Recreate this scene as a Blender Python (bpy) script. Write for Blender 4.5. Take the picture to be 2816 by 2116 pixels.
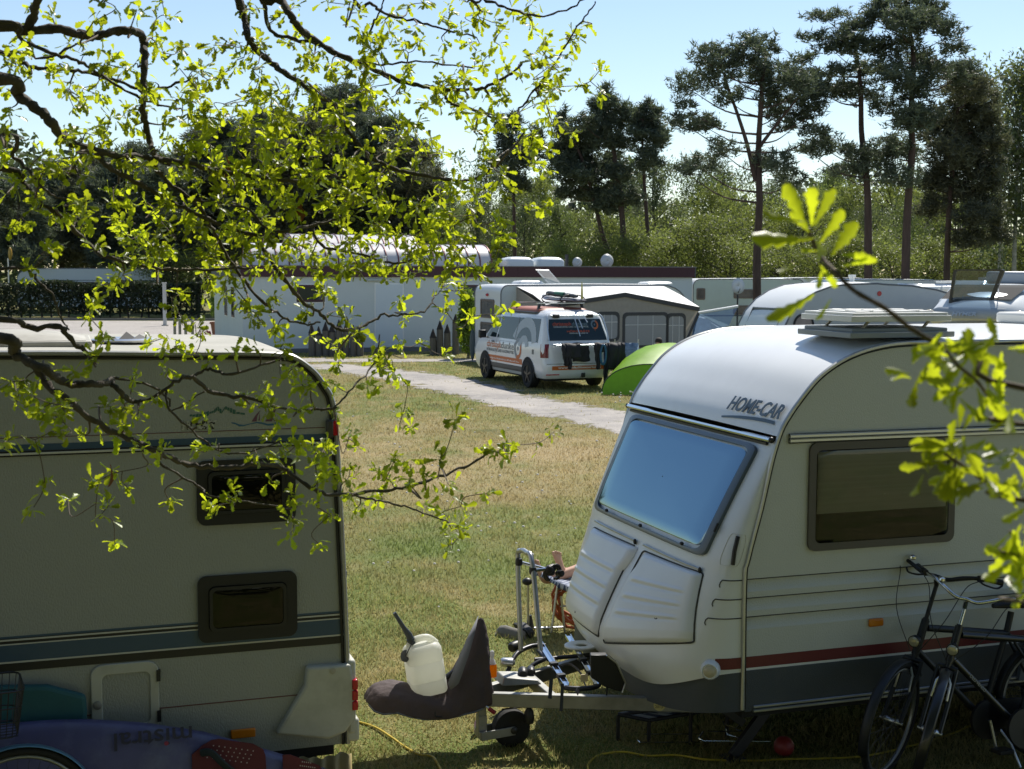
import bpy, math, random
import numpy as np
from mathutils import Vector, Matrix

for o in list(bpy.data.objects):
    bpy.data.objects.remove(o, do_unlink=True)
SC = bpy.context.scene
COL = SC.collection
rad = math.radians

# ------------------------------------------------------------------ camera
FPX, CX, CY, EYE = 3700.0, 1408.0, 1058.0, 2.94
_p = math.atan((1058 - 744) / FPX)
_r = rad(0.18)
FW = np.array([0, math.cos(_p), -math.sin(_p)])
_u0 = np.array([0, math.sin(_p), math.cos(_p)])
_r0 = np.array([1.0, 0, 0])
RT = _r0 * math.cos(_r) + _u0 * math.sin(_r)
UP = _u0 * math.cos(_r) - _r0 * math.sin(_r)
CAM = np.array([0, 0, EYE])
cd = bpy.data.cameras.new('camera')
cam = bpy.data.objects.new('camera', cd)
COL.objects.link(cam)
cam.matrix_world = Matrix(((RT[0], UP[0], -FW[0], 0), (RT[1], UP[1], -FW[1], 0), (RT[2], UP[2], -FW[2], EYE), (0, 0, 0, 1)))
cd.sensor_fit = 'HORIZONTAL'
cd.sensor_width = 36
cd.lens = FPX / 2816 * 36
cd.clip_start = 0.05
cd.clip_end = 2000
cd.dof.use_dof = True
cd.dof.focus_distance = 9.5
cd.dof.aperture_fstop = 9
SC.camera = cam

# ------------------------------------------------------------------ light
SUN_EL, SUN_AZ = rad(51), rad(22)          # azimuth: clockwise from +Y (ahead)
w = bpy.data.worlds.new('World')
SC.world = w
w.use_nodes = True
nt = w.node_tree
nt.nodes.clear()
sky = nt.nodes.new('ShaderNodeTexSky')
sky.sky_type = 'NISHITA'
sky.sun_disc = False
sky.sun_elevation = SUN_EL
sky.sun_rotation = SUN_AZ
sky.air_density = 1.0
sky.dust_density = 0.15
sky.ozone_density = 1.0
bg = nt.nodes.new('ShaderNodeBackground')
bg.inputs['Strength'].default_value = 0.10
wo = nt.nodes.new('ShaderNodeOutputWorld')
nt.links.new(sky.outputs[0], bg.inputs[0])
nt.links.new(bg.outputs[0], wo.inputs[0])
sl = bpy.data.lights.new('sun', 'SUN')
sl.energy = 4.8
sl.angle = rad(0.53)
sl.color = (1.0, 0.95, 0.86)
so = bpy.data.objects.new('sun', sl)
COL.objects.link(so)
_sd = Vector((math.sin(SUN_AZ) * math.cos(SUN_EL), math.cos(SUN_AZ) * math.cos(SUN_EL), math.sin(SUN_EL)))
so.rotation_euler = _sd.to_track_quat('Z', 'Y').to_euler()
so.location = (0, 0, 30)
SC.view_settings.view_transform = 'Standard'
SC.view_settings.look = 'None'
SC.view_settings.exposure = 0.42
SC.view_settings.gamma = 1.0
SC.cycles.max_bounces = 7
SC.cycles.transparent_max_bounces = 10

# ------------------------------------------------------------------ placing helpers (all in metres)
def ray(x, y):
    return FW + RT * ((x - CX) / FPX) - UP * ((y - CY) / FPX)
def at(x, y, d):                      # the point at ground distance d (along +Y) seen in direction x, y
    r = ray(x, y)
    return CAM + r * (d / r[1])
def ground(x, y, z=0.0):
    r = ray(x, y)
    return CAM + r * ((z - EYE) / r[2])
class Frame:
    def __init__(s, x, y, deg):
        a = rad(deg)
        s.x, s.y, s.a = x, y, a
        s.o = np.array([x, y, 0.0])
        s.u = np.array([math.cos(a), math.sin(a), 0])
        s.v = np.array([-math.sin(a), math.cos(a), 0])
    def loc(s, p):
        q = np.asarray(p) - s.o
        return (float(q @ s.u), float(q @ s.v), float(q[2]))
    def V(s, px, py, v=0.0):          # point of the plane local y = v
        r = ray(px, py)
        o = s.o + s.v * v
        return s.loc(CAM + r * (((o - CAM) @ s.v) / (r @ s.v)))
    def U(s, px, py, u=0.0):
        r = ray(px, py)
        o = s.o + s.u * u
        return s.loc(CAM + r * (((o - CAM) @ s.u) / (r @ s.u)))
    def Z(s, px, py, z=0.0):
        return s.loc(ground(px, py, z))
    def w(s, u, v, z):
        return s.o + s.u * u + s.v * v + np.array([0, 0, z])

# ------------------------------------------------------------------ materials
MATS = {}
def mat(name, col, rough=0.6, metal=0.0, bump=0.0, bscale=60.0, var=0.0, vscale=3.0, spec=0.5, coat=0.0, dirt=0.0, dscale=2.0, dcol=(0.09, 0.08, 0.06), stretch=(1, 1, 1), emit=None):
    """principled material with optional noise colour variation, dirt blotches and fine relief in object space"""
    if name in MATS:
        return MATS[name]
    m = bpy.data.materials.new(name)
    m.use_nodes = True
    t = m.node_tree
    b = t.nodes['Principled BSDF']
    b.inputs['Base Color'].default_value = (*col, 1)
    b.inputs['Roughness'].default_value = rough
    b.inputs['Metallic'].default_value = metal
    b.inputs['Specular IOR Level'].default_value = spec
    b.inputs['Coat Weight'].default_value = coat
    if emit:
        b.inputs['Emission Color'].default_value = (*col, 1)
        b.inputs['Emission Strength'].default_value = emit
    N, L = t.nodes.new, t.links.new
    src = None
    if var or bump or dirt:
        tc = N('ShaderNodeTexCoord')
        mp = N('ShaderNodeMapping')
        mp.inputs['Scale'].default_value = stretch
        L(tc.outputs['Object'], mp.inputs[0])
        co = mp.outputs[0]
    if var:
        n = N('ShaderNodeTexNoise')
        n.inputs['Scale'].default_value = vscale
        n.inputs['Detail'].default_value = 5
        L(co, n.inputs['Vector'])
        r = N('ShaderNodeMapRange')
        r.inputs[1].default_value = 0.25
        r.inputs[2].default_value = 0.75
        r.inputs[3].default_value = 1 - var
        r.inputs[4].default_value = 1 + var
        L(n.outputs[0], r.inputs[0])
        mx = N('ShaderNodeVectorMath')
        mx.operation = 'SCALE'
        mx.inputs[0].default_value = col
        L(r.outputs[0], mx.inputs['Scale'])
        src = mx.outputs[0]
        L(src, b.inputs['Base Color'])
    if dirt:
        n = N('ShaderNodeTexNoise')
        n.inputs['Scale'].default_value = dscale
        n.inputs['Detail'].default_value = 8
        n.inputs['Roughness'].default_value = 0.65
        L(co, n.inputs['Vector'])
        r = N('ShaderNodeMapRange')
        r.inputs[1].default_value = 0.48
        r.inputs[2].default_value = 0.78
        r.inputs[4].default_value = dirt
        L(n.outputs[0], r.inputs[0])
        mx = N('ShaderNodeMix')
        mx.data_type = 'RGBA'
        L(r.outputs[0], mx.inputs['Factor'])
        if src:
            L(src, mx.inputs['A'])
        else:
            mx.inputs['A'].default_value = (*col, 1)
        mx.inputs['B'].default_value = (*dcol, 1)
        L(mx.outputs['Result'], b.inputs['Base Color'])
    if bump:
        n = N('ShaderNodeTexNoise')
        n.inputs['Scale'].default_value = bscale
        n.inputs['Detail'].default_value = 3
        L(co, n.inputs['Vector'])
        bp = N('ShaderNodeBump')
        bp.inputs['Strength'].default_value = bump
        bp.inputs['Distance'].default_value = 0.01
        L(n.outputs[0], bp.inputs['Height'])
        L(bp.outputs[0], b.inputs['Normal'])
    MATS[name] = m
    return m

def glass(name, tint, refl=(1, 1, 1), base=0.06, rough=0.02):
    """thin tinted pane: see-through with fresnel reflection"""
    if name in MATS:
        return MATS[name]
    m = bpy.data.materials.new(name)
    m.use_nodes = True
    t = m.node_tree
    t.nodes.clear()
    N, L = t.nodes.new, t.links.new
    tr = N('ShaderNodeBsdfTransparent')
    tr.inputs[0].default_value = (*tint, 1)
    gl = N('ShaderNodeBsdfGlossy')
    gl.inputs['Color'].default_value = (*refl, 1)
    gl.inputs['Roughness'].default_value = rough
    fr = N('ShaderNodeFresnel')
    fr.inputs[0].default_value = 1.5
    ad = N('ShaderNodeMath')
    ad.operation = 'ADD'
    ad.use_clamp = True
    ad.inputs[1].default_value = base
    L(fr.outputs[0], ad.inputs[0])
    mx = N('ShaderNodeMixShader')
    L(ad.outputs[0], mx.inputs[0])
    L(tr.outputs[0], mx.inputs[1])
    L(gl.outputs[0], mx.inputs[2])
    o = N('ShaderNodeOutputMaterial')
    L(mx.outputs[0], o.inputs[0])
    MATS[name] = m
    return m

def leafmat(name, col, trans, tw=0.5, rough=0.45, var=0.35, spec=0.4, vs=9.0):
    """leaf: diffuse and gloss on the face, light shining through from behind"""
    if name in MATS:
        return MATS[name]
    m = bpy.data.materials.new(name)
    m.use_nodes = True
    t = m.node_tree
    b = t.nodes['Principled BSDF']
    b.inputs['Roughness'].default_value = rough
    b.inputs['Specular IOR Level'].default_value = spec
    N, L = t.nodes.new, t.links.new
    g = N('ShaderNodeNewGeometry')
    n = N('ShaderNodeTexNoise')
    n.inputs['Scale'].default_value = vs
    n.inputs['Detail'].default_value = 3
    L(g.outputs['Position'], n.inputs['Vector'])
    r = N('ShaderNodeMapRange')
    r.inputs[1].default_value = 0.3
    r.inputs[2].default_value = 0.7
    r.inputs[3].default_value = 1 - var
    r.inputs[4].default_value = 1 + var
    L(n.outputs[0], r.inputs[0])
    outs = []
    for c in (col, trans):
        mx = N('ShaderNodeVectorMath')
        mx.operation = 'SCALE'
        mx.inputs[0].default_value = c
        L(r.outputs[0], mx.inputs['Scale'])
        outs.append(mx.outputs[0])
    L(outs[0], b.inputs['Base Color'])
    tl = N('ShaderNodeBsdfTranslucent')
    L(outs[1], tl.inputs[0])
    ms = N('ShaderNodeMixShader')
    ms.inputs[0].default_value = tw
    L(b.outputs[0], ms.inputs[1])
    L(tl.outputs[0], ms.inputs[2])
    L(ms.outputs[0], t.nodes['Material Output'].inputs[0])
    MATS[name] = m
    return m

# ------------------------------------------------------------------ mesh helpers
def link(o, parent=None):
    COL.objects.link(o)
    if parent:
        o.parent = parent
    return o
def tag(o, label=None, cat=None, group=None, kind=None):
    if label: o['label'] = label
    if cat: o['category'] = cat
    if group: o['group'] = group
    if kind: o['kind'] = kind
    return o
def thing(name, label, cat, loc=(0, 0, 0), rz=0.0, group=None):
    o = bpy.data.objects.new(name, None)
    o.empty_display_size = 0.1
    COL.objects.link(o)
    o.location = loc
    o.rotation_euler = (0, 0, rz)
    return tag(o, label, cat, group)
def frame_thing(fr, name, label, cat, group=None):
    return thing(name, label, cat, (fr.x, fr.y, 0), fr.a, group)
def finish(me, m, smooth):
    ms = m if isinstance(m, (list, tuple)) else [m]
    for k in ms:
        me.materials.append(k)
    if smooth:
        me.shade_smooth()
        if smooth is not True:
            me.set_sharp_from_angle(angle=rad(smooth))
    return me
def copy_tree(o, parent=None):
    c = o.copy()
    COL.objects.link(c)
    c.parent = parent
    for ch in o.children:
        copy_tree(ch, c)
    return c

class MB:
    """collects shapes, builds ONE mesh object"""
    def __init__(s):
        s.v, s.f, s.m = [], [], []
    def add(s, vs, fs, mi=0):
        k = len(s.v)
        s.v.extend([tuple(map(float, p)) for p in vs])
        s.f.extend([tuple(i + k for i in f) for f in fs])
        s.m.extend([mi] * len(fs))
        return s
    def box(s, x0, x1, y0, y1, z0, z1, mi=0):
        v = [(x0, y0, z0), (x1, y0, z0), (x1, y1, z0), (x0, y1, z0), (x0, y0, z1), (x1, y0, z1), (x1, y1, z1), (x0, y1, z1)]
        return s.add(v, [(3, 2, 1, 0), (4, 5, 6, 7), (0, 1, 5, 4), (1, 2, 6, 5), (2, 3, 7, 6), (3, 0, 4, 7)], mi)
    def hexa(s, v8, mi=0):
        return s.add(v8, [(3, 2, 1, 0), (4, 5, 6, 7), (0, 1, 5, 4), (1, 2, 6, 5), (2, 3, 7, 6), (3, 0, 4, 7)], mi)
    def beam(s, a, b, w, h, up=(0, 0, 1), mi=0):
        a, b, up = Vector(a), Vector(b), Vector(up)
        d = (b - a).normalized()
        if abs(d.dot(up)) > 0.98:
            up = Vector((0, 1, 0))
        r = d.cross(up).normalized() * (w / 2)
        t = r.cross(d).normalized() * (h / 2)
        v = []
        for p in (a, b):
            v += [p - r - t, p + r - t, p + r + t, p - r + t]
        return s.add(v, [(0, 1, 2, 3), (7, 6, 5, 4), (4, 5, 1, 0), (5, 6, 2, 1), (6, 7, 3, 2), (7, 4, 0, 3)], mi)
    def tube(s, pts, r, n=8, closed=False, cap=True, mi=0, flat=1.0):
        P = [Vector(p) for p in pts]
        K = len(P)
        R = list(r) if hasattr(r, '__len__') else [r] * K
        nrm = None
        vs = []
        for i in range(K):
            if closed:
                d = P[(i + 1) % K] - P[i - 1]
            else:
                d = P[min(i + 1, K - 1)] - P[max(i - 1, 0)]
            if d.length < 1e-9:
                d = Vector((0, 0, 1))
            d.normalize()
            if nrm is None:
                a = Vector((0, 0, 1)) if abs(d.z) < 0.9 else Vector((1, 0, 0))
                nrm = (a - d * a.dot(d)).normalized()
            else:
                q = nrm - d * nrm.dot(d)
                if q.length > 1e-6:
                    nrm = q.normalized()
            bn = d.cross(nrm)
            for k in range(n):
                t = 2 * math.pi * k / n
                vs.append(P[i] + (nrm * math.cos(t) + bn * math.sin(t) * flat) * R[i])
        fs = []
        for i in range(K if closed else K - 1):
            j = (i + 1) % K
            for k in range(n):
                l = (k + 1) % n
                fs.append((i * n + k, i * n + l, j * n + l, j * n + k))
        if cap and not closed:
            fs.append(tuple(range(n))[::-1])
            fs.append(tuple((K - 1) * n + k for k in range(n)))
        return s.add(vs, fs, mi)
    def lathe(s, prof, n=24, o=(0, 0, 0), ax=(0, 0, 1), mi=0, cap=True):
        """prof: (radius, height) along axis ax from o"""
        ax = Vector(ax).normalized()
        a = Vector((1, 0, 0)) if abs(ax.x) < 0.9 else Vector((0, 1, 0))
        e1 = (a - ax * a.dot(ax)).normalized()
        e2 = ax.cross(e1)
        o = Vector(o)
        vs = []
        for (r, h) in prof:
            for k in range(n):
                t = 2 * math.pi * k / n
                vs.append(o + ax * h + (e1 * math.cos(t) + e2 * math.sin(t)) * r)
        fs = []
        for i in range(len(prof) - 1):
            for k in range(n):
                l = (k + 1) % n
                fs.append((i * n + k, i * n + l, (i + 1) * n + l, (i + 1) * n + k))
        if cap:
            fs.append(tuple(range(n))[::-1])
            fs.append(tuple((len(prof) - 1) * n + k for k in range(n)))
        return s.add(vs, fs, mi)
    def grid(s, pts, mi=0, wrap=False, flip=False):
        """pts[i][j] -> quads"""
        R, Cn = len(pts), len(pts[0])
        vs = [p for row in pts for p in row]
        fs = []
        for i in range(R - 1):
            for j in range(Cn if wrap else Cn - 1):
                l = (j + 1) % Cn
                q = (i * Cn + j, i * Cn + l, (i + 1) * Cn + l, (i + 1) * Cn + j)
                fs.append(q[::-1] if flip else q)
        return s.add(vs, fs, mi)
    def prism(s, poly, f0, f1, mi=0, side=True):
        """poly: list of 2-d points; f0 / f1 map a 2-d point to the 3-d near / far face"""
        n = len(poly)
        vs = [f0(*p) for p in poly] + [f1(*p) for p in poly]
        fs = [tuple(range(n)), tuple(range(2 * n - 1, n - 1, -1))]
        if side:
            fs += [(i, i + n, (i + 1) % n + n, (i + 1) % n) for i in range(n)]
        return s.add(vs, fs, mi)
    def ring(s, outer, inner, f0, f1, mi=0):
        """frame between two loops with the same number of points"""
        n = len(outer)
        vs = [f0(*p) for p in outer] + [f0(*p) for p in inner] + [f1(*p) for p in outer] + [f1(*p) for p in inner]
        fs = []
        for i in range(n):
            j = (i + 1) % n
            fs += [(i, j, n + j, n + i), (2 * n + i, 3 * n + i, 3 * n + j, 2 * n + j), (i, 2 * n + i, 2 * n + j, j), (n + i, n + j, 3 * n + j, 3 * n + i)]
        return s.add(vs, fs, mi)
    def ball(s, c, r, n=12, m=8, sc=(1, 1, 1), mi=0):
        rows = []
        for i in range(m + 1):
            ph = math.pi * i / m - math.pi / 2
            rr = max(math.cos(ph), 1e-3)
            rows.append([(c[0] + r * sc[0] * rr * math.cos(2 * math.pi * k / n), c[1] + r * sc[1] * rr * math.sin(2 * math.pi * k / n), c[2] + r * sc[2] * math.sin(ph)) for k in range(n)])
        return s.grid(rows, mi, wrap=True)
    def build(s, name, m, parent=None, smooth=35, bevel=0.0, seg=2):
        me = bpy.data.meshes.new(name)
        me.from_pydata(s.v, [], s.f)
        if any(s.m):
            me.polygons.foreach_set('material_index', s.m)
        me.validate()
        finish(me, m, smooth)
        o = link(bpy.data.objects.new(name, me), parent)
        if bevel:
            b = o.modifiers.new('bevel', 'BEVEL')
            b.width = bevel
            b.segments = seg
            b.limit_method = 'ANGLE'
            b.angle_limit = rad(40)
        return o

def rrect(x0, x1, z0, z1, r, n=5):
    p = []
    for (cx, cz, a0) in ((x1 - r, z1 - r, 0), (x0 + r, z1 - r, 90), (x0 + r, z0 + r, 180), (x1 - r, z0 + r, 270)):
        for k in range(n + 1):
            a = rad(a0 + 90 * k / n)
            p.append((cx + r * math.cos(a), cz + r * math.sin(a)))
    return p
def quadloop(c4, r, n=5):
    """rounded loop inside four 2-d corners, by bilinear map of a rounded unit square"""
    (ax, az), (bx, bz), (cx, cz), (dx, dz) = c4          # bl, br, tr, tl
    out = []
    for (s, t) in rrect(0, 1, 0, 1, r, n):
        out.append(((1 - s) * (1 - t) * ax + s * (1 - t) * bx + s * t * cx + (1 - s) * t * dx, (1 - s) * (1 - t) * az + s * (1 - t) * bz + s * t * cz + (1 - s) * t * dz))
    return out
def spline(pts, n=6):
    """Catmull-Rom through points of any dimension"""
    P = [np.array(p, float) for p in pts]
    P = [2 * P[0] - P[1]] + P + [2 * P[-1] - P[-2]]
    out = []
    for i in range(1, len(P) - 2):
        for k in range(n):
            t = k / n
            out.append(0.5 * (2 * P[i] + (P[i + 1] - P[i - 1]) * t + (2 * P[i - 1] - 5 * P[i] + 4 * P[i + 1] - P[i + 2]) * t * t + (3 * P[i] - P[i - 1] - 3 * P[i + 1] + P[i + 2]) * t ** 3))
    out.append(P[-2])
    return out
def text(body, size, m, parent, o, ux, uy, name='lettering', extrude=0.001, bold=0.0, xs=1.0, shear=0.0, align='LEFT', space=1.0):
    """raised lettering: o = start of the base line, ux / uy = directions of writing and of the letters' height"""
    c = bpy.data.curves.new(name, 'FONT')
    c.body = body
    c.size = size
    c.extrude = extrude
    c.offset = bold
    c.shear = shear
    c.align_x = align
    c.space_character = space
    c.resolution_u = 3
    t = bpy.data.objects.new(name, c)
    COL.objects.link(t)
    dg = bpy.context.evaluated_depsgraph_get()
    me = bpy.data.meshes.new_from_object(t.evaluated_get(dg))
    bpy.data.objects.remove(t, do_unlink=True)
    bpy.data.curves.remove(c)
    ux, uy = Vector(ux).normalized(), Vector(uy).normalized()
    nz = ux.cross(uy)
    M = Matrix(((ux.x * xs, uy.x, nz.x, o[0]), (ux.y * xs, uy.y, nz.y, o[1]), (ux.z * xs, uy.z, nz.z, o[2]), (0, 0, 0, 1)))
    me.transform(M)
    me.materials.clear()
    me.materials.append(m)
    me.name = name
    return link(bpy.data.objects.new(name, me), parent)
def tri_mesh(name, V, Fc, m, parent=None, smooth=False):
    """numpy mesh: V (n,3), Fc (k,3 or 4)"""
    V = np.ascontiguousarray(V, np.float32)
    Fc = np.ascontiguousarray(Fc, np.int32)
    k, q = Fc.shape
    me = bpy.data.meshes.new(name)
    me.vertices.add(len(V))
    me.vertices.foreach_set('co', V.ravel())
    me.loops.add(k * q)
    me.loops.foreach_set('vertex_index', Fc.ravel())
    me.polygons.add(k)
    me.polygons.foreach_set('loop_start', np.arange(0, k * q, q, dtype=np.int32))
    me.update(calc_edges=True)
    finish(me, m, smooth)
    return link(bpy.data.objects.new(name, me), parent)

# shared materials
def base_mats():
    mat('black_plastic', (0.012, 0.012, 0.013), 0.45)
    mat('rubber', (0.012, 0.012, 0.012), 0.8, bump=0.2, bscale=90)
    mat('chrome', (0.75, 0.76, 0.78), 0.12, 1.0)
    mat('alu', (0.55, 0.56, 0.58), 0.32, 1.0)
    mat('dark_steel', (0.05, 0.05, 0.055), 0.4, 0.7)
    mat('galvanised', (0.3, 0.3, 0.28), 0.55, 0.6, var=0.2, vscale=8, dirt=0.5, dscale=6)
    mat('white_paint', (0.78, 0.79, 0.78), 0.3, var=0.03)
    mat('white_plastic', (0.74, 0.75, 0.72), 0.4, dirt=0.12, dscale=3)
    mat('amber', (0.6, 0.19, 0.01), 0.2)
    mat('red_lens', (0.45, 0.01, 0.02), 0.15)
    mat('interior', (0.02, 0.02, 0.02), 0.9)
    glass('glass_dark', (0.16, 0.15, 0.14), (.7, .7, .7), 0.0)
    glass('glass_smoke', (0.74, 0.73, 0.68), (.8, .85, .9), 0.0)
    glass('glass_clear', (0.75, 0.8, 0.82))
base_mats()
M = MATS
# ------------------------------------------------------------------ ground
rng = np.random.default_rng(7)
def grass_material(name, blades):
    m = bpy.data.materials.new(name)
    m.use_nodes = True
    t = m.node_tree
    b = t.nodes['Principled BSDF']
    b.inputs['Roughness'].default_value = 0.85
    b.inputs['Specular IOR Level'].default_value = 0.15
    N, L = t.nodes.new, t.links.new
    g = N('ShaderNodeNewGeometry')
    sep = N('ShaderNodeMapping')
    sep.inputs['Scale'].default_value = (1, 0.8, 0)
    L(g.outputs['Position'], sep.inputs[0])
    def noise(sc, det, lo, hi, rough=0.6):
        n = N('ShaderNodeTexNoise')
        n.inputs['Scale'].default_value = sc
        n.inputs['Detail'].default_value = det
        n.inputs['Roughness'].default_value = rough
        L(sep.outputs[0], n.inputs['Vector'])
        r = N('ShaderNodeMapRange')
        r.interpolation_type = 'SMOOTHSTEP'
        r.inputs[1].default_value = lo
        r.inputs[2].default_value = hi
        L(n.outputs[0], r.inputs[0])
        return r.outputs[0]
    def mix(f, a, c):
        x = N('ShaderNodeMix')
        x.data_type = 'RGBA'
        L(f, x.inputs['Factor'])
        for k, v in (('A', a), ('B', c)):
            if isinstance(v, tuple):
                x.inputs[k].default_value = (*v, 1)
            else:
                L(v, x.inputs[k])
        return x.outputs['Result']
    k = 1.6 if blades else 1.3
    straw = (0.28 * k, 0.225 * k, 0.105 * k)
    dry = (0.19 * k, 0.165 * k, 0.065 * k)
    green = (0.105 * k, 0.145 * k, 0.03 * k)
    dark = (0.06, 0.085, 0.02)
    c = mix(noise(0.34, 6, 0.42, 0.60, 0.65), green, dry)
    c = mix(noise(1.7, 6, 0.47, 0.68, 0.7), c, straw)
    c = mix(noise(0.8, 4, 0.57, 0.72), c, dark)
    c = mix(noise(45, 3, 0.35, 0.75), c, mix(noise(90, 2, 0.4, 0.6), straw, dark)) if not blades else mix(noise(140, 2, 0.3, 0.7), c, straw)
    # worn tan sward near the track, lusher strip closer by
    xyz = N('ShaderNodeSeparateXYZ')
    L(g.outputs['Position'], xyz.inputs[0])
    def band(y0, hw_, ns, col, c):
        s1 = N('ShaderNodeMath'); s1.operation = 'SUBTRACT'; s1.inputs[1].default_value = y0
        L(xyz.outputs['Y'], s1.inputs[0])
        s2 = N('ShaderNodeMath'); s2.operation = 'ABSOLUTE'
        L(s1.outputs[0], s2.inputs[0])
        s3 = N('ShaderNodeMapRange'); s3.interpolation_type = 'SMOOTHSTEP'
        s3.inputs[1].default_value = 0; s3.inputs[2].default_value = hw_; s3.inputs[3].default_value = 1; s3.inputs[4].default_value = 0
        L(s2.outputs[0], s3.inputs[0])
        s4 = N('ShaderNodeMath'); s4.operation = 'MULTIPLY'
        L(s3.outputs[0], s4.inputs[0]); L(ns, s4.inputs[1])
        return mix(s4.outputs[0], c, col)
    c = band(21, 7.5, noise(0.45, 7, .30, .62, .7), (0.30 * k, 0.235 * k, 0.125 * k), c)
    c = band(13.6, 5.0, noise(0.6, 6, .34, .7, .65), (0.115 * k, 0.15 * k, 0.042 * k), c)
    # bare sandy soil here and there
    c = mix(noise(0.55, 7, 0.645, 0.74, 0.7), c, (0.30, 0.245, 0.17))
    L(c, b.inputs['Base Color'])
    if blades:
        tl = N('ShaderNodeBsdfTranslucent')
        L(c, tl.inputs[0])
        ms = N('ShaderNodeMixShader')
        ms.inputs[0].default_value = 0.55
        L(b.outputs[0], ms.inputs[1])
        L(tl.outputs[0], ms.inputs[2])
        L(ms.outputs[0], t.nodes['Material Output'].inputs[0])
    else:
        n = N('ShaderNodeTexNoise')
        n.inputs['Scale'].default_value = 55
        n.inputs['Detail'].default_value = 6
        L(g.outputs['Position'], n.inputs['Vector'])
        bp = N('ShaderNodeBump')
        bp.inputs['Strength'].default_value = 0.9
        bp.inputs['Distance'].default_value = 0.04
        L(n.outputs[0], bp.inputs['Height'])
        L(bp.outputs[0], b.inputs['Normal'])
    return m
GM = grass_material('lawn', False)
BM = grass_material('grass_blades', True)
gm = MB()
gx = [-900, -300, -100, -50, -25, -10, 0, 10, 25, 50, 100, 300, 900]
gy = [-300, -60, -10, 0, 8, 16, 24, 32, 40, 60, 90, 150, 300, 700, 1600]
gm.grid([[(x, y, 0) for x in gx] for y in gy])
ob = gm.build('ground', GM, smooth=False)
tag(ob, kind='structure')

def gravel(name, c1, c2, c3):
    m = bpy.data.materials.new(name)
    m.use_nodes = True
    t = m.node_tree
    b = t.nodes['Principled BSDF']
    b.inputs['Roughness'].default_value = 0.9
    N, L = t.nodes.new, t.links.new
    g = N('ShaderNodeNewGeometry')
    prev = None
    for (sc, det, lo, hi, col) in ((0.5, 6, 0.4, 0.62, c2), (3.0, 6, 0.5, 0.7, c3), (60, 3, 0.5, 0.72, (c1[0] * 0.45, c1[1] * 0.45, c1[2] * 0.45)), (0.9, 8, 0.60, 0.68, (0.16, 0.15, 0.06))):
        n = N('ShaderNodeTexNoise')
        n.inputs['Scale'].default_value = sc
        n.inputs['Detail'].default_value = det
        n.inputs['Roughness'].default_value = 0.65
        L(g.outputs['Position'], n.inputs['Vector'])
        r = N('ShaderNodeMapRange')
        r.inputs[1].default_value = lo
        r.inputs[2].default_value = hi
        L(n.outputs[0], r.inputs[0])
        x = N('ShaderNodeMix')
        x.data_type = 'RGBA'
        L(r.outputs[0], x.inputs['Factor'])
        if prev:
            L(prev, x.inputs['A'])
        else:
            x.inputs['A'].default_value = (*c1, 1)
        x.inputs['B'].default_value = (*col, 1)
        prev = x.outputs['Result']
    L(prev, b.inputs['Base Color'])
    at_ = N('ShaderNodeAttribute')
    at_.attribute_name = 'edge'
    n = N('ShaderNodeTexNoise')
    n.inputs['Scale'].default_value = 1.6
    n.inputs['Detail'].default_value = 9
    n.inputs['Roughness'].default_value = 0.7
    L(g.outputs['Position'], n.inputs['Vector'])
    ma = N('ShaderNodeMath')
    ma.operation = 'MULTIPLY_ADD'
    ma.inputs[1].default_value = 2.6
    L(n.outputs[0], ma.inputs[0])
    ma.inputs[2].default_value = -1.3
    ad = N('ShaderNodeMath')
    ad.operation = 'MULTIPLY_ADD'
    L(at_.outputs['Fac'], ad.inputs[0])
    ad.inputs[1].default_value = 1.2
    L(ma.outputs[0], ad.inputs[2])
    al = N('ShaderNodeMapRange')
    al.inputs[1].default_value = 0.22
    al.inputs[2].default_value = 0.46
    L(ad.outputs[0], al.inputs[0])
    L(al.outputs[0], b.inputs['Alpha'])
    n = N('ShaderNodeTexNoise')
    n.inputs['Scale'].default_value = 30
    n.inputs['Detail'].default_value = 5
    L(g.outputs['Position'], n.inputs['Vector'])
    bp = N('ShaderNodeBump')
    bp.inputs['Strength'].default_value = 0.6
    bp.inputs['Distance'].default_value = 0.03
    L(n.outputs[0], bp.inputs['Height'])
    L(bp.outputs[0], b.inputs['Normal'])
    return m
GRV = gravel('gravel', (0.40, 0.365, 0.33), (0.27, 0.25, 0.235), (0.44, 0.40, 0.345))

def strip(name, upper, lower, z, m, n=14, amp=0.25):
    a = [ground(*p)[:2] for p in upper]
    b = [ground(*p)[:2] for p in lower]
    a, b = np.array(spline(a, n)), np.array(spline(b, n))
    def rag(c):
        k = np.arange(len(c))
        s = sum(np.sin(k * f + ph) * w for f, ph, w in ((0.31, 1.0, 0.4), (0.83, 2.2, 0.3), (1.7, 0.4, 0.3), (2.9, 4.0, 0.25)))
        s = s + rng.normal(0, 0.25, len(c))
        c = c.copy()
        c[:, 1] += s * amp * (c[:, 1] / 40)
        return c
    a, b = rag(a), rag(b)
    mb = MB()
    TT = (0, .12, .25, .37, .5, .63, .75, .88, 1)
    mb.grid([[(*(q + (p - q) * t), z) for t in TT] for p, q in zip(a, b)])
    o = mb.build(name, m, smooth=False)
    ea = o.data.attributes.new('edge', 'FLOAT', 'POINT')
    ea.data.foreach_set('value', [min(t, 1 - t) * 2 for _ in a for t in TT])
    c = (a + b) / 2
    a, b = c + (a - c) * .72, c + (b - c) * .72
    tag(o, kind='structure')
    return np.vstack([a, b[::-1]])
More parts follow.
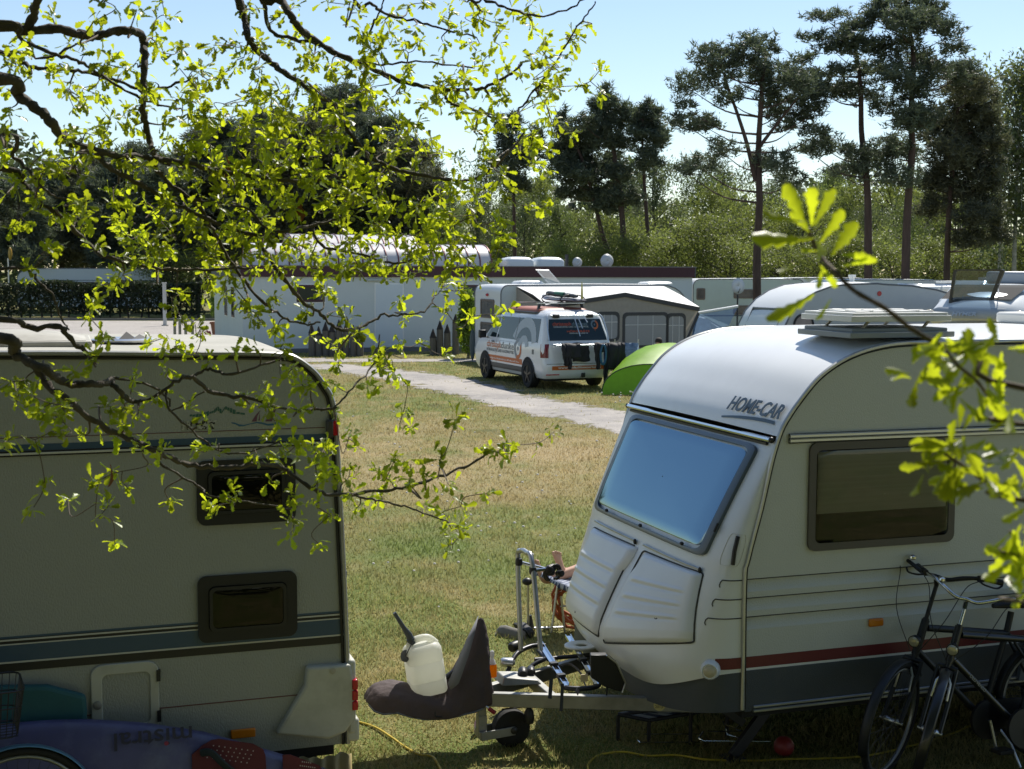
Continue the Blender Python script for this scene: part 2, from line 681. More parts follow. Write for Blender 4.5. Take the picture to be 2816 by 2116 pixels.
T1 = strip('gravel_track', [(300, 1003), (560, 1000), (760, 1000), (958, 1001), (1155, 1019), (1293, 1036), (1400, 1062), (1484, 1084), (1598, 1104), (1718, 1125), (1900, 1152), (2300, 1200)],
           [(300, 1022), (560, 1024), (760, 1020), (877, 1021), (1000, 1041), (1105, 1066), (1250, 1098), (1340, 1122), (1456, 1148), (1630, 1188), (1780, 1235), (2100, 1330)], 0.004, GRV)
T2 = strip('gravel_path', [(300, 984), (700, 985), (1000, 986), (1310, 987), (1700, 988)], [(300, 1000), (700, 999), (900, 998), (1310, 998), (1700, 1000)], 0.008, GRV, amp=0.2)
# paved yard beside the building
PAV = mat('pavers', (0.44, 0.41, 0.38), 0.85, var=0.15, vscale=0.6, dirt=0.35, dscale=1.2, dcol=(0.22, 0.2, 0.18))
def paver_mat():
    t = PAV.node_tree
    b = t.nodes['Principled BSDF']
    bt = t.nodes.new('ShaderNodeTexBrick')
    bt.inputs['Scale'].default_value = 2.2
    bt.inputs['Mortar Size'].default_value = 0.03
    bt.inputs['Color1'].default_value = (1, 1, 1, 1)
    bt.inputs['Color2'].default_value = (0.86, 0.84, 0.82, 1)
    bt.inputs['Mortar'].default_value = (0.45, 0.43, 0.4, 1)
    g = t.nodes.new('ShaderNodeNewGeometry')
    t.links.new(g.outputs['Position'], bt.inputs['Vector'])
    mx = t.nodes.new('ShaderNodeMix')
    mx.data_type = 'RGBA'
    mx.blend_type = 'MULTIPLY'
    mx.inputs['Factor'].default_value = 1
    src = b.inputs['Base Color'].links[0].from_socket
    t.links.new(src, mx.inputs['A'])
    t.links.new(bt.outputs[0], mx.inputs['B'])
    t.links.new(mx.outputs['Result'], b.inputs['Base Color'])
paver_mat()
mb = MB()
q = [ground(-250, 927), ground(640, 921), ground(630, 884), ground(-250, 882)]
mb.add([(p[0], p[1], 0.012) for p in q], [(0, 1, 2, 3)])
tag(mb.build('paved_yard', PAV, smooth=False), kind='structure')
mb = MB()
a, b = ground(-250, 880.5), ground(640, 882.5)
mb.beam((a[0], a[1], 0.06), (b[0], b[1], 0.06), 0.15, 0.13)
tag(mb.build('kerb', mat('kerb_concrete', (0.16, 0.15, 0.14), 0.9)), kind='structure')

def in_poly(px, py, poly):
    inside = np.zeros(len(px), bool)
    n = len(poly)
    for i in range(n):
        x1, y1 = poly[i]
        x2, y2 = poly[(i + 1) % n]
        c = ((y1 > py) != (y2 > py)) & (px < (x2 - x1) * (py - y1) / (y2 - y1 + 1e-12) + x1)
        inside ^= c
    return inside
def blades(name, n, d0, d1, hmin, hmax, wk, seed):
    r = np.random.default_rng(seed)
    d = d0 * (d1 / d0) ** r.random(n)
    x = d * r.uniform(-0.40, 0.42, n)
    keep = ~(in_poly(x, d, T1) & (r.random(n) < 0.985)) & ~(in_poly(x, d, T2) & (r.random(n) < 0.97))
    d, x = d[keep], x[keep]
    n = len(d)
    clump = 0.55 + 0.9 * (np.sin(x * 3.1 + np.sin(d * 2.3) * 2) * np.sin(d * 2.7 + np.sin(x * 1.9) * 2) * 0.5 + 0.5)
    h = r.uniform(hmin, hmax, n) * clump * (1 + d * 0.012)
    wd = (0.0035 + d * wk) * r.uniform(0.6, 1.3, n)
    a = r.uniform(0, 2 * np.pi, n)
    lean = r.uniform(0.1, 1.1, n) * h
    la = r.uniform(0, 2 * np.pi, n)
    V = np.zeros((n, 3, 3))
    V[:, 0] = np.c_[x - np.cos(a) * wd, d - np.sin(a) * wd, np.zeros(n)]
    V[:, 1] = np.c_[x + np.cos(a) * wd, d + np.sin(a) * wd, np.zeros(n)]
    V[:, 2] = np.c_[x + np.cos(la) * lean, d + np.sin(la) * lean, h]
    o = tri_mesh(name, V.reshape(-1, 3), np.arange(3 * n).reshape(-1, 3), BM)
    tag(o, 'short patchy lawn grass, green and straw coloured', 'grass', kind='stuff')
blades('grass', 330000, 6.3, 48, 0.018, 0.045, 0.00020, 11)
# clover blossom in the lawn
def daisies():
    pts = []
    r = random.Random(5)
    for (cx, cy, sx, sy, n) in ((1730, 1096, 60, 9, 26), (1760, 1455, 120, 35, 8), (1370, 1445, 90, 45, 20), (1250, 1230, 200, 60, 26), (1100, 1200, 120, 30, 12), (1500, 1400, 120, 60, 10), (1180, 1560, 160, 60, 8)):
        for _ in range(n):
            pts.append(ground(r.gauss(cx, sx), r.gauss(cy, sy)))
    mb = MB()
    for p in pts:
        d = p[1]
        s = 0.009 + d * 0.0005
        mb.ball((p[0], p[1], 0.05 + r.random() * 0.03 + d * 0.001), s * r.uniform(0.7, 1.2), 6, 4, (1, 1, 0.7))
    tag(mb.build('clover_blossom', mat('clover_white', (0.62, 0.58, 0.52), 0.8)), 'tiny white clover blossoms dotted over the lawn', 'flowers', kind='stuff')
daisies()
# ------------------------------------------------------------------ near caravan with the bowed nose
R = Frame(1.367, 7.586, 18.5)
def proj(p):
    q = np.asarray(p, float) - CAM
    d = q @ FW
    return CX + FPX * (q @ RT) / d, CY - FPX * (q @ UP) / d
def locate(fr, fn, px, py, a0, a1, b0, b1, n=60):
    """parameters (a, b) at which the surface fn(a, b) is seen at px, py"""
    for _ in range(4):
        best = None
        for a in np.linspace(a0, a1, n):
            for b in np.linspace(b0, b1, n):
                x, y = proj(fr.w(*fn(a, b)))
                e = (x - px) ** 2 + (y - py) ** 2
                if best is None or e < best[0]:
                    best = (e, a, b)
        da, db = (a1 - a0) / n * 2, (b1 - b0) / n * 2
        a0, a1, b0, b1 = best[1] - da, best[1] + da, best[2] - db, best[2] + db
        n = 12
    return best[1], best[2]

AL_R = mat('caravan_cream', (0.535, 0.55, 0.51), 0.42, bump=0.35, bscale=160, var=0.03, vscale=1.5, dirt=0.10, dscale=1.3, dcol=(0.35, 0.33, 0.27), stretch=(1, 1, 0.6))
GRP_R = mat('caravan_white_moulding', (0.72, 0.74, 0.74), 0.28, var=0.02, vscale=1.2, dirt=0.10, dscale=2.2, dcol=(0.38, 0.36, 0.30))
ROOF_R = mat('caravan_roof_white', (0.86, 0.87, 0.87), 0.22, var=0.02, dirt=0.08, dscale=5, dcol=(0.4, 0.38, 0.33))
SKIRT = mat('caravan_skirt_grey', (0.055, 0.065, 0.075), 0.55, bump=0.25, bscale=150, dirt=0.3, dscale=3, dcol=(0.12, 0.11, 0.09))
REDS = mat('caravan_stripe_red', (0.13, 0.012, 0.018), 0.4)
TRIM = mat('trim_alu', (0.5, 0.5, 0.47), 0.35, 0.6, dirt=0.3, dscale=9)
FRAMEW = mat('window_surround_brown', (0.085, 0.075, 0.065), 0.45)

def interp(z, tab):
    tab = sorted(tab)
    return float(np.interp(z, [t[0] for t in tab], [t[1] for t in tab]))
WID = 2.1
SIDE = [(-.035, .42), (-.04, 1.15), (-.02, 1.3), (.06, 1.594), (.125, 1.87), (.178, 2.03), (.236, 2.125), (.30, 2.206), (.404, 2.32), (.522, 2.402), (.654, 2.461), (.806, 2.50), (1.0, 2.521), (1.4, 2.525), (1.84, 2.523), (3.2, 2.52), (4.2, 2.49), (4.75, 2.38), (5.0, 2.1), (5.1, 1.5), (5.1, .42)]
SP = [tuple(p) for p in spline(SIDE, 4)]
def us(z):
    return interp(z, [(p[1], p[0]) for p in SIDE[:6]])
UC = [(2.1, .2), (1.97, .15), (1.9, .115), (1.6, -.045), (1.28, -.205), (1.196, -.235), (.936, -.37), (.70, -.475), (.60, -.485), (.5, -.45), (.40, -.36), (.33, -.22), (.2, -.1)]
UC = [(p[0], p[1]) for p in spline(sorted(UC), 5)]
def pz(z):
    return interp(z, [(.3, 2.5), (.6, 2.7), (1.2, 3.8), (1.6, 5.0), (2.0, 6.0)])
def nose(th, z, off=0.0):
    def raw(th, z):
        p = pz(z)
        c, s = math.cos(th), max(math.sin(th), 0.0)
        v = WID / 2 * (1 - math.copysign(abs(c) ** (2 / p), c))
        b = s ** (2 / p)
        u = us(z) + (interp(z, UC) - us(z)) * b
        return np.array([u, v, z])
    q = raw(th, z)
    if off:
        e = 1e-3
        a = raw(min(th + e, math.pi), z) - raw(max(th - e, 0), z)
        b = raw(th, z + e) - raw(th, z - e)
        n = np.cross(a, b)
        l = np.linalg.norm(n)
        if l > 1e-12:
            n = n / l
            if n[0] > 0 and abs(n[0]) > 0.3:
                n = -n
            elif abs(n[0]) <= 0.3 and (n[1] > 0) != (th > 1.57):
                n = -n
            q = q + n * off
    return tuple(q)
def th_v(v, z):
    t = 1 - 2 * v / WID
    return math.acos(max(-1, min(1, math.copysign(abs(t) ** (pz(z) / 2), t))))
def nv(v, z, off=0.0):
    return nose(th_v(v, z), z, off)

cr = frame_thing(R, 'caravan', 'cream caravan with a white bowed nose, red stripe and brown framed windows', 'caravan')
# side wall towards the camera and its twin on the far side
for near in (True, False):
    y0 = 0.0 if near else WID
    sg = 1 if near else -1
    mb = MB()
    up = [(u, z) for (u, z) in SP if z >= 1.195]
    up = [(-.04, 1.195)] + up + [(5.1, 1.195)]
    mb.add([(u, y0, z) for (u, z) in up], [tuple(range(len(up)))])
    # ledges pressed into the sheet below the window
    pz_rows = [1.195]
    rows = [(1.195, 0.0)]
    for zt in (1.178, 1.068, .958):
        rows += [(zt + .005, 0.0), (zt, 0.020), (zt - .045, 0.014), (zt - .07, 0.0)]
    rows += [(.42, 0.0)]
    cols = [-.038, .0, .4, 1.2, 2.4, 3.8, 5.1]
    mb.grid([[(c, y0 + sg * o, z) for c in cols] for (z, o) in rows], flip=near)
    mb.build('side_wall', AL_R, cr, smooth=25)
for zt in (1.181, 1.071, .961):  # dark tubes stand in for the shade under each ledge
    mb = MB()
    mb.tube([(-.03, .001, zt), (5.08, .001, zt)], .0038, 5)
    mb.build('groove_shade_line', mat('groove_shade', (.06, .06, .055), .8), cr)
# roof shell with a slight crown across
mb = MB()
i0 = next(i for i, p in enumerate(SP) if p[1] > 1.965)
prof = SP[i0:]
vs = [WID / 2 * (1 - math.cos(math.pi * k / 16)) for k in range(17)]
rows = []
for i, (u, z) in enumerate(prof):
    a, b = prof[max(i - 1, 0)], prof[min(i + 1, len(prof) - 1)]
    t = np.array([b[0] - a[0], b[1] - a[1]])
    n = np.array([-t[1], t[0]]) / np.linalg.norm(t)
    row = []
    for v in vs:
        c = 0.05 * (1 - abs(2 * v / WID - 1) ** 2.2)
        row.append((u + n[0] * c, v, z + n[1] * c))
    rows.append(row)
mb.grid(rows, flip=True)
mb.build('roof', ROOF_R, cr, smooth=60)
def shell(t, v):
    i = min(int(t), len(rows) - 2)
    f = t - i
    a = np.array([np.interp(v, vs, [q[k] for q in rows[i]]) for k in range(3)])
    b = np.array([np.interp(v, vs, [q[k] for q in rows[i + 1]]) for k in range(3)])
    return a + (b - a) * f
# bowed front moulding
def zlow(th):
    c = abs(math.cos(th))
    return .425 + .215 * c ** 2.0
mb = MB()
ths = [math.pi * k / 44 for k in range(45)]
mb.grid([[nose(t, 1.97 + (zlow(t) - 1.97) * s / 44) for t in ths] for s in range(45)])
mb.build('nose', GRP_R, cr, smooth=60)
mb = MB()
mb.grid([[tuple(np.array(nose(t, zlow(t) + .03)) * (1, 1, 0) + (0.025, 0, (zlow(t) + .03) + ((.30 + .11 * abs(math.cos(t))) - zlow(t) - .03) * s / 3)) for t in ths] for s in range(4)])
mb.build('front_skirt', SKIRT, cr, smooth=60)
# trim along the near and far roof edge
for y in (0.0, WID):
    mb = MB()
    e = -1 if y == 0 else 1
    mb.tube([(u, y + e * .004, z) for (u, z) in SP], 0.013, 6)
    mb.build('corner_trim', TRIM, cr, smooth=60)
    mb = MB()
    inn = []
    for i, (u, z) in enumerate(SP):
        a, b = SP[max(i - 1, 0)], SP[min(i + 1, len(SP) - 1)]
        t = np.array([b[0] - a[0], b[1] - a[1]])
        n = np.array([-t[1], t[0]]) / np.linalg.norm(t)
        inn.append((u - n[0] * .017, y + e * .003, z - n[1] * .017))
    mb.tube(inn, 0.005, 5)
    mb.build('trim_seal', M['black_plastic'], cr)
# rail over the front window
mb = MB()
mb.tube([nv(v, 1.968, .022) for v in np.linspace(.02, WID - .02, 15)], 0.015, 8)
mb.build('front_rail', M['chrome'], cr)
for v in (.02, WID - .02):
    mb = MB()
    mb.ball(nv(v, 1.968, .022), .019, 8, 6)
    mb.build('rail_end', M['black_plastic'], cr)
mb = MB()
mb.tube([nv(v, 1.945, .01) for v in np.linspace(.07, WID - .07, 15)], 0.010, 6)
mb.build('rail_seal', M['black_plastic'], cr)
# front window
def dens(loop, k=4):
    out = []
    for i, p in enumerate(loop):
        q = loop[(i + 1) % len(loop)]
        d = math.hypot(q[0] - p[0], q[1] - p[1])
        n = max(1, int(d / .09))
        out += [(p[0] + (q[0] - p[0]) * j / n, p[1] + (q[1] - p[1]) * j / n) for j in range(n)]
    return out
def patch(loop, ks, offs, fn):
    c = (sum(p[0] for p in loop) / len(loop), sum(p[1] for p in loop) / len(loop))
    mb = MB()
    mb.grid([[fn(c[0] + (p[0] - c[0]) * k, c[1] + (p[1] - c[1]) * k, o) for p in loop] for k, o in zip(ks, offs)], wrap=True)
    return mb
BLIND = mat('front_blind', (0.12, 0.18, 0.24), 0.5)
FRAMEB = mat('front_window_frame', (0.09, 0.12, 0.15), 0.3)
PANEB = glass('front_pane_glass', (0.58, 0.66, 0.72), (0.21, 0.31, 0.38), 0.10, 0.10)
wl = dens(quadloop([(.20, 1.275), (1.90, 1.275), (1.96, 1.925), (.14, 1.925)], .06))
fw_ = patch(wl, [1.0, 1.0, .985, .93, .925], [.0, .022, .026, .026, .004], nv).build('window', FRAMEB, cr, smooth=50)
wi = dens(quadloop([(.265, 1.325), (1.835, 1.325), (1.885, 1.885), (.215, 1.885)], .06))
patch(wi, [1, .8, .6, .4, .2, .01], [.004] * 6, nv).build('blind', BLIND, fw_, smooth=60)
patch(wi, [1.01, .985, .8, .6, .4, .2, .01], [.027, .030, .031, .032, .033, .033, .033], nv).build('pane', PANEB, fw_, smooth=60)
for v in (.45, 1.05, 1.62):
    mb = MB()
    p = nv(v, 1.302, .03)
    mb.ball(p, .013, 8, 6, (1, 1.3, .9))
    mb.build('latch', M['black_plastic'], fw_)
mb = MB()
mb.tube([nv(.175, 1.42, .03), nv(.172, 1.47, .03)], .008, 6)
mb.build('latch', M['black_plastic'], fw_)
# two locker lids
def lid(c4, groove_s, lock, side):
    n1, n2 = 40, 72
    def edge(a, w=.05):
        return min(1.0, max(0.0, min(a, 1 - a) / w)) ** 0.5
    rws = []
    for j in range(n2 + 1):
        t = j / n2
        row = []
        for i in range(n1 + 1):
            s = i / n1
            (av, az), (bv, bz), (cv, cz), (dv, dz) = c4
            v = (1 - s) * (1 - t) * av + s * (1 - t) * bv + s * t * cv + (1 - s) * t * dv
            z = (1 - s) * (1 - t) * az + s * (1 - t) * bz + s * t * cz + (1 - s) * t * dz
            wob = .045 * math.sin(min(1, max(0, (t - .72) / .2)) * math.pi / 2)
            v += -wob * (1 - s if side else s) * 1.0
            off = .002 + .036 * edge(s, .07) * edge(t, .06)
            off -= .012 * max(0, (.16 - t) / .16)
            for t0 in (.32, .50, .68):
                gs = min(1, max(0, (s - groove_s[0]) / .05)) * min(1, max(0, (groove_s[1] - s) / .05))
                x = (t - t0) / .020
                off += gs * (.007 * math.exp(-(x - 1) ** 2) - .006 * math.exp(-(x + .6) ** 2 * 1.3))
            row.append(nv(v, z, off))
        rws.append(row)
    mb = MB()
    mb.grid(rws)
    o = mb.build('locker_lid', GRP_R, cr, smooth=60)
    mb = MB()
    lp = nv(lock, c4[0][1] + .075, .03)
    n = Vector(np.array(nv(lock, c4[0][1] + .075, .05)) - np.array(lp)).normalized()
    mb.lathe([(.018, -.01), (.018, .004), (.011, .006), (.010, .001)], 12, lp, n)
    mb.build('lock', M['dark_steel'], o)
    mb = MB()
    lo = [(c4[0][0], c4[0][1]), (c4[1][0], c4[1][1]), (c4[2][0], c4[2][1]), (c4[3][0], c4[3][1])]
    ring_ = dens(quadloop(lo, .03), 3)
    mb.tube([nv(p[0], p[1], .003) for p in ring_], .006, 5, closed=True)
    mb.build('seal', mat('lid_seal', (.05, .05, .045), .7), o)
    return o
def lv(px, py):
    return locate(R, lambda a, b: nv(a, b), px, py, .02, 2.05, .40, 1.35, 50)
RB, RL, RTL, RTR = lv(1909, 1768), lv(1662, 1768), lv(1770, 1515), lv(1935, 1578)
LB_, LT = lv(1648, 1752), lv(1748, 1503)
lid([RB, RL, RTL, RTR], (.10, .88), RB[0] + .3, False)
lid([LB_, (1.78, .60), (1.80, 1.165), LT], (.06, .97), 1.45, True)
for a, b in ((lv(1932, 1563)[0], RTL[0] + .01), (LT[0] + .01, 1.80)):
    mb = MB()
    mb.tube([nv(v, 1.205, .012) for v in np.linspace(a, b, 8)], .0085, 6)
    o = mb.build('hinge_rail', TRIM, cr)
    mb = MB()
    p = nv(a, 1.20, .014)
    mb.ball(p, .012, 8, 6, (1, 1, 1.6))
    mb.build('hinge_cap', M['black_plastic'], o)
# grab handle recess at the near corner
gl_ = dens([(t, z) for (t, z) in rrect(.05, .55, 1.262, 1.44, .06, 4)])
rec = patch(gl_, [1.0, .96, .90, .6, .3, .01], [.003, -.006, -.03, -.045, -.05, -.05], nose).build('grab_recess', mat('grab_recess_white', (.55, .54, .49), .5), cr, smooth=60)
mb = MB()
mb.tube([nose(.20, 1.27, .002), nose(.25, 1.35, .012), nose(.30, 1.43, .002)], .013, 8)
mb.build('grab_bar', M['black_plastic'], rec)
# groove shade drawn as dark tubes, running on to the nose
for z, t1 in ((1.178, .36), (1.068, .40), (.958, .44)):
    mb = MB()
    pts = [nose(t, z, .002) for t in np.linspace(.005, t1, 8)] + [nose(t1 + .03, z - .012, .002), nose(t1 + .035, z - .03, .002), nose(t1 + .01, z - .042, .002)]
    mb.tube(pts, .0035, 5)
    mb.build('groove_shade_line', mat('groove_shade', (.06, .06, .055), .8), cr)
# front marker lamp
lp = np.array(nose(.30, .665, .0))
n = Vector((-.55, -.84, 0))
mb = MB()
mb.lathe([(.052, -.03), (.058, 0), (.052, .035), (.044, .05), (.040, .045)], 18, lp, n)
lampo = mb.build('marker_lamp', GRP_R, cr, smooth=50)
mb = MB()
mb.lathe([(.036, .03), (.036, .047), (.026, .056), (.01, .059)], 16, lp, n)
mb.build('lens', mat('clear_lens', (.5, .45, .33), .15), lampo)
# stripes and skirt on the near side
for (z0, z1, m, nm, pr) in ((.662, .728, REDS, 'red_stripe', .002), (.648, .662, mat('pinstripe_white', (.7, .7, .66), .5), 'pinstripe', .002), (.405, .648, SKIRT, 'skirt', .006)):
    mb = MB()
    mb.box(-.02, 5.09, -pr, .004, z0, z1)
    mb.build(nm, m, cr)
mb = MB()
for (z, r) in ((.432, .008), (.408, .010)):
    mb.tube([(.03, -.012, z), (5.05, -.012, z)], r, 6)
mb.build('sill_rail', M['alu'], cr)
mb = MB()
mb.add([nose(t, .662, .002) for t in np.linspace(0.004, .25, 8)] + [nose(t, .728, .002) for t in np.linspace(0.004, .25, 8)], [(i, i + 1, i + 9, i + 8) for i in range(7)])
mb.build('red_stripe', REDS, cr)
# side window with rail above
def side_window(fr_o, x0, x1, z0, z1, fw, m, y=0.0, dirn=-1, glassm='glass_smoke', r=.05, depth=.05, blind=None):
    f0 = lambda a, b: (a, y + dirn * .018, b)
    f1 = lambda a, b: (a, y - dirn * .002, b)
    out = rrect(x0, x1, z0, z1, r)
    inn = rrect(x0 + fw, x1 - fw, z0 + fw, z1 - fw, r * .7)
    mb = MB()
    mb.ring(out, inn, f0, f1)
    w_ = mb.build('window', m, fr_o, smooth=40)
    mb = MB()
    mb.prism(inn, lambda a, b: (a, y + dirn * .003, b), lambda a, b: (a, y + dirn * .001, b))
    mb.build('backing', mat('window_inside', (.035, .024, .018), .9, var=.5, vscale=6), w_)
    if blind:
        mb = MB()
        bz = z0 + (z1 - z0) * blind[0]
        mb.box(x0 + fw * 1.3, x1 - fw * 1.3, min(y + dirn * .004, y + dirn * .006), max(y + dirn * .004, y + dirn * .006), bz, z1 - fw * 1.2)
        mb.build('blind', blind[1], w_)
    c = ((x0 + x1) / 2, (z0 + z1) / 2)
    mb = MB()
    inn2 = dens(inn)
    rowsg = []
    for k, o in ((1.0, .012), (.985, .022), (.9, .025), (.5, .028), (.01, .028)):
        rowsg.append([(c[0] + (p[0] - c[0]) * k, y + dirn * o, c[1] + (p[1] - c[1]) * k) for p in inn2])
    mb.grid(rowsg, wrap=True, flip=dirn > 0)
    mb.build('pane', M[glassm], w_, smooth=60)
    return w_
CURT = mat('window_blind_grey', (.46, .46, .42), .8, var=.1, vscale=20, stretch=(.05, 1, 4))
w1 = side_window(cr, .365, 1.365, 1.32, 1.955, .045, FRAMEW, blind=(.34, CURT))
side_window(cr, 2.35, 3.35, 1.32, 1.955, .045, FRAMEW, blind=(.34, CURT))
mb = MB()
for z, r, m_ in ((1.998, .012, 0), (1.972, .012, 0)):
    mb.tube([(.232, -.014, z), (5.0, -.014, z - .01)], r, 6)
mb.box(.232, 5.0, -.012, .001, 1.955, 2.012, 1)
mb.build('awning_rail', [M['alu'], M['black_plastic']], cr)
mb = MB()
mb.box(.79, .89, -.02, .002, .838, .888)
mb.build('side_reflector', M['amber'], cr, bevel=.012)
# wheel arch and wheel
mb = MB()
arc = [(1.86, .42), (1.90, .60), (2.0, .70), (2.2, .735), (2.5, .735), (2.7, .70), (2.8, .6), (2.84, .42)]
arci = [(1.93, .42), (1.97, .56), (2.05, .64), (2.22, .67), (2.48, .67), (2.65, .64), (2.73, .56), (2.77, .42)]
mb.ring(arc, arci, lambda a, b: (a, -.035, b), lambda a, b: (a, 0.02, b))
mb.build('wheel_arch', mat('arch_grey', (.13, .15, .16), .5), cr, smooth=30)
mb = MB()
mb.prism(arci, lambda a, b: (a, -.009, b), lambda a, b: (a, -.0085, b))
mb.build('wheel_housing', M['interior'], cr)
mb = MB()
mb.lathe([(.19, 0), (.30, .01), (.325, .04), (.325, .15), (.30, .18), (.19, .19)], 28, (2.35, .0, .325), (0, 1, 0))
wh = mb.build('wheel', M['rubber'], cr)
mb = MB()
mb.lathe([(.05, .0), (.12, .015), (.17, .0), (.195, -.004), (.195, .04)], 24, (2.35, .0, .325), (0, 1, 0))
mb.build('rim', M['alu'], wh)
# floor pan, chassis
mb = MB()
mb.box(-.02, 5.05, .03, WID - .03, .36, .41)
mb.build('floor_pan', M['interior'], cr)
mb = MB()
HT = (-1.36, 1.0)                      # coupling
for vb in (.42, 1.68):
    mb.beam((HT[0], HT[1] + (.02 if vb > 1 else -.02), .315), (-.05, vb, .315), .05, .085)
    mb.beam((-.05, vb, .315), (4.4, vb, .315), .05, .085)
mb.beam((-.9, .80, .315), (-.9, 1.22, .315), .05, .07)
mb.beam((-.25, .55, .315), (-.25, 1.5, .315), .05, .07)
mb.build('drawbar', M['galvanised'], cr, bevel=.006)
mb = MB()
mb.tube([(HT[0] - .25, 1.0, .33), (HT[0] + .1, 1.0, .33)], .035, 10)
mb.box(HT[0] - .38, HT[0] - .2, .955, 1.045, .29, .37)
mb.tube([(HT[0] - .3, 1.0, .37), (HT[0] - .1, 1.0, .5)], .018, 8)
mb.build('coupling', M['dark_steel'], cr, bevel=.008)
# jockey wheel
JU, JV = -1.315, .95
mb = MB()
mb.beam((JU, JV, .40), (JU, JV, .21), .05, .05)
mb.beam((JU, JV, .22), (JU, JV, .08), .055, .06)
mb.beam((JU - .02, JV - .06, .10), (JU + .20, JV - .06, .115), .012, .055)
mb.beam((JU - .02, JV + .06, .10), (JU + .20, JV + .06, .115), .012, .055)
mb.beam((JU, JV - .06, .10), (JU, JV + .06, .10), .05, .05)
jk = mb.build('jockey_leg', M['galvanised'], cr, bevel=.004)
mb = MB()
mb.lathe([(.05, -.045), (.09, -.048), (.115, -.035), (.118, 0), (.115, .035), (.09, .048), (.05, .045)], 26, (JU + .19, JV, .118), (0, 1, 0))
mb.build('jockey_wheel', M['rubber'], jk)
mb = MB()
mb.lathe([(.012, -.075), (.022, -.07), (.024, -.05)], 14, (JU + .19, JV, .118), (0, 1, 0))
mb.build('hub', M['dark_steel'], jk)
# hand brake rod and red crank handle
mb = MB()
mb.tube([(-1.20, .90, .255), (-.5, .86, .275), (-.2, .8, .27)], .005, 5)
mb.build('brake_rod', M['dark_steel'], cr)
mb = MB()
a = R.V(1325, 1935, .92); b = R.V(1362, 1962, .88)
mb.tube([a, ((a[0] + b[0]) / 2, .9, (a[2] + b[2]) / 2)], .007, 6)
kn = mb.build('crank', M['alu'], cr)
mb = MB()
mb.tube([((a[0] + b[0]) / 2, .9, (a[2] + b[2]) / 2), b], .014, 8)
mb.build('crank_grip', mat('crank_red', (.25, .012, .02), .4), kn)
# cable plug hanging under the drawbar
mb = MB()
pl = R.V(1455, 1945, .85)
mb.lathe([(.012, .0), (.03, -.03), (.034, -.07), (.028, -.1), (.01, -.105)], 10, pl, (0, 0, 1))
mb.tube([(pl[0], pl[1], pl[2]), (pl[0] + .05, pl[1] + .03, .33)], .008, 5)
mb.build('hanging_plug', M['black_plastic'], cr)
# inspection sticker
mb = MB()
st = R.V(1740, 1910, .75)
# the near beam's outer face
bx = Vector((-.05 - HT[0], .42 - (HT[1] - .02), 0)).normalized()
bn = Vector((bx.y, -bx.x, 0))
tt = .80
sc_ = Vector((HT[0], HT[1] - .02, .315)) + bx * (tt * (Vector((-.05, .42, 0)) - Vector((HT[0], HT[1] - .02, 0))).length) + bn * .0262
def disc(c, r, ux, uy, n=20):
    return [tuple(Vector(c) + Vector(ux) * (r * math.cos(2 * math.pi * k / n)) + Vector(uy) * (r * math.sin(2 * math.pi * k / n))) for k in range(n)]
mb.add(disc(sc_, .036, bx, (0, 0, 1)), [tuple(range(20))])
sk = mb.build('sticker', mat('sticker_yellow', (.62, .55, .25), .6), cr)
text('2013', .024, M['black_plastic'], sk, sc_ + bn * .001 - bx * .027 + Vector((0, 0, -.018)), bx, (0, 0, 1), extrude=.0005)
# corner steady
mb = MB()
mb.beam((.42, .38, .36), (.08, .32, .015), .07, .035, (0, 1, 0))
mb.beam((-.05, .38, .36), (.17, .36, .2), .05, .03, (0, 1, 0))
mb.box(.02, .14, .26, .38, 0.0, .02)
mb.build('corner_steady', M['dark_steel'], cr, bevel=.004)
# roof hatch, propped open
hc = R.Z(2405, 914, 2.57)
hx, hy = hc[0], hc[1]
hb = MB()
hb.box(hx - .36, hx + .36, hy - .30, hy + .30, 2.55, 2.585)
hb.box(hx - .33, hx + .33, hy - .27, hy + .27, 2.583, 2.605)
hbo = hb.build('roof_hatch', mat('hatch_grey', (.28, .30, .30), .6), cr, bevel=.006)
hl = MB()
hl.box(hx - .345, hx + .345, hy - .285, hy + .285, 2.645, 2.68)
hl.box(hx - .33, hx + .33, hy - .27, hy + .27, 2.678, 2.697)
hl.box(hx - .27, hx + .27, hy - .21, hy + .21, 2.695, 2.706)
for k in (-.1, .1):
    hl.box(hx - .27, hx + .27, hy + k - .012, hy + k + .012, 2.704, 2.711)
    hl.box(hx + k * 1.6 - .012, hx + k * 1.6 + .012, hy - .21, hy + .21, 2.704, 2.711)
hl.build('hatch_lid', mat('hatch_white', (.72, .72, .68), .4, dirt=.1), hbo, bevel=.012)
for sx in (-.22, .2):
    for sy in (-.2, .2):
        hs = MB()
        hs.beam((hx + sx, hy + sy, 2.60), (hx + sx + .05, hy + sy, 2.65), .012, .016, (0, 1, 0))
        hs.build('hatch_stay', mat('stay_beige', (.5, .46, .38), .5), hbo)
# second vent at the frame edge
mb = MB()
vc = R.Z(2850, 890, 2.57)
mb.box(vc[0] - .2, vc[0] + .2, vc[1] - .2, vc[1] + .2, 2.57, 2.65)
mb.build('roof_vent', M['hatch_white'] if 'hatch_white' in M else MATS['hatch_white'], cr, bevel=.02)
# maker's lettering and swoosh on the front
BLUEG = mat('letter_blue_grey', (.09, .13, .17), .45)
t0, v0 = locate(R, lambda a, b: shell(a, b), 2000, 1126, 0, 18, .05, 1.2)
t1, v1 = locate(R, lambda a, b: shell(a, b), 2143, 1155, 0, 18, .05, 1.2)
t2, v2 = locate(R, lambda a, b: shell(a, b), 2013, 1092, 0, 18, .05, 1.2)
pA, pB, pC = shell(t0, v0), shell(t1, v1), shell(t2, v2)
ux = Vector(pB - pA)
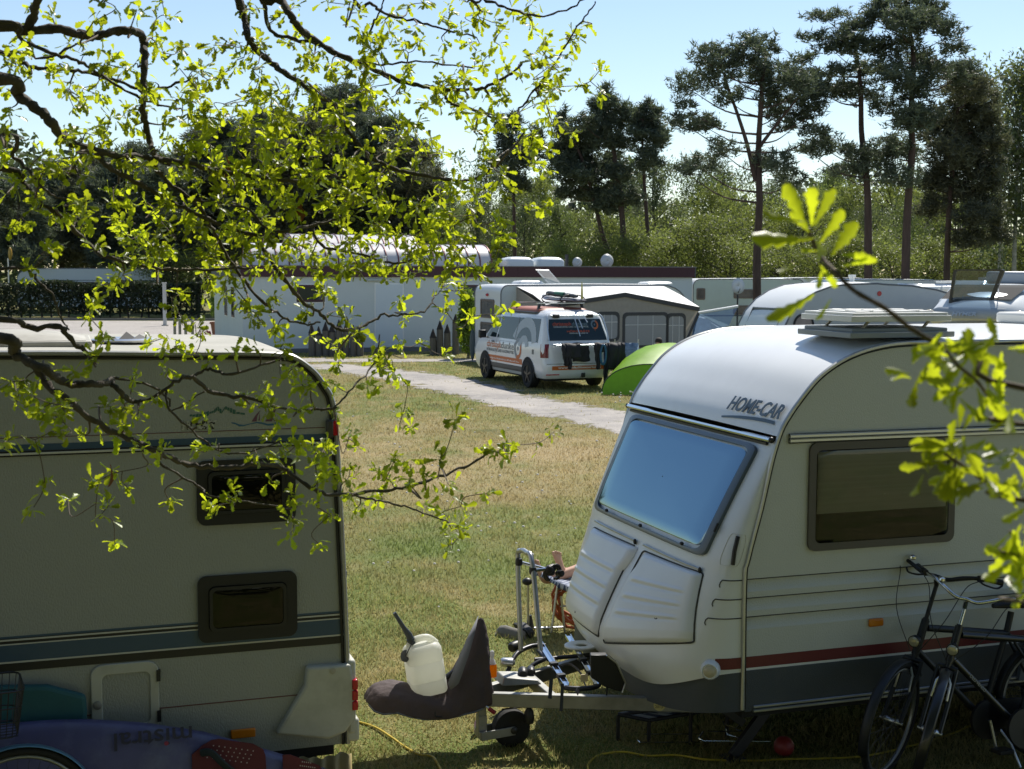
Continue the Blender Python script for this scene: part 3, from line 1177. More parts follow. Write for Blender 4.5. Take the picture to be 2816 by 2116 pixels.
# letter height follows the slope of the shell
slope = Vector(shell(t0 + 1.2, v0) - shell(t0, v0)).normalized()
nn = ux.normalized().cross(slope).normalized()
if nn.x > 0: nn = -nn
hgt = Vector(pC - pA).length
txt = text('HOME-CAR', hgt / .70, BLUEG, cr, Vector(pA) + nn * .012, ux, slope, extrude=.002, bold=.0025, shear=.22)
wd = max(v.co.dot(ux.normalized()) for v in txt.data.vertices) - min(v.co.dot(ux.normalized()) for v in txt.data.vertices)
kx = ux.length / wd
un = ux.normalized()
base = Vector(pA).dot(un)
for v in txt.data.vertices:
    s_ = v.co.dot(un) - base
    v.co += un * (s_ * (kx - 1))
sw = MB()
top, bot = [], []
for (px, py, wdt) in ((1986, 1147, 5), (2010, 1147, 6), (2040, 1149, 8), (2075, 1153, 9), (2105, 1158, 10), (2131, 1165, 10)):
    for lst, dy in ((top, -wdt / 2), (bot, wdt / 2)):
        a, b = locate(R, lambda a, b: shell(a, b), px, py + dy, 0, 14, .05, 1.2, 40)
        q = shell(a, b)
        lst.append(tuple(Vector(q) + nn * .006))
sw.grid([top, bot])
sw.build('swoosh', BLUEG, cr, smooth=True)
# ------------------------------------------------------------------ near caravan seen from its side, rear end to the right
L_ = Frame(-1.056, 7.113, 18.5)
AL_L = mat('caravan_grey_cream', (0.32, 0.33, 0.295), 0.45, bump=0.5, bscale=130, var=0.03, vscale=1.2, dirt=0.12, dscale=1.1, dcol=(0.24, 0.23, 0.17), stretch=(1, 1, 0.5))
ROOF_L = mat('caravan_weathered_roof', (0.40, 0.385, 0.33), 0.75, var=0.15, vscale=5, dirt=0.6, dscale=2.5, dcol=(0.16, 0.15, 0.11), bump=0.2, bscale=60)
BLUES = mat('stripe_blue', (0.035, 0.075, 0.125), 0.35)
BLKS = mat('stripe_black', (0.012, 0.012, 0.014), 0.4)
PINL = mat('pinstripe_cream', (0.55, 0.54, 0.47), 0.5)
PLAS_L = mat('bumper_cream', (0.48, 0.475, 0.40), 0.5, dirt=0.45, dscale=4, dcol=(0.16, 0.14, 0.09), var=.04)
cl = frame_thing(L_, 'caravan', 'weathered cream caravan with two black framed windows and dark blue stripes', 'caravan')
outl = [(.172, .36), (.173, .60), (.172, .815), (.155, 1.35), (.123, 2.05)]
outl += [L_.V(*p)[::2] for p in ((914, 1103), (892, 1060), (862, 1021), (814, 986))]
outl += [(-.16, 2.492), (-.35, 2.503), (-.8, 2.51), (-1.6, 2.525), (-3.5, 2.53), (-4.6, 2.5), (-4.95, 2.3), (-5.1, 1.9), (-5.2, 1.3), (-5.2, .36)]
SPL = [tuple(p) for p in spline(outl, 4)]
WL = 2.15
for y in (0.0, WL):
    mb = MB()
    mb.add([(u, y, z) for (u, z) in SPL], [tuple(range(len(SPL)))])
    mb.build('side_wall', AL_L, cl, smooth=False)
vsl = [WL * k / 12 for k in range(13)]
mb = MB()
rowsl = []
for i, (u, z) in enumerate(SPL):
    a, b = SPL[max(i - 1, 0)], SPL[min(i + 1, len(SPL) - 1)]
    t = np.array([b[0] - a[0], b[1] - a[1]])
    n = np.array([t[1], -t[0]]) / np.linalg.norm(t)
    rowsl.append([(u + n[0] * c, v, z + n[1] * c) for v in vsl for c in [0.012 * (1 - abs(2 * v / WL - 1) ** 3)]])
mb.grid(rowsl)
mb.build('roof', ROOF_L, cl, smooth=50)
mb = MB()
mb.tube([(u, -.006, z) for (u, z) in SPL], .014, 6)
mb.build('corner_trim', mat('trim_grey_alu', (.36, .36, .34), .4, .5, dirt=.4, dscale=8), cl)
mb = MB()
inn = []
for i, (u, z) in enumerate(SPL):
    a, b = SPL[max(i - 1, 0)], SPL[min(i + 1, len(SPL) - 1)]
    t = np.array([b[0] - a[0], b[1] - a[1]])
    n = np.array([t[1], -t[0]]) / np.linalg.norm(t)
    inn.append((u - n[0] * .024, -.004, z - n[1] * .024))
mb.tube(inn, .009, 5)
mb.build('trim_seal', M['black_plastic'], cl)
def stripe(z0, z1, nm, m, pr, x1=.155):
    mb = MB()
    mb.box(-5.15, x1, -pr, .001, z0, z1)
    mb.build(nm, m, cl)
stripe(2.036, 2.068, 'blue_stripe', BLUES, .003, .108)
stripe(2.008, 2.036, 'black_stripe', BLKS, .006, .10)
stripe(2.017, 2.027, 'pinstripe', PINL, .014, .09)
stripe(2.100, 2.1035, 'red_line', mat('line_red', (.12, .03, .03), .5), .002, .06)
stripe(1.090, 1.100, 'blue_stripe', BLUES, .003)
stripe(1.062, 1.090, 'black_stripe', BLKS, .002)
stripe(1.077, 1.085, 'pinstripe', PINL, .004)
stripe(1.056, 1.062, 'pinstripe', PINL, .004)
stripe(.972, 1.056, 'blue_stripe', BLUES, .003)
stripe(.963, .971, 'pinstripe', PINL, .004)
stripe(.921, .962, 'black_stripe', BLKS, .003)
stripe(.655, .660, 'red_line', M['line_red'], .003, -.1)
def winl(p0, p1, ztop, zbot):
    x0, x1 = p0, p1
    w_ = side_window(cl, x0, x1, zbot, ztop, .055, mat('window_frame_black', (.010, .010, .011), .5), glassm='glass_dark', r=.045, blind=(.05, mat('window_dim_curtain', (.10, .08, .06), .9, var=.3, vscale=9)))
    mb = MB()
    mb.ring(rrect(x0 + .058, x1 - .058, zbot + .058, ztop - .058, .03), rrect(x0 + .075, x1 - .075, zbot + .075, ztop - .075, .025), lambda a, b: (a, -.031, b), lambda a, b: (a, -.02, b))
    mb.build('pane_edge', M['black_plastic'], w_)
a, b = L_.V(544, 1680), L_.V(816, 1660)
c, d = L_.V(816, 1568), L_.V(816, 1746)
winl(a[0], b[0], c[2], d[2])
a, b = L_.V(541, 1380), L_.V(812, 1370)
c, d = L_.V(700, 1262), L_.V(760, 1434)
winl(a[0], b[0], c[2], d[2])
# service hatch
a, b = L_.V(250, 1900), L_.V(437, 1890)
c, d = L_.V(420, 1816), L_.V(420, 2010)
mb = MB()
mb.ring(rrect(a[0], b[0], d[2], c[2], .06), rrect(a[0] + .055, b[0] - .045, d[2] + .05, c[2] - .055, .03), lambda x, z: (x, -.014, z), lambda x, z: (x, .0, z))
hd = mb.build('service_hatch', PLAS_L, cl, bevel=.004)
mb = MB()
mb.prism(rrect(a[0] + .05, b[0] - .04, d[2] + .045, c[2] - .05, .03), lambda x, z: (x, -.006, z), lambda x, z: (x, -.001, z))
mb.build('hatch_panel', AL_L, hd)
for z in (c[2] - .08, d[2] + .08):
    mb = MB()
    mb.box(b[0] - .012, b[0] + .008, -.02, .0, z - .03, z + .03)
    mb.build('hinge', M['black_plastic'], hd)
mb = MB()
mb.lathe([(.022, 0), (.022, .008), (.012, .012)], 14, (a[0] + .03, -.014, (c[2] + d[2]) / 2 - .02), (0, -1, 0))
mb.build('lock', M['galvanised'], hd)
# moulded bumper corner with tail light
poly = [L_.V(*p)[::2] for p in ((840, 1830), (900, 1826), (962, 1821), (970, 1870), (974, 1966), (948, 2008), (900, 2027), (756, 2014), (835, 1882))]
mb = MB()
mb.prism(poly, lambda a, b: (a, -.045, b), lambda a, b: (a, .10, b))
bo = mb.build('bumper_corner', PLAS_L, cl, bevel=.016, seg=3)
mb = MB()
q = L_.V(915, 1846, -.045)
mb.lathe([(.017, 0), (.017, .003), (.012, .004)], 14, q, (0, -1, 0))
mb.build('cap', mat('cap_beige', (.40, .37, .29), .6), bo)
mb = MB()
mb.box(.17, .215, -.03, .5, .42, .83)
mb.box(.16, .235, -.02, .5, .37, .50)
rb = mb.build('rear_bumper', PLAS_L, cl, bevel=.015)
for (z0, z1) in ((.555, .605), (.610, .665), (.670, .725)):
    mb = MB()
    mb.box(.19, .222, -.052, .12, z0, z1)
    mb.build('tail_light', M['red_lens'], rb, bevel=.006)
mb = MB()
mb.box(.17, .215, .5, WL - .0, .40, .80)
mb.build('rear_panel', PLAS_L, cl, bevel=.01)
# rear marker lamp up high
a, b = L_.V(895, 1154), L_.V(922, 1203)
mb = MB()
mb.box(a[0], b[0] - .012, -.035, .0, b[2], a[2])
lm = mb.build('marker_lamp', mat('lamp_base_dark', (.05, .045, .04), .4), cl, bevel=.010)
mb = MB()
mb.box(b[0] - .018, b[0] + .012, -.036, .01, b[2] + .012, a[2] - .006)
mb.build('lens', M['red_lens'], lm, bevel=.006)
# amber reflector, handle, floor frame
a, b = L_.V(634, 2010), L_.V(702, 2024)
mb = MB()
mb.box(a[0], b[0], -.02, .001, b[2], a[2] + .006)
mb.build('side_reflector', M['amber'], cl, bevel=.006)
mb = MB()
q = L_.V(962, 1583)
mb.box(.135, .185, .04, .12, q[2] - .02, q[2] + .018)
mb.build('rear_handle', mat('grey_plastic', (.10, .11, .12), .5), cl, bevel=.006)
mb = MB()
mb.box(-5.1, .10, .02, WL - .02, .30, .355)
mb.box(-5.1, .02, .10, .16, .24, .30)
mb.build('chassis', M['interior'], cl)
mb = MB()
mb.lathe([(.19, 0), (.30, .01), (.325, .04), (.325, .15), (.30, .18), (.19, .19)], 28, (-2.6, .05, .325), (0, 1, 0))
mb.build('wheel', M['rubber'], cl)
# roof hatch and vent
hc = L_.Z(60, 948, 2.53)
mb = MB()
mb.box(hc[0] - .45, hc[0] + .36, hc[1] - .3, hc[1] + .35, 2.525, 2.56)
ro = mb.build('roof_hatch', mat('hatch_dirty', (.42, .40, .34), .6, dirt=.5, dscale=5), cl, bevel=.01)
mb = MB()
mb.grid([[(hc[0] - .43 + .76 * i / 10, hc[1] - .28 + .6 * j / 8, 2.562 + .05 * math.sin(math.pi * i / 10) ** .6 * math.sin(math.pi * j / 8) ** .6) for i in range(11)] for j in range(9)])
mb.build('hatch_dome', M['hatch_dirty'], ro, smooth=60)
vc = L_.Z(338, 937, 2.54)
mb = MB()
mb.lathe([(.17, 0), (.175, .012), (.15, .02), (.12, .015)], 20, (vc[0], vc[1], 2.535))
vo = mb.build('roof_vent', M['alu'], cl)
mb = MB()
for k, (s, h) in enumerate(((-.08, .03), (.02, .045), (.09, .03))):
    mb.add([(vc[0] + s - .05, vc[1] - .06, 2.545), (vc[0] + s + .06, vc[1] - .04, 2.545), (vc[0] + s + .03, vc[1] + .06, 2.55), (vc[0] + s, vc[1], 2.545 + h)], [(0, 1, 3), (1, 2, 3), (2, 0, 3)])
mb.build('vent_cover', M['black_plastic'], vo, smooth=False)
# worn decals
def decal(name, polys, m, y=-.002):
    mb = MB()
    for pl in polys:
        pts = [L_.V(*p) for p in pl]
        mb.add([(q[0], y, q[2]) for q in pts], [tuple(range(len(pts)))])
    return mb.build(name, m, cl, smooth=False)
def cz(pts):
    return [(480 + x / 4.608, 1080 + y / 4.608) for x, y in pts]
wave_t = cz([(720, 378), (760, 380), (820, 405), (880, 410), (960, 392), (1040, 372), (1110, 378), (1180, 398), (1240, 392), (1330, 366), (1400, 362), (1470, 376)])
wave_b = cz([(720, 390), (770, 402), (820, 430), (880, 425), (960, 402), (1040, 388), (1100, 398), (1180, 420), (1240, 416), (1330, 386), (1400, 376), (1470, 382)])
for i in range(len(wave_t) - 1):
    pass
mbw = MB()
T = [L_.V(*p) for p in wave_t]
B_ = [L_.V(*p) for p in wave_b]
mbw.grid([[(q[0], -.002, q[2]) for q in T], [(q[0], -.002, q[2]) for q in B_]])
mbw.build('wave_decal', mat('decal_blue', (.03, .12, .22), .5), cl)
decal('sail_decal', [cz([(975, 368), (1025, 290), (1088, 222), (1050, 300), (1040, 366)]), cz([(1062, 355), (1082, 250), (1080, 355)]), cz([(1150, 366), (1185, 300), (1222, 260), (1290, 200), (1250, 300), (1235, 366)]), cz([(1255, 362), (1278, 280), (1280, 362)])], mat('decal_plum', (.13, .05, .08), .6))
mnt = cz([(190, 290), (270, 294), (360, 290), (440, 262), (500, 240), (545, 200), (600, 250), (640, 190), (700, 220), (780, 255), (900, 275)])
mbm = MB()
T = [L_.V(*p) for p in mnt]
for i in range(len(T) - 1):
    for f0, f1 in ((.02, .38), (.45, .92)):
        a, b = np.array(T[i]), np.array(T[i + 1])
        p, q = a + (b - a) * f0, a + (b - a) * f1
        hgt = .006 + .004 * ((i * 7) % 3)
        mbm.add([(p[0], -.002, p[2] - hgt), (q[0], -.002, q[2] - hgt * .6), (q[0], -.002, q[2] + hgt), (p[0], -.002, p[2] + hgt * .7)], [(0, 1, 2, 3)])
mbm.build('mountain_decal', mat('decal_green', (.04, .12, .09), .6), cl, smooth=False)
# flaking maker's name
fl = mat('flaking_black', (.012, .012, .012), .6)
def flake(m):
    t = m.node_tree
    n = t.nodes.new('ShaderNodeTexNoise')
    n.inputs['Scale'].default_value = 60
    n.inputs['Detail'].default_value = 4
    r = t.nodes.new('ShaderNodeMapRange')
    r.inputs[1].default_value = .50
    r.inputs[2].default_value = .53
    tc = t.nodes.new('ShaderNodeTexCoord')
    t.links.new(tc.outputs['Object'], n.inputs['Vector'])
    t.links.new(n.outputs[0], r.inputs[0])
    mx = t.nodes.new('ShaderNodeMix')
    mx.data_type = 'RGBA'
    t.links.new(r.outputs[0], mx.inputs['Factor'])
    mx.inputs['A'].default_value = (.012, .012, .012, 1)
    mx.inputs['B'].default_value = (.42, .41, .35, 1)
    t.links.new(mx.outputs['Result'], t.nodes['Principled BSDF'].inputs['Base Color'])
flake(fl)
q = L_.V(500, 1181)
q2 = L_.V(598, 1178)
tt_ = text('HOBBY', .058, fl, cl, (q[0], -.003, q[2]), (1, 0, 0), (0, 0, 1), extrude=.001, bold=.004)
xs_ = [v.co.x for v in tt_.data.vertices]
k = (q2[0] - q[0]) / (max(xs_) - min(xs_))
for v in tt_.data.vertices:
    v.co.x = q[0] + (v.co.x - min(xs_)) * k

# ------------------------------------------------------------------ things by the near caravans
# corrugated sheet under the rear corner
cs = MB()
p0 = L_.V(700, 2040, -.10)
p1 = L_.V(968, 2040, -.10)
n = 60
rows_ = []
for z in (0.0, .16, .335):
    rows_.append([(p0[0] - .2 + (p1[0] + .2 - p0[0]) * i / n, -.10 + .018 * math.sin(i * 1.05) + (z - .2) * .05, z + .008 * math.sin(i * .37)) for i in range(n + 1)])
cs.grid(rows_)
o = cs.build('corrugated_sheet', mat('corrugated_yellowed', (.34, .27, .12), .6, dirt=.7, dscale=5, dcol=(.12, .09, .04), var=.2), smooth=60)
o.location = (L_.x, L_.y, 0)
o.rotation_euler = (0, 0, L_.a)
sm = o.modifiers.new('thick', 'SOLIDIFY'); sm.thickness = .004
tag(o, 'dirty yellowed corrugated plastic sheet standing under the caravan corner', 'plastic sheet')

# windsurf board lying on its edge
bd = Frame(*(L_.w(-.6, -.24, 0)[:2]), 18.5)
BT = thing('windsurf_board', 'scratched purple windsurf board with red dotted foot pads', 'surfboard', (bd.x, bd.y, 0), bd.a)
VB = -.15
def bz(px, py):
    return bd.V(px, py, 0)
top_e = [bz(*p) for p in ((-160, 2030), (0, 2003), (150, 1992), (250, 1990), (400, 1998), (560, 2020), (700, 2056), (830, 2094), (930, 2128))]
BOARD = mat('board_purple', (.075, .075, .18), .35, var=.35, vscale=2.2, dirt=.6, dscale=1.6, dcol=(.33, .36, .45))
def board_mesh():
    m = MB()
    # outline along the length: top edge from the photo, bottom edge at the ground
    us_ = [p[0] for p in top_e]
    zs_ = [p[2] for p in top_e]
    n = 40
    U0, U1 = us_[0] - 1.2, us_[-1] + .12
    secs = []
    for i in range(n + 1):
        u = U0 + (U1 - U0) * i / n
        if u < us_[0]:
            f = (u - U0) / (us_[0] - U0)
            zt = zs_[0] * math.sqrt(max(0.02, 1 - (1 - f) ** 2 * .9))
        elif u > us_[-1]:
            f = (U1 - u) / (U1 - us_[-1])
            zt = zs_[-1] * (.5 + .5 * f)
        else:
            zt = float(np.interp(u, us_, zs_))
        zb = .0
        cz_, hz = (zt + zb) / 2, (zt - zb) / 2
        th = .06
        lean = .30                      # leans back on the caravan side
        ring_ = []
        for k in range(20):
            a = 2 * math.pi * k / 20
            ca, sa = math.cos(a), math.sin(a)
            y = th * math.copysign(abs(ca) ** .55, ca)
            z = cz_ + hz * math.copysign(abs(sa) ** .8, sa)
            ring_.append((u, y + (z - .3) * lean * .6, z))
        secs.append(ring_)
    m.grid(secs, wrap=True, flip=True)
    m.add(secs[0], [tuple(range(20))])
    m.add(secs[-1], [tuple(range(20))[::-1]])
    return m
bdo = board_mesh().build('board', BOARD, BT, smooth=50)
def on_deck(u, z, off=.003):
    return (u, -.06 - off + (z - .3) * .18, z)
def deckp(px, py, off=.003):
    q = bd.V(px, py, -.08)
    return on_deck(q[0], q[2], off)
PADR = mat('pad_red', (.10, .013, .018), .7, var=.15, vscale=12)
pads = [[(586, 2046), (605, 2043), (700, 2055), (728, 2070), (733, 2085), (735, 2140), (530, 2145), (530, 2085), (560, 2060)], [(780, 2084), (800, 2082), (880, 2110), (905, 2140), (780, 2150)]]
for pl in pads:
    mb = MB()
    mb.add([deckp(*p) for p in pl] + [deckp(p[0], p[1], .010) for p in pl], [tuple(range(len(pl), 2 * len(pl)))] + [(i, (i + 1) % len(pl), (i + 1) % len(pl) + len(pl), i + len(pl)) for i in range(len(pl))])
    pd = mb.build('foot_pad', PADR, BT, smooth=False)
    mb = MB()
    x0, x1 = min(p[0] for p in pl), max(p[0] for p in pl)
    for i in range(8):
        for j in range(4):
            px = x0 + 60 + (x1 - x0 - 80) * i / 8 - j * 6
            py = 2060 + j * 11 + (px - 590) * .12
            if not in_poly(np.array([px]), np.array([py]), [(p[0], p[1]) for p in pl])[0]:
                continue
            c = Vector(deckp(px, py, .0108))
            mb.add(disc(c, .0036, (1, 0, 0), (0, .18, 1), 8), [tuple(range(8))])
    tag(mb.build('pad_dots', mat('pad_dot', (.45, .35, .33), .7), pd, smooth=False), kind='stuff')
mb = MB()
c = Vector(deckp(460, 2056, .006))
mb.add(disc(c, .011, (1, 0, 0), (0, .18, 1), 14), [tuple(range(14))])
mb.build('red_dot', mat('dot_red', (.25, .02, .06), .5), BT)
a = deckp(535, 2010, .004)
text('mistral', .125, mat('letter_navy', (.02, .02, .05), .5), BT, a, (-1, 0, 0), (0, -.18, -1), extrude=.001, bold=.001, xs=1.15)
mb = MB()
pts = [Vector(deckp(555, 2078, .02)), Vector(deckp(580, 2070, .06)), Vector(deckp(610, 2095, .07)), Vector(deckp(640, 2125, .02))]
mb.tube([tuple(p) for p in spline(pts, 5)], .020, 8, flat=.5)
mb.build('foot_strap', mat('strap_dark', (.02, .03, .035), .8), BT)
# teal board bag behind it
tb = MB()
pp = [L_.V(*p, -.09) for p in ((-160, 1900), (0, 1890), (130, 1888), (236, 1915), (240, 1960), (236, 2060), (-160, 2080))]
tb.prism([(p[0], p[2]) for p in pp], lambda a, b: (a, -.09, b), lambda a, b: (a, -.03, b))
o = tb.build('board_bag', mat('teal_cloth', (.02, .10, .11), .7, var=.2, vscale=4), smooth=False, bevel=.02)
o.location = (L_.x, L_.y, 0)
o.rotation_euler = (0, 0, L_.a)
tag(o, 'dark teal board bag leaning on the weathered caravan behind the bicycle basket', 'board bag')
# ------------------------------------------------------------------ on and around the drawbar
def world_of(fr, p):
    return tuple(fr.w(*p))
# brown hitch cover
CLOTH = mat('cover_brown', (.075, .055, .055), .85, bump=.3, bscale=40, var=.12, vscale=6)
cov = frame_thing(R, 'hitch_cover', 'brown fabric hood pulled over the caravan hitch, peaked at one end', 'cover')
HV = 1.0
def hp(px, py):
    q = R.V(px, py, HV)
    return (q[0], q[2])
TOPE = [hp(*p) for p in ((1008, 1925), (1016, 1900), (1040, 1882), (1075, 1874), (1110, 1876), (1150, 1892), (1190, 1905), (1215, 1895), (1235, 1862), (1262, 1810), (1290, 1750), (1308, 1712), (1321, 1692), (1333, 1702), (1341, 1740), (1343, 1800), (1344, 1860), (1344, 1905))]
BOTE = [hp(*p) for p in ((1008, 1930), (1016, 1940), (1040, 1945), (1075, 1940), (1110, 1950), (1150, 1958), (1190, 1958), (1215, 1956), (1235, 1952), (1262, 1948), (1290, 1942), (1308, 1936), (1321, 1932), (1333, 1928), (1341, 1925), (1343, 1924), (1344, 1922), (1344, 1918))]
HW = [.06, .11, .14, .15, .15, .15, .15, .145, .14, .13, .115, .10, .09, .085, .08, .08, .08, .07]
secs = []
for i, ((u, zt), (_, zb), w_) in enumerate(zip(TOPE, BOTE, HW)):
    row = []
    for k in range(13):
        a = math.pi * k / 12
        ca, sa = math.cos(a), math.sin(a)
        fold = .006 * math.sin(i * 1.9 + k * 1.3) + .005 * math.sin(k * 2.6 + i * .7)
        sharp = .5 if i < 8 else .9
        z = zb + (zt - zb) * sa ** sharp
        yy = HV - ca * (w_ + fold) * (1 - .55 * sa ** 3 * (1 if i > 8 else .2))
        row.append((u + fold * .5, yy, z))
    secs.append(row)
mb = MB()
mb.grid(secs)
o = mb.build('hood', CLOTH, cov, smooth=60)
sm = o.modifiers.new('sub', 'SUBSURF'); sm.levels = 2; sm.render_levels = 3
for nm_, sc_k, st_k in (('folds', .16, .022), ('creases', .05, .010)):
    tx = bpy.data.textures.new(nm_, 'CLOUDS')
    tx.noise_scale = sc_k
    tx.noise_depth = 2
    dm_ = o.modifiers.new(nm_, 'DISPLACE')
    dm_.texture = tx
    dm_.strength = st_k
sm = o.modifiers.new('thick', 'SOLIDIFY'); sm.thickness = .004
mb = MB()
mb.tube([(u, y, z) for (u, y, z) in [s[0] for s in secs]], .006, 5)
mb.build('hem', mat('cover_piping', (.12, .13, .14), .7), cov)
mb = MB()
fp = [R.V(px, py, vv) for px, py, vv in ((1232, 1880, .90), (1250, 1836, .91), (1285, 1756, .93), (1316, 1694, .97), (1306, 1740, .90), (1290, 1800, .87), (1262, 1880, .855), (1240, 1898, .86))]
mb.add(fp, [(0, 1, 6, 7), (1, 2, 5, 6), (2, 3, 4, 5)])
mb.build('lining', mat('cover_lining', (.16, .165, .18), .8), cov, smooth=True).modifiers.new('thick', 'SOLIDIFY').thickness = .003
mb = MB()
for px in (1196, 1214):
    a = R.V(px, 1950, HV - .14)
    mb.tube([(a[0], HV - .14, a[2]), (a[0], HV - .15, a[2] - .045)], .006, 5)
a, b = R.V(1196, 1950, HV - .14), R.V(1214, 1950, HV - .14)
mb.tube([(a[0], HV - .15, a[2] - .045), (b[0], HV - .15, b[2] - .045)], .006, 5)
mb.build('buckle', M['black_plastic'], cov)

# water canister
HD = leafmat('canister_plastic', (.78, .78, .72), (.95, .95, .86), .5, .35, .03, .4)
ct = thing('water_canister', 'milky white plastic water canister with a grey spout, standing on the brown cover', 'canister')
ct.location = world_of(R, R.V(1178, 1904, HV - .02))
ct.rotation_euler = (rad(4), rad(-8), R.a)
secs = []
for (z, sx, sy, r) in ((0, .085, .055, .03), (.004, .105, .072, .035), (.02, .112, .08, .04), (.09, .112, .08, .04), (.094, .109, .077, .04), (.10, .112, .08, .04), (.21, .112, .08, .04), (.214, .109, .077, .04), (.22, .112, .08, .04), (.285, .112, .08, .045), (.305, .104, .072, .05), (.318, .085, .055, .05)):
    lo = rrect(-sx, sx, -sy, sy, min(r, sy * .9), 4)
    secs.append([(a - z * .02, b, z) for a, b in lo])
mb = MB()
mb.grid(secs, wrap=True)
mb.add(secs[0], [tuple(range(len(secs[0])))[::-1]])
mb.add(secs[-1], [tuple(range(len(secs[0])))])
body = mb.build('body', HD, ct, smooth=50)
mb = MB()
mb.tube(spline([(-.085, 0, .30), (-.07, 0, .335), (-.02, 0, .352), (.04, 0, .345), (.085, 0, .30)], 5), .021, 10)
mb.build('handle', HD, ct, smooth=60)
mb = MB()
mb.lathe([(.034, -.015), (.036, .0), (.036, .026), (.030, .03)], 18, (-.102, -.02, .265), (-.75, -.5, .45))
mb.build('cap', mat('cap_dark', (.03, .035, .04), .5), ct)
mb = MB()
mb.tube([(-.06, .0, .335), (-.075, 0, .39), (-.10, 0, .44), (-.145, 0, .545)], [.023, .021, .014, .011], 10)
mb.lathe([(.026, 0), (.026, .035)], 12, (-.06, 0, .33), (-.25, 0, 1))
mb.build('spout', mat('spout_grey', (.06, .07, .08), .45), ct)
mb = MB()
mb.tube(spline([(-.12, -.045, .28), (-.10, -.06, .32), (-.06, -.03, .355)], 5), .003, 5)
mb.build('cap_tether', M['black_plastic'], ct)

# soap bottle
sb = thing('soap_bottle', 'small clear bottle of orange washing-up liquid behind the brown cover', 'bottle', world_of(R, R.V(1353, 1863, 1.08)), R.a)
mb = MB()
mb.lathe([(.020, 0), (.030, .006), (.032, .03), (.030, .075), (.026, .085)], 16)
mb.build('liquid', leafmat('soap_orange', (.55, .22, .01), (.9, .42, .02), .6, .15, .05), sb)
mb = MB()
mb.lathe([(.0265, .086), (.018, .11), (.011, .12), (.011, .135), (.015, .137), (.013, .165), (.005, .172)], 14)
mb.build('cap', leafmat('bottle_cap', (.6, .6, .6), (.7, .7, .7), .4, .3, .03), sb)

# bicycle carrier folded on the drawbar
bc = frame_thing(R, 'bike_carrier', 'folded silver tube bicycle carrier lying across the drawbar', 'bike carrier')
TUB = mat('tube_silver', (.42, .43, .44), .35, .85)
HU = -.96
q1, q2, q3, q4 = R.U(1432, 1790, HU), R.U(1424, 1545, HU), R.U(1464, 1552, HU), R.U(1487, 1790, HU)
q5, q6 = R.U(1432, 1516, HU), R.U(1449, 1521, HU)
mb = MB()
mb.tube(spline([q1, q2, q5, q6, q3, q4], 5), .0165, 10)
mb.build('hoop', TUB, bc, smooth=60)
for (q, e) in ((R.U(1427, 1546, HU), (1503, 1566)), (R.U(1465, 1570, HU), (1508, 1565))):
    mb = MB()
    f = R.V(*e, q[1] - .02)
    mb.tube([q, f], .011, 8)
    arm = mb.build('clamp_arm', M['chrome'], bc)
    mb = MB()
    mb.lathe([(.02, -.022), (.024, -.01), (.024, .01), (.02, .022)], 12, q, (0, 0, 1))
    mb.build('joint', M['black_plastic'], arm)
    mb = MB()
    for k, (dx, dz) in enumerate(((0, .0), (.02, -.02), (.035, .0))):
        mb.ball((f[0] + dx, f[1] + (k - 1) * .02, f[2] + dz), .026, 10, 7, (1, .8, 1))
    pts = [(f[0] + .01 + .03 * math.cos(t), f[1] - .01, f[2] - .025 + .045 * math.sin(t)) for t in np.linspace(1.2, 4.6, 8)]
    mb.tube(pts, .010, 7)
    pts = [(f[0] + .055 + .03 * math.cos(t), f[1] + .01, f[2] - .025 + .045 * math.sin(t)) for t in np.linspace(2.0, -1.6, 8)]
    mb.tube(pts, .010, 7)
    mb.lathe([(.015, 0), (.021, .01), (.021, .03), (.012, .035)], 12, (f[0] + .07, f[1], f[2] - .03), (.4, -1, 0))
    mb.build('clamp', M['black_plastic'], arm)
ZR = .435
for (a, b) in (((1484, 1772), (1557, 1888)), ((1562, 1752), (1640, 1884))):
    pa, pb = R.Z(*a, ZR + .0), R.Z(*b, ZR - .06)
    mb = MB()
    mb.beam(pa, pb, .034, .014)
    for sx in (-.018, .018):
        mb.beam((pa[0] + sx, pa[1], pa[2] + .008), (pb[0] + sx, pb[1], pb[2] + .008), .004, .022)
    rl = mb.build('wheel_rail', M['chrome'], bc)
    for f in (.55, .82):
        c = [pa[k] + (pb[k] - pa[k]) * f for k in range(3)]
        mb = MB()
        mb.box(c[0] - .025, c[0] + .025, c[1] - .02, c[1] + .02, c[2] + .006, c[2] + .028)
        mb.build('strap_buckle', M['black_plastic'], rl)
    c = [pa[k] + (pb[k] - pa[k]) * .6 for k in range(3)]
    mb = MB()
    pts = spline([(c[0] + .03, c[1], c[2] + .015), (c[0] + .09, c[1] - .03, c[2] + .03), (c[0] + .13, c[1] - .12, c[2] - .01), (c[0] + .12, c[1] - .24, c[2] - .07)], 5)
    mb.tube(pts, .009, 6, flat=.35)
    mb.build('strap', mat('strap_grey', (.09, .09, .10), .4), rl)
pa, pb, pc = R.Z(1557, 1892, ZR - .07), R.Z(1642, 1888, ZR - .07), R.Z(1620, 1806, ZR)
mb = MB()
mb.tube([R.Z(1480, 1790, ZR - .01), R.Z(1500, 1812, ZR - .03)], .014, 8)
mb.tube(spline([R.Z(1520, 1812, ZR - .03), R.Z(1545, 1880, ZR - .07), pa, ((pa[0] + pb[0]) / 2, (pa[1] + pb[1]) / 2 - .03, pb[2]), pb, R.Z(1652, 1872, ZR - .07)], 5), .016, 8)
mb.tube([R.Z(1470, 1815, ZR - .03), R.Z(1640, 1800, ZR - .03)], .014, 8)
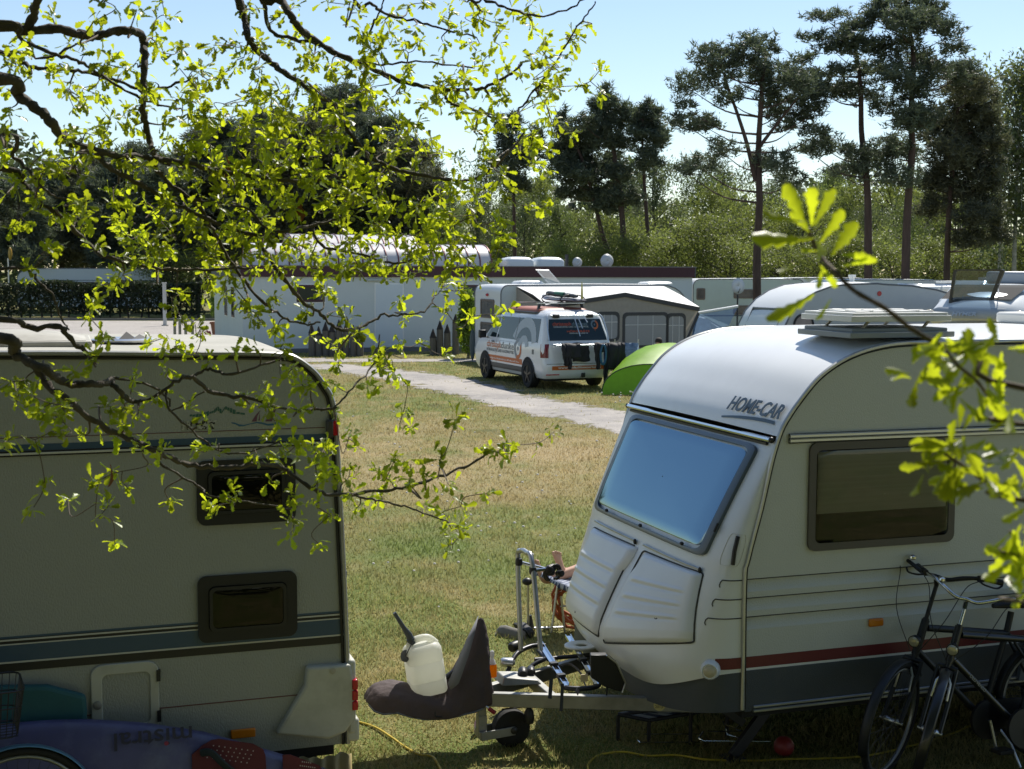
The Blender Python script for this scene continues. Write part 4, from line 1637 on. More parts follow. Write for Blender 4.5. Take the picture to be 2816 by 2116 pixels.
mb.tube(spline([R.Z(1395, 1850, ZR - .1), R.Z(1420, 1800, ZR - .02), R.Z(1460, 1778, ZR), R.Z(1500, 1776, ZR)], 5), .016, 8)
mb.tube(spline([R.Z(1440, 1860, ZR - .1), R.Z(1465, 1830, ZR - .05), R.Z(1500, 1812, ZR - .02)], 5), .015, 8)
mb.build('base_frame', M['dark_steel'], bc, smooth=60)
# white curved bracket and black saddle shapes at the back of it
mb = MB()
c = R.Z(1600, 1780, .44)
mb.grid([[(c[0] + r * math.cos(t) * 1.2, c[1] + r * math.sin(t), c[2] + .02 * math.sin(3 * r)) for t in np.linspace(0, 2 * math.pi, 22)] for r in (.035, .05, .09, .10)], wrap=False)
wb = mb.build('plate_holder', M['white_plastic'], bc, smooth=60)
wb.modifiers.new('thick', 'SOLIDIFY').thickness = .012
for (px, py, r, ax) in ((1415, 1778, .035, (-.8, -.6, 0)), (1395, 1822, .03, (-1, .1, .1)), (1438, 1850, .032, (-.3, -1, 0)), (1460, 1845, .028, (-.3, -1, 0))):
    mb = MB()
    mb.lathe([(r * .5, -.05), (r, -.03), (r, .03), (r * .7, .045)], 14, R.Z(px, py, ZR - .04), ax)
    mb.build('clamp_knob', M['black_plastic'] if px != 1395 else M['alu'], bc)
# number plate board at the end
mb = MB()
pl = [R.V(*p, .62)[::2] for p in ((1620, 1800), (1664, 1800), (1692, 1822), (1716, 1876), (1708, 1902), (1660, 1888), (1622, 1862))]
mb.prism(pl, lambda a, b: (a, .60, b), lambda a, b: (a + .02, .66, b))
lb = mb.build('light_board', M['black_plastic'], bc, bevel=.006)
mb = MB()
mb.tube([(p[0], .598, p[1]) for p in pl[1:5]], .006, 6)
mb.build('board_edge', M['alu'], lb)
mb = MB()
a = R.V(1608, 1866, .58)
mb.box(a[0] - .022, a[0] + .022, .585, .592, a[2] - .022, a[2] + .022)
mb.build('label', mat('label_tan', (.5, .4, .25), .7), lb)
for (px, y0, y1, w_) in ((1516, 1868, 1922, .024), (1547, 1880, 1956, .02), (1672, 1850, 1915, .010), (1590, 1895, 1908, .03)):
    mb = MB()
    a, b = R.V(px, y0, .70), R.V(px - 4, y1, .66)
    mb.beam(a, b, w_, .003, (0, 1, 0))
    mb.build('webbing', M['black_plastic'], bc)
# tool box lid shapes on the drawbar
mb = MB()
a = R.Z(1410, 1868, .37)
mb.hexa([(a[0] - .09, a[1] - .06, .35), (a[0] + .16, a[1] - .10, .35), (a[0] + .18, a[1] + .12, .35), (a[0] - .09, a[1] + .12, .35), (a[0] - .07, a[1] - .04, .40), (a[0] + .14, a[1] - .08, .375), (a[0] + .16, a[1] + .1, .375), (a[0] - .07, a[1] + .1, .40)])
mb.build('mounting_plate', M['galvanised'], bc, bevel=.006)

# pink bottle on the grass behind the jockey wheel
pbt = thing('pink_bottle', 'little pink capped bottle standing behind the jockey wheel', 'bottle', tuple(ground(1317, 2018)), .3)
mb = MB()
mb.lathe([(.025, 0), (.03, .008), (.03, .07), (.018, .095)], 14)
mb.build('body', leafmat('bottle_lilac', (.45, .35, .42), (.6, .45, .55), .5, .2, .03), pbt)
mb = MB()
mb.lathe([(.017, .095), (.017, .12), (.010, .125), (.010, .15), (.004, .152)], 12)
mb.build('cap', mat('pink_cap', (.6, .12, .30), .4), pbt)

# yellow power cable in two visible runs
YEL = mat('cable_yellow', (.55, .40, .03), .5)
def cable(name, pts, r, m, label, cat, z=.012):
    P = [ground(*p) for p in pts]
    P = [(p[0], p[1], z + .006 * math.sin(i * 2.1)) for i, p in enumerate(P)]
    mb = MB()
    mb.tube(spline(P, 8), r, 6)
    return tag(mb.build(name, m, smooth=True), label, cat)
cable('power_cable', [(780, 1962), (900, 1975), (970, 1985), (1030, 2005), (1080, 2038), (1105, 2052), (1150, 2080), (1190, 2090), (1212, 2120), (1225, 2150), (1230, 2170)], .008, YEL, 'yellow power cable snaking over the grass between the two near caravans', 'cable')
cable('power_cable', [(1640, 2170), (1618, 2125), (1622, 2100), (1650, 2082), (1715, 2076), (1780, 2082), (1860, 2083), (1940, 2097), (2020, 2095), (2090, 2098), (2160, 2096), (2250, 2090), (2380, 2085), (2520, 2055), (2620, 2020), (2700, 1990), (2780, 1985)], .007, YEL, 'yellow power cable lying in the shade under the cream caravan', 'cable')
cable('orange_cord', [(1180, 1962), (1230, 1966), (1275, 1970), (1310, 1972)], .005, mat('cord_orange', (.55, .13, .03), .5), 'short orange cord on the grass below the brown cover', 'cord', .03)

# red ball under the caravan
c = ground(2155, 2080)
o = MB().ball((0, 0, .062), .062, 22, 14).build('red_ball', mat('ball_red', (.22, .02, .02), .5, var=.1), smooth=True)
o.location = c
tag(o, 'dull red ball lying in the shade under the cream caravan', 'ball')

# folding rack of wire lying under the caravan
rk = thing('drying_rack', 'collapsed wire drying rack lying under the cream caravan', 'drying rack')
def wires(lst, name, m=None):
    for pts in lst:
        mb = MB()
        mb.tube([tuple(np.array(ground(x, y, z))) for (x, y, z) in pts], .005, 6)
        mb.build(name, m or M['chrome'], rk)
wires([[(1752, 2036, .02), (1760, 2043, .02), (1930, 2042, .02)], [(1770, 2020, .05), (1930, 2020, .05)], [(1935, 2012, .08), (1922, 2032, .05), (1935, 2038, .04), (2120, 2040, .04)], [(1946, 2012, .09), (2070, 2012, .09)], [(1988, 1985, .14), (1992, 1994, .13), (2080, 2024, .06)], [(2026, 2002, .1), (2050, 1978, .16)], [(1996, 2005, .1), (2000, 2020, .07), (2050, 2036, .04)]], 'wire')
# folded lounger with navy stripes under the drawbar
fl_ = thing('folded_lounger', 'folded sun lounger with blue and white striped cloth under the drawbar', 'lounger')
A, B2, C2, D2 = ground(1700, 1968, .16), ground(1785, 1985, .14), ground(2000, 1948, .2), ground(1900, 1935, .26)
NAV = mat('cloth_navy', (.02, .03, .07), .8)
PAL = mat('cloth_pale', (.20, .23, .28), .8)
A, B2, C2, D2 = [np.array(p) for p in (A, B2, C2, D2)]
for i in range(10):
    f0, f1 = i / 10, (i + 1) / 10
    mb = MB()
    qd = [A + (D2 - A) * f0, B2 + (C2 - B2) * f0, B2 + (C2 - B2) * f1, A + (D2 - A) * f1]
    mb.hexa([tuple(p) for p in qd] + [tuple(p + (0, 0, .02)) for p in qd])
    mb.build('cloth_stripe', NAV if i % 2 else PAL, fl_)
mb = MB()
mb.tube([tuple(B2 + (0, -.01, .01)), tuple(C2 + (0, -.01, .01))], .012, 8)
mb.tube([tuple(A + (0, -.01, .01)), tuple(B2 + (0, -.01, .01))], .012, 8)
mb.tube([tuple(A), tuple(D2)], .012, 8)
for p in (A, B2, C2, D2):
    mb.tube([tuple(p), (p[0], p[1], 0)], .012, 8)
mb.build('frame', M['dark_steel'], fl_)

# ------------------------------------------------------------------ people
def skin_body(name, joints, edges, m, parent, root, sub=2):
    names = list(joints)
    idx = {n: i for i, n in enumerate(names)}
    me = bpy.data.meshes.new(name)
    me.from_pydata([joints[n][0] for n in names], [(idx[a], idx[b]) for a, b in edges], [])
    o = bpy.data.objects.new(name, me)
    COL.objects.link(o)
    o.modifiers.new('skin', 'SKIN').use_smooth_shade = True
    for i, n in enumerate(names):
        r = joints[n][1]
        r = r if isinstance(r, tuple) else (r, r)
        me.skin_vertices[0].data[i].radius = r
        me.skin_vertices[0].data[i].use_root = (n == root)
    s = o.modifiers.new('sub', 'SUBSURF')
    s.levels = s.render_levels = sub
    dg = bpy.context.evaluated_depsgraph_get()
    m2 = bpy.data.meshes.new_from_object(o.evaluated_get(dg))
    bpy.data.objects.remove(o, do_unlink=True)
    m2.materials.clear()
    m2.materials.append(m)
    m2.shade_smooth()
    m2.name = name
    return link(bpy.data.objects.new(name, m2), parent)
SKIN = mat('skin', (.52, .30, .21), .5, var=.08, vscale=20)
def foot_chain(J, E, tag_, ankle, heel, ball_, side, up):
    """foot with five toes; side = towards the little toe, up = away from the sole"""
    ankle, heel, ball_, side, up = map(Vector, (ankle, heel, ball_, side, up))
    J[tag_ + 'heel'] = (tuple(heel), (.030, .030))
    J[tag_ + 'mid'] = (tuple((heel + ball_) / 2 + up * .012), (.030, .030))
    J[tag_ + 'ball'] = (tuple(ball_), (.038, .020))
    E += [(tag_ + 'ankle', tag_ + 'heel'), (tag_ + 'ankle', tag_ + 'mid'), (tag_ + 'mid', tag_ + 'ball')]
    d = (ball_ - heel).normalized()
    for k, (s, l, r) in enumerate(((-.03, .055, .014), (-.011, .058, .009), (.005, .052, .0085), (.02, .045, .008), (.033, .036, .0075))):
        J[f'{tag_}t{k}a'] = (tuple(ball_ + side * s + d * .022), r)
        J[f'{tag_}t{k}b'] = (tuple(ball_ + side * s + d * l + up * .004), r)
        E += [(tag_ + 'ball', f'{tag_}t{k}a'), (f'{tag_}t{k}a', f'{tag_}t{k}b')]
# sunbather: legs on the foot rest, body behind the caravan nose
sunb = thing('person', 'person lying on a folding lounger, bare feet showing beside the caravan nose', 'person')
DP = 10.75
def pw(px, py, d=DP):
    return tuple(at(px, py, d))
J, E_ = {}, []
J['pelvis'] = ((1.42, 11.25, .50), (.15, .12))
J['chest'] = ((1.85, 11.45, .68), (.15, .12))
J['neck'] = ((2.02, 11.53, .80), (.06, .06))
J['head'] = ((2.10, 11.57, .92), (.09, .10))
J['crown'] = ((2.14, 11.6, 1.03), (.07, .08))
E_ += [('pelvis', 'chest'), ('chest', 'neck'), ('neck', 'head'), ('head', 'crown')]
for s, sy in (('l', -.18), ('r', .18)):
    J[s + 'sh'] = ((1.93, 11.5 + sy * 1.1, .72), .055)
    J[s + 'el'] = ((1.72, 11.36 + sy * 1.7, .56), .042)
    J[s + 'wr'] = ((1.52, 11.24 + sy * 1.5, .60), .030)
    J[s + 'ha'] = ((1.44, 11.2 + sy * 1.3, .60), .032)
    E_ += [('chest', s + 'sh'), (s + 'sh', s + 'el'), (s + 'el', s + 'wr'), (s + 'wr', s + 'ha')]
legs = {'l': dict(kn=(.86, 10.98, .58), an=pw(1502, 1594), he=pw(1496, 1606), ba=pw(1478, 1556), si=(-.5, .8, 0)),
        'r': dict(kn=(.90, 11.15, .60), an=pw(1552, 1580, 10.85), he=pw(1548, 1592, 10.8), ba=pw(1534, 1533, 10.8), si=(.9, .2, .1))}
for s, g in legs.items():
    J[s + 'hip'] = ((1.36, 11.22 + (-.09 if s == 'l' else .09), .50), .085)
    J[s + 'kn'] = (g['kn'], .058)
    k, a = np.array(g['kn']), np.array(g['an'])
    J[s + 'calf'] = (tuple(k + (a - k) * .35 + (0, 0, -.01)), .055)
    J[s + 'ankle'] = (g['an'], .036)
    E_ += [('pelvis', s + 'hip'), (s + 'hip', s + 'kn'), (s + 'kn', s + 'calf'), (s + 'calf', s + 'ankle')]
    foot_chain(J, E_, s, g['an'], g['he'], g['ba'], g['si'], (.3, -.5, .3))
skin_body('body', J, E_, SKIN, sunb, 'pelvis')
mb = MB()
mb.ball((2.13, 11.59, .99), .115, 14, 10, (1, 1, .9))
mb.build('hair', mat('hair_brown', (.06, .035, .02), .7), sunb, smooth=True)
mb = MB()
rws = []
for (x, y, z, r) in ((1.12, 11.12, .53, .17), (1.3, 11.2, .52, .19), (1.48, 11.28, .54, .185), (1.56, 11.31, .57, .17)):
    rws.append([(x + .02 * math.cos(t), y + r * 1.2 * math.cos(t), z + r * .75 * math.sin(t)) for t in np.linspace(0, 2 * math.pi, 17)[:-1]])
mb.grid(rws, wrap=True)
mb.build('shorts', mat('shorts_navy', (.02, .03, .07), .8), sunb, smooth=True)
# the lounger under the sunbather
lg = thing('folding_lounger', 'aluminium folding lounger with a navy checked cushion and foot rest', 'lounger')
CHK = mat('cloth_check', (.03, .045, .11), .85)
def check(m):
    t = m.node_tree
    g = t.nodes.new('ShaderNodeNewGeometry')
    mp = t.nodes.new('ShaderNodeMapping')
    mp.inputs['Rotation'].default_value = (0, 0, .35)
    t.links.new(g.outputs['Position'], mp.inputs[0])
    acc = None
    for ax in ('X', 'Y'):
        wv = t.nodes.new('ShaderNodeTexWave')
        wv.bands_direction = ax
        wv.inputs['Scale'].default_value = 9
        t.links.new(mp.outputs[0], wv.inputs['Vector'])
        r = t.nodes.new('ShaderNodeMapRange')
        r.inputs[1].default_value = .72
        r.inputs[2].default_value = .82
        t.links.new(wv.outputs['Fac'], r.inputs[0])
        if acc is None:
            acc = r.outputs[0]
        else:
            mm = t.nodes.new('ShaderNodeMath')
            mm.operation = 'MAXIMUM'
            t.links.new(acc, mm.inputs[0])
            t.links.new(r.outputs[0], mm.inputs[1])
            acc = mm.outputs[0]
    x = t.nodes.new('ShaderNodeMix')
    x.data_type = 'RGBA'
    t.links.new(acc, x.inputs['Factor'])
    x.inputs['A'].default_value = (.03, .045, .11, 1)
    x.inputs['B'].default_value = (.35, .38, .45, 1)
    t.links.new(x.outputs['Result'], t.nodes['Principled BSDF'].inputs['Base Color'])
check(CHK)
f0 = np.array(pw(1455, 1598)); f1 = np.array(pw(1500, 1592, 11.2))
dirx = np.array([.93, .37, 0])
mb = MB()
rws = []
for i, (s, z) in enumerate(((0, .46), (.12, .40), (.28, .37), (.6, .39), (.95, .42), (1.3, .46), (1.7, .60), (2.1, .78))):
    p = np.array([.27, 10.62, 0]) + dirx * s
    rws.append([(p[0] - .37 * w_, p[1] + .93 * w_, z + (.012 if abs(w_) < .24 else 0)) for w_ in (-.26, -.2, 0, .2, .26)])
mb.grid(rws)
cu = mb.build('cushion', CHK, lg, smooth=60)
cu.modifiers.new('thick', 'SOLIDIFY').thickness = .04
def bar(name, a, b, rr=.010):
    MB().tube([tuple(a), tuple(b)], rr, 8).build(name, M['alu'], lg)
for (a, b) in (((1452, 1602), (1452, 1740)), ((1533, 1612), (1516, 1745)), ((1543, 1640), (1553, 1742))):
    p = np.array(at(*a, DP)); g = np.array(ground(*b))
    bar('leg', p, (g[0], g[1], .012))
a, b = np.array(ground(1462, 1735)), np.array(ground(1560, 1732))
bar('foot_bar', (a[0], a[1], .02), (b[0], b[1], .02))
p = np.array(at(1535, 1620, DP))
bar('side_rail', p, (p[0] + .9, p[1] + .35, p[2] + .02))
p = np.array(at(1540, 1668, DP))
bar('brace', p, (p[0] + .1, p[1] + .02, p[2]), .008)
for s in (1.0, 1.9):
    q = np.array([.27, 10.62, 0]) + dirx * s
    for w_ in (-.26, .26):
        bar('leg', (q[0] - .37 * w_, q[1] + .93 * w_, .42), (q[0] - .37 * w_ + .1, q[1] + .93 * w_, 0))
mb = MB()
p = at(1450, 1600, DP)
mb.ball(tuple(p), .035, 10, 8, (1.2, 1, .9))
mb.build('joint_cap', M['black_plastic'], lg)
g = ground(1458, 1735)
mb = MB()
mb.lathe([(.045, 0), (.03, .04), (.012, .13)], 10, (g[0], g[1], .0))
mb.build('foot_cap', M['black_plastic'], lg)
# clogs
CLG = mat('clog_grey', (.16, .15, .13), .8, bump=.4, bscale=30)
CLG2 = mat('clog_black', (.02, .02, .02), .7)
def clog(m, loc, rz, label, tilt=0):
    t = thing('clog', label, 'shoe', loc, rz, 'clogs by the lounger')
    rws = []
    for (x, w_, h, zb) in ((-.13, .02, .03, .01), (-.12, .04, .06, 0), (-.06, .042, .07, 0), (0, .045, .075, 0), (.06, .05, .085, 0), (.11, .045, .07, .005), (.14, .02, .03, .012)):
        rws.append([(x, w_ * math.cos(a), zb + h * max(0, math.sin(a)) if math.sin(a) > 0 else zb + .012 * math.sin(a) + .012) for a in np.linspace(0, 2 * math.pi, 15)[:-1]])
    mb = MB()
    mb.grid(rws, wrap=True)
    mb.add(rws[0], [tuple(range(14))]); mb.add(rws[-1], [tuple(range(14))[::-1]])
    mb.build('upper', m, t, smooth=60)
    mb = MB()
    mb.prism(rrect(-.14, .15, -.052, .052, .05, 4), lambda a, b: (a, b, 0.0), lambda a, b: (a, b, .014))
    mb.build('sole', m, t)
    t.rotation_euler = (rad(tilt), 0, rz)
g = ground(1408, 1752)
clog(CLG, (g[0], g[1], .002), 2.6, 'grey foam clog lying upright in the grass', 0)
g = ground(1436, 1748)
clog(CLG2, (g[0], g[1], .03), 2.0, 'black clog tipped on its side next to the grey one', 62)
# orange hose coil beside the nose
hs = MB()
c = ground(1590, 1760)
pts = []
for k in range(90):
    a = k * .42
    r = .17 + .03 * math.sin(k * .9)
    pts.append((c[0] + r * math.cos(a), c[1] + .35 + .12 * math.sin(a * .5), .22 + r * math.sin(a)))
hs.tube(pts, .013, 7)
tag(hs.build('hose_coil', mat('hose_orange', (.42, .09, .02), .45), smooth=True), 'coil of orange hose hanging behind the caravan nose', 'hose')
# ------------------------------------------------------------------ bicycles
def make_bike(label, loc, rz, steer, lean, bar_mat, frame_mat, basket=False, stem_up=0.0, lamp=True, flat=False, lettering=None, blue=False):
    t = thing('bicycle', label, 'bicycle', loc, rz)
    t.rotation_euler = (lean, 0, rz)
    BB, RA, FA = Vector((0, 0, .285)), Vector((.46, 0, .345)), Vector((-.66, 0, .345))
    HB, HT_ = Vector((-.455, 0, .70)), Vector((-.375, 0, .90))
    SEAT = Vector((.20, 0, .80))
    axis = (HT_ - HB).normalized()
    Rm = Matrix.Translation(HB) @ Matrix.Rotation(steer, 4, axis) @ Matrix.Translation(-HB)
    def steerm(mb):
        mb.v = [tuple(Rm @ Vector(p)) for p in mb.v]
        return mb
    BLK = frame_mat
    mb = MB()
    mb.tube([HB, HT_], .024, 12)
    mb.tube([HB + Vector((.01, 0, .03)), BB], .020, 10)
    mb.tube([HT_ + Vector((.01, 0, -.05)), SEAT + Vector((-.0, 0, -.03))], .021, 10)
    mb.tube([BB, SEAT, SEAT + Vector((.03, 0, .1))], .019, 10)
    for s in (-1, 1):
        mb.tube([BB + Vector((.02, s * .03, 0)), RA + Vector((0, s * .06, 0))], .011, 8)
        mb.tube([SEAT + Vector((0, s * .02, -.03)), RA + Vector((0, s * .06, 0))], .009, 8)
    mb.lathe([(.022, -.04), (.022, .04)], 12, BB, (0, 1, 0))
    fr = mb.build('frame', BLK, t, smooth=50)
    if lettering:
        a, b = HB + Vector((.01, 0, .03)), BB
        d = (b - a).normalized()
        up = Vector((0, -1, 0)).cross(d)
        if up.z < 0: up = -up
        o = a + d * .16 + Vector((0, -.021, 0)) - up * .008
        text(lettering, .026, mat('bike_letter_grey', (.35, .35, .33), .5), fr, o, d, up, extrude=.0006)
    # fork and steering column
    mb = MB()
    mb.tube([HT_ + axis * .01, HB - axis * .03], .018, 10)
    mb.tube([HB - axis * .03 + Vector((0, -.055, 0)), HB - axis * .03 + Vector((0, .055, 0))], .016, 8)
    for s in (-1, 1):
        mb.tube(spline([HB - axis * .03 + Vector((0, s * .05, 0)), HB - axis * .22 + Vector((-.03, s * .055, 0)), FA + Vector((.0, s * .055, 0))], 4), .014, 8)
    steerm(mb).build('fork', BLK, t, smooth=50)
    def wheel(c, st, nm='wheel'):
        f = steerm if st else (lambda m: m)
        mb = MB()
        mb.tube([(c.x + .333 * math.cos(a), 0, c.z + .333 * math.sin(a)) for a in np.linspace(0, 2 * math.pi, 49)[:-1]], .020, 8, closed=True)
        w_ = f(mb).build(nm, M['rubber'], t, smooth=True)
        mb = MB()
        mb.tube([(c.x + .306 * math.cos(a), 0, c.z + .306 * math.sin(a)) for a in np.linspace(0, 2 * math.pi, 41)[:-1]], .012, 6, closed=True)
        f(mb).build('rim', mat('rim_alu', (.30, .31, .32), .35, .8), w_, smooth=True)
        mb = MB()
        for k in range(36):
            a = 2 * math.pi * k / 36
            sd = .03 if k % 2 else -.03
            off = .5 if (k // 2) % 2 else -.5
            mb.tube([(c.x + .02 * math.cos(a + off * 2), sd, c.z + .02 * math.sin(a + off * 2)), (c.x + .30 * math.cos(a), 0, c.z + .30 * math.sin(a))], .0012, 3, cap=False)
        tag(f(mb).build('spokes', M['dark_steel'], w_, smooth=False), kind='stuff')
        mb = MB()
        mb.lathe([(.008, -.07), (.012, -.05), (.022, -.035), (.016, -.02), (.016, .02), (.022, .035), (.012, .05), (.008, .07)], 12, c, (0, 1, 0))
        f(mb).build('hub', M['alu'], w_)
        mb = MB()
        a0, a1 = (rad(35), rad(200)) if st else (rad(-10), rad(170))
        rws = []
        for a in np.linspace(a0, a1, 22):
            rws.append([(c.x + (.366 - abs(y) * .25) * math.cos(a), y, c.z + (.366 - abs(y) * .25) * math.sin(a)) for y in (-.028, -.016, 0, .016, .028)])
        mb.grid(rws)
        g = f(mb).build('mudguard', mat('mudguard_blue', (.10, .22, .30), .3, .3) if blue else BLK, t, smooth=60)
        g.modifiers.new('thick', 'SOLIDIFY').thickness = .002
        return w_
    wheel(FA, True)
    wheel(RA, False)
    # stem and handlebar
    ST = HT_ + axis * (.13 + stem_up)
    mb = MB()
    mb.tube([HT_, ST], .0125, 10)
    mb.tube(spline([ST - axis * .02, ST + Vector((-.03, 0, .03)), ST + Vector((-.05, 0, .05))], 4), .014, 8)
    steerm(mb).build('stem', bar_mat, t, smooth=60)
    C0 = ST + Vector((-.05, 0, .05))
    half = [(0, 0, 0), (-.012, .06, .0), (.005, .13, .03), (.05, .20, .055), (.11, .265, .055), (.18, .30, .05)] if not flat else [(0, 0, 0), (0, .08, .0), (.015, .16, .03), (.05, .25, .045), (.09, .33, .04)]
    pts = [C0 + Vector((x, -y, z)) for x, y, z in half[::-1]] + [C0 + Vector(p) for p in half[1:]]
    mb = MB()
    mb.tube(spline(pts, 4), .0115, 10)
    hb = steerm(mb).build('handlebar', bar_mat, t, smooth=True)
    for s in (-1, 1):
        e1 = C0 + Vector((half[-1][0] + .02, s * (half[-1][1] + .01), half[-1][2] - .002))
        e0 = C0 + Vector((half[-2][0] + .02, s * (half[-2][1] + .012), half[-2][2]))
        mb = MB()
        mb.tube([e0, e0 + (e1 - e0) * .5, e1 + (e1 - e0) * .2], [.0165, .0175, .018], 10)
        steerm(mb).build('grip', M['black_plastic'], hb)
        mb = MB()
        b0 = C0 + Vector((half[-2][0] - .005, s * half[-2][1], half[-2][2]))
        mb.lathe([(.02, -.015), (.02, .015)], 10, b0, Vector((1, s * .6, 0)))
        mb.tube(spline([b0 + Vector((-.02, 0, -.01)), b0 + Vector((-.03, s * .04, -.02)), b0 + Vector((.02, s * .09, -.035)), b0 + Vector((.05, s * .11, -.02))], 4), .006, 6)
        steerm(mb).build('brake_lever', M['black_plastic'], hb, smooth=60)
        mb = MB()
        q0 = b0 + Vector((-.03, 0, -.01))
        mb.tube(spline([q0, q0 + Vector((-.05, -s * .05, -.05)), (q0 + HB) / 2 + Vector((-.09, s * .02, 0)), HB + Vector((-.03, s * .02, .02))], 6), .0028, 5)
        steerm(mb).build('brake_cable', M['black_plastic'], hb)
    mb = MB()
    bp = C0 + Vector((.02, .16, .055))
    mb.lathe([(.018, 0), (.022, .006), (.020, .02), (.008, .028)], 12, bp)
    steerm(mb).build('bell', M['chrome'], hb)
    if lamp:
        lp = HB + axis * .10 + Vector((-.085, 0, .0))
        mb = MB()
        mb.lathe([(.015, .05), (.032, .03), (.036, .0), (.036, -.006)], 16, lp, (1, 0, .1))
        mb.beam(lp + Vector((.04, 0, 0)), HB + axis * .10, .012, .012)
        lo = steerm(mb).build('headlight', M['black_plastic'], t)
        mb = MB()
        mb.lathe([(.033, .0), (.024, .012), (.006, .016)], 16, lp + Vector((-.004, 0, 0)), (-1, 0, -.1))
        steerm(mb).build('lens', mat('headlamp_lens', (.45, .42, .30), .12, .3), lo)
    # front brake arms
    mb = MB()
    for s in (-1, 1):
        mb.tube([HB - axis * .20 + Vector((-.045, s * .045, .0)), HB - axis * .12 + Vector((-.05, s * .04, .02)), HB - axis * .05 + Vector((-.05, s * .01, .0))], .007, 6)
    steerm(mb).build('brake_arms', M['alu'], t)
    # chain case, crank, pedals, kickstand
    mb = MB()
    mb.lathe([(.02, -.012), (.115, -.012), (.118, 0), (.115, .012), (.02, .012)], 26, BB + Vector((0, -.055, 0)), (0, 1, 0))
    mb.hexa([BB + Vector(p) for p in ((0, -.067, -.09), (.42, -.067, .02), (.42, -.043, .02), (0, -.043, -.09), (0, -.067, .115), (.42, -.067, .10), (.42, -.043, .10), (0, -.043, .115))])
    cc = mb.build('chain_case', M['black_plastic'], t)
    mb = MB()
    mb.tube([BB + Vector((0, -.075, 0)), BB + Vector((.03, -.085, -.165))], .010, 8)
    ck = mb.build('crank', M['alu'], t)
    mb = MB()
    mb.box(BB.x - .02, BB.x + .08, -.19, -.10, BB.z - .18, BB.z - .155)
    mb.build('pedal', M['black_plastic'], ck, bevel=.005)
    mb = MB()
    mb.tube([BB + Vector((.06, -.03, -.02)), BB + Vector((.12, -.11, -.15)), BB + Vector((.14, -.16, -.275))], .009, 8)
    mb.build('kickstand', M['alu'], t)
    mb = MB()
    S0 = SEAT + Vector((.04, 0, .14))
    rws = []
    for (x, w_, h) in ((-.14, .015, .02), (-.08, .03, .03), (.0, .06, .04), (.08, .10, .045), (.14, .09, .04), (.16, .03, .02)):
        rws.append([(S0.x + x, w_ * math.cos(a), S0.z + h * math.sin(a) * (1 if math.sin(a) > 0 else .5)) for a in np.linspace(0, 2 * math.pi, 13)[:-1]])
    mb.grid(rws, wrap=True)
    mb.add(rws[0], [tuple(range(12))]); mb.add(rws[-1], [tuple(range(12))[::-1]])
    mb.build('saddle', M['black_plastic'], t, smooth=60)
    if basket:
        b0 = C0 + Vector((-.17, 0, -.06))
        mb = MB()
        for zz, k in ((-.22, .78), (-.15, .85), (-.08, .92), (0, 1.0)):
            mb.tube([(b0.x + p[0], p[1], b0.z + zz) for p in rrect(-.14 * k, .14 * k, -.19 * k, .19 * k, .05, 3)], .0035 if zz else .005, 5, closed=True)
        lo, hi = rrect(-.14 * .78, .14 * .78, -.19 * .78, .19 * .78, .05 * .78, 3), rrect(-.14, .14, -.19, .19, .05, 3)
        def along(loop, n):
            P = [Vector((p[0], p[1], 0)) for p in loop]
            ls = [0]
            for i in range(len(P)):
                ls.append(ls[-1] + (P[(i + 1) % len(P)] - P[i]).length)
            out = []
            for k in range(n):
                s_ = ls[-1] * k / n
                i = max(j for j in range(len(P)) if ls[j] <= s_)
                out.append(P[i].lerp(P[(i + 1) % len(P)], (s_ - ls[i]) / max(1e-6, ls[i + 1] - ls[i])))
            return out
        for a, b in zip(along(lo, 36), along(hi, 36)):
            mb.tube([(b0.x + a.x, a.y, b0.z - .22), (b0.x + b.x, b.y, b0.z)], .0022, 4, cap=False)
        for k in range(-3, 4):
            mb.tube([(b0.x - .11, k * .045, b0.z - .22), (b0.x + .11, k * .045, b0.z - .22)], .0025, 4)
        steerm(mb).build('basket', M['dark_steel'], t, smooth=60)
    return t
BKF = mat('bike_black', (.014, .014, .016), .3, coat=.3)
BKF2 = mat('bike_matt_black', (.012, .014, .018), .45)
pA = R.w(1.56, -.44, 0)
make_bike('black roadster bicycle with a chrome handlebar, leaning beside the cream caravan', tuple(pA), R.a, rad(52), rad(-7), M['chrome'], BKF, lettering='OLD VENLO')
pB = R.w(1.46, -.23, 0)
make_bike('black bicycle with a matt black handlebar, between the chrome barred one and the caravan', tuple(pB), R.a, rad(34), rad(-5), M['black_plastic'], BKF2, stem_up=.10, flat=True)
pC = np.array(L_.w(-1.50, -.52, 0))
cB = make_bike('bicycle with a black wire basket and steel blue mudguard beside the purple board', tuple(pC - np.array(L_.u) * .66), L_.a + math.pi, rad(6), rad(0), M['black_plastic'], BKF, basket=True, lamp=False, blue=True)
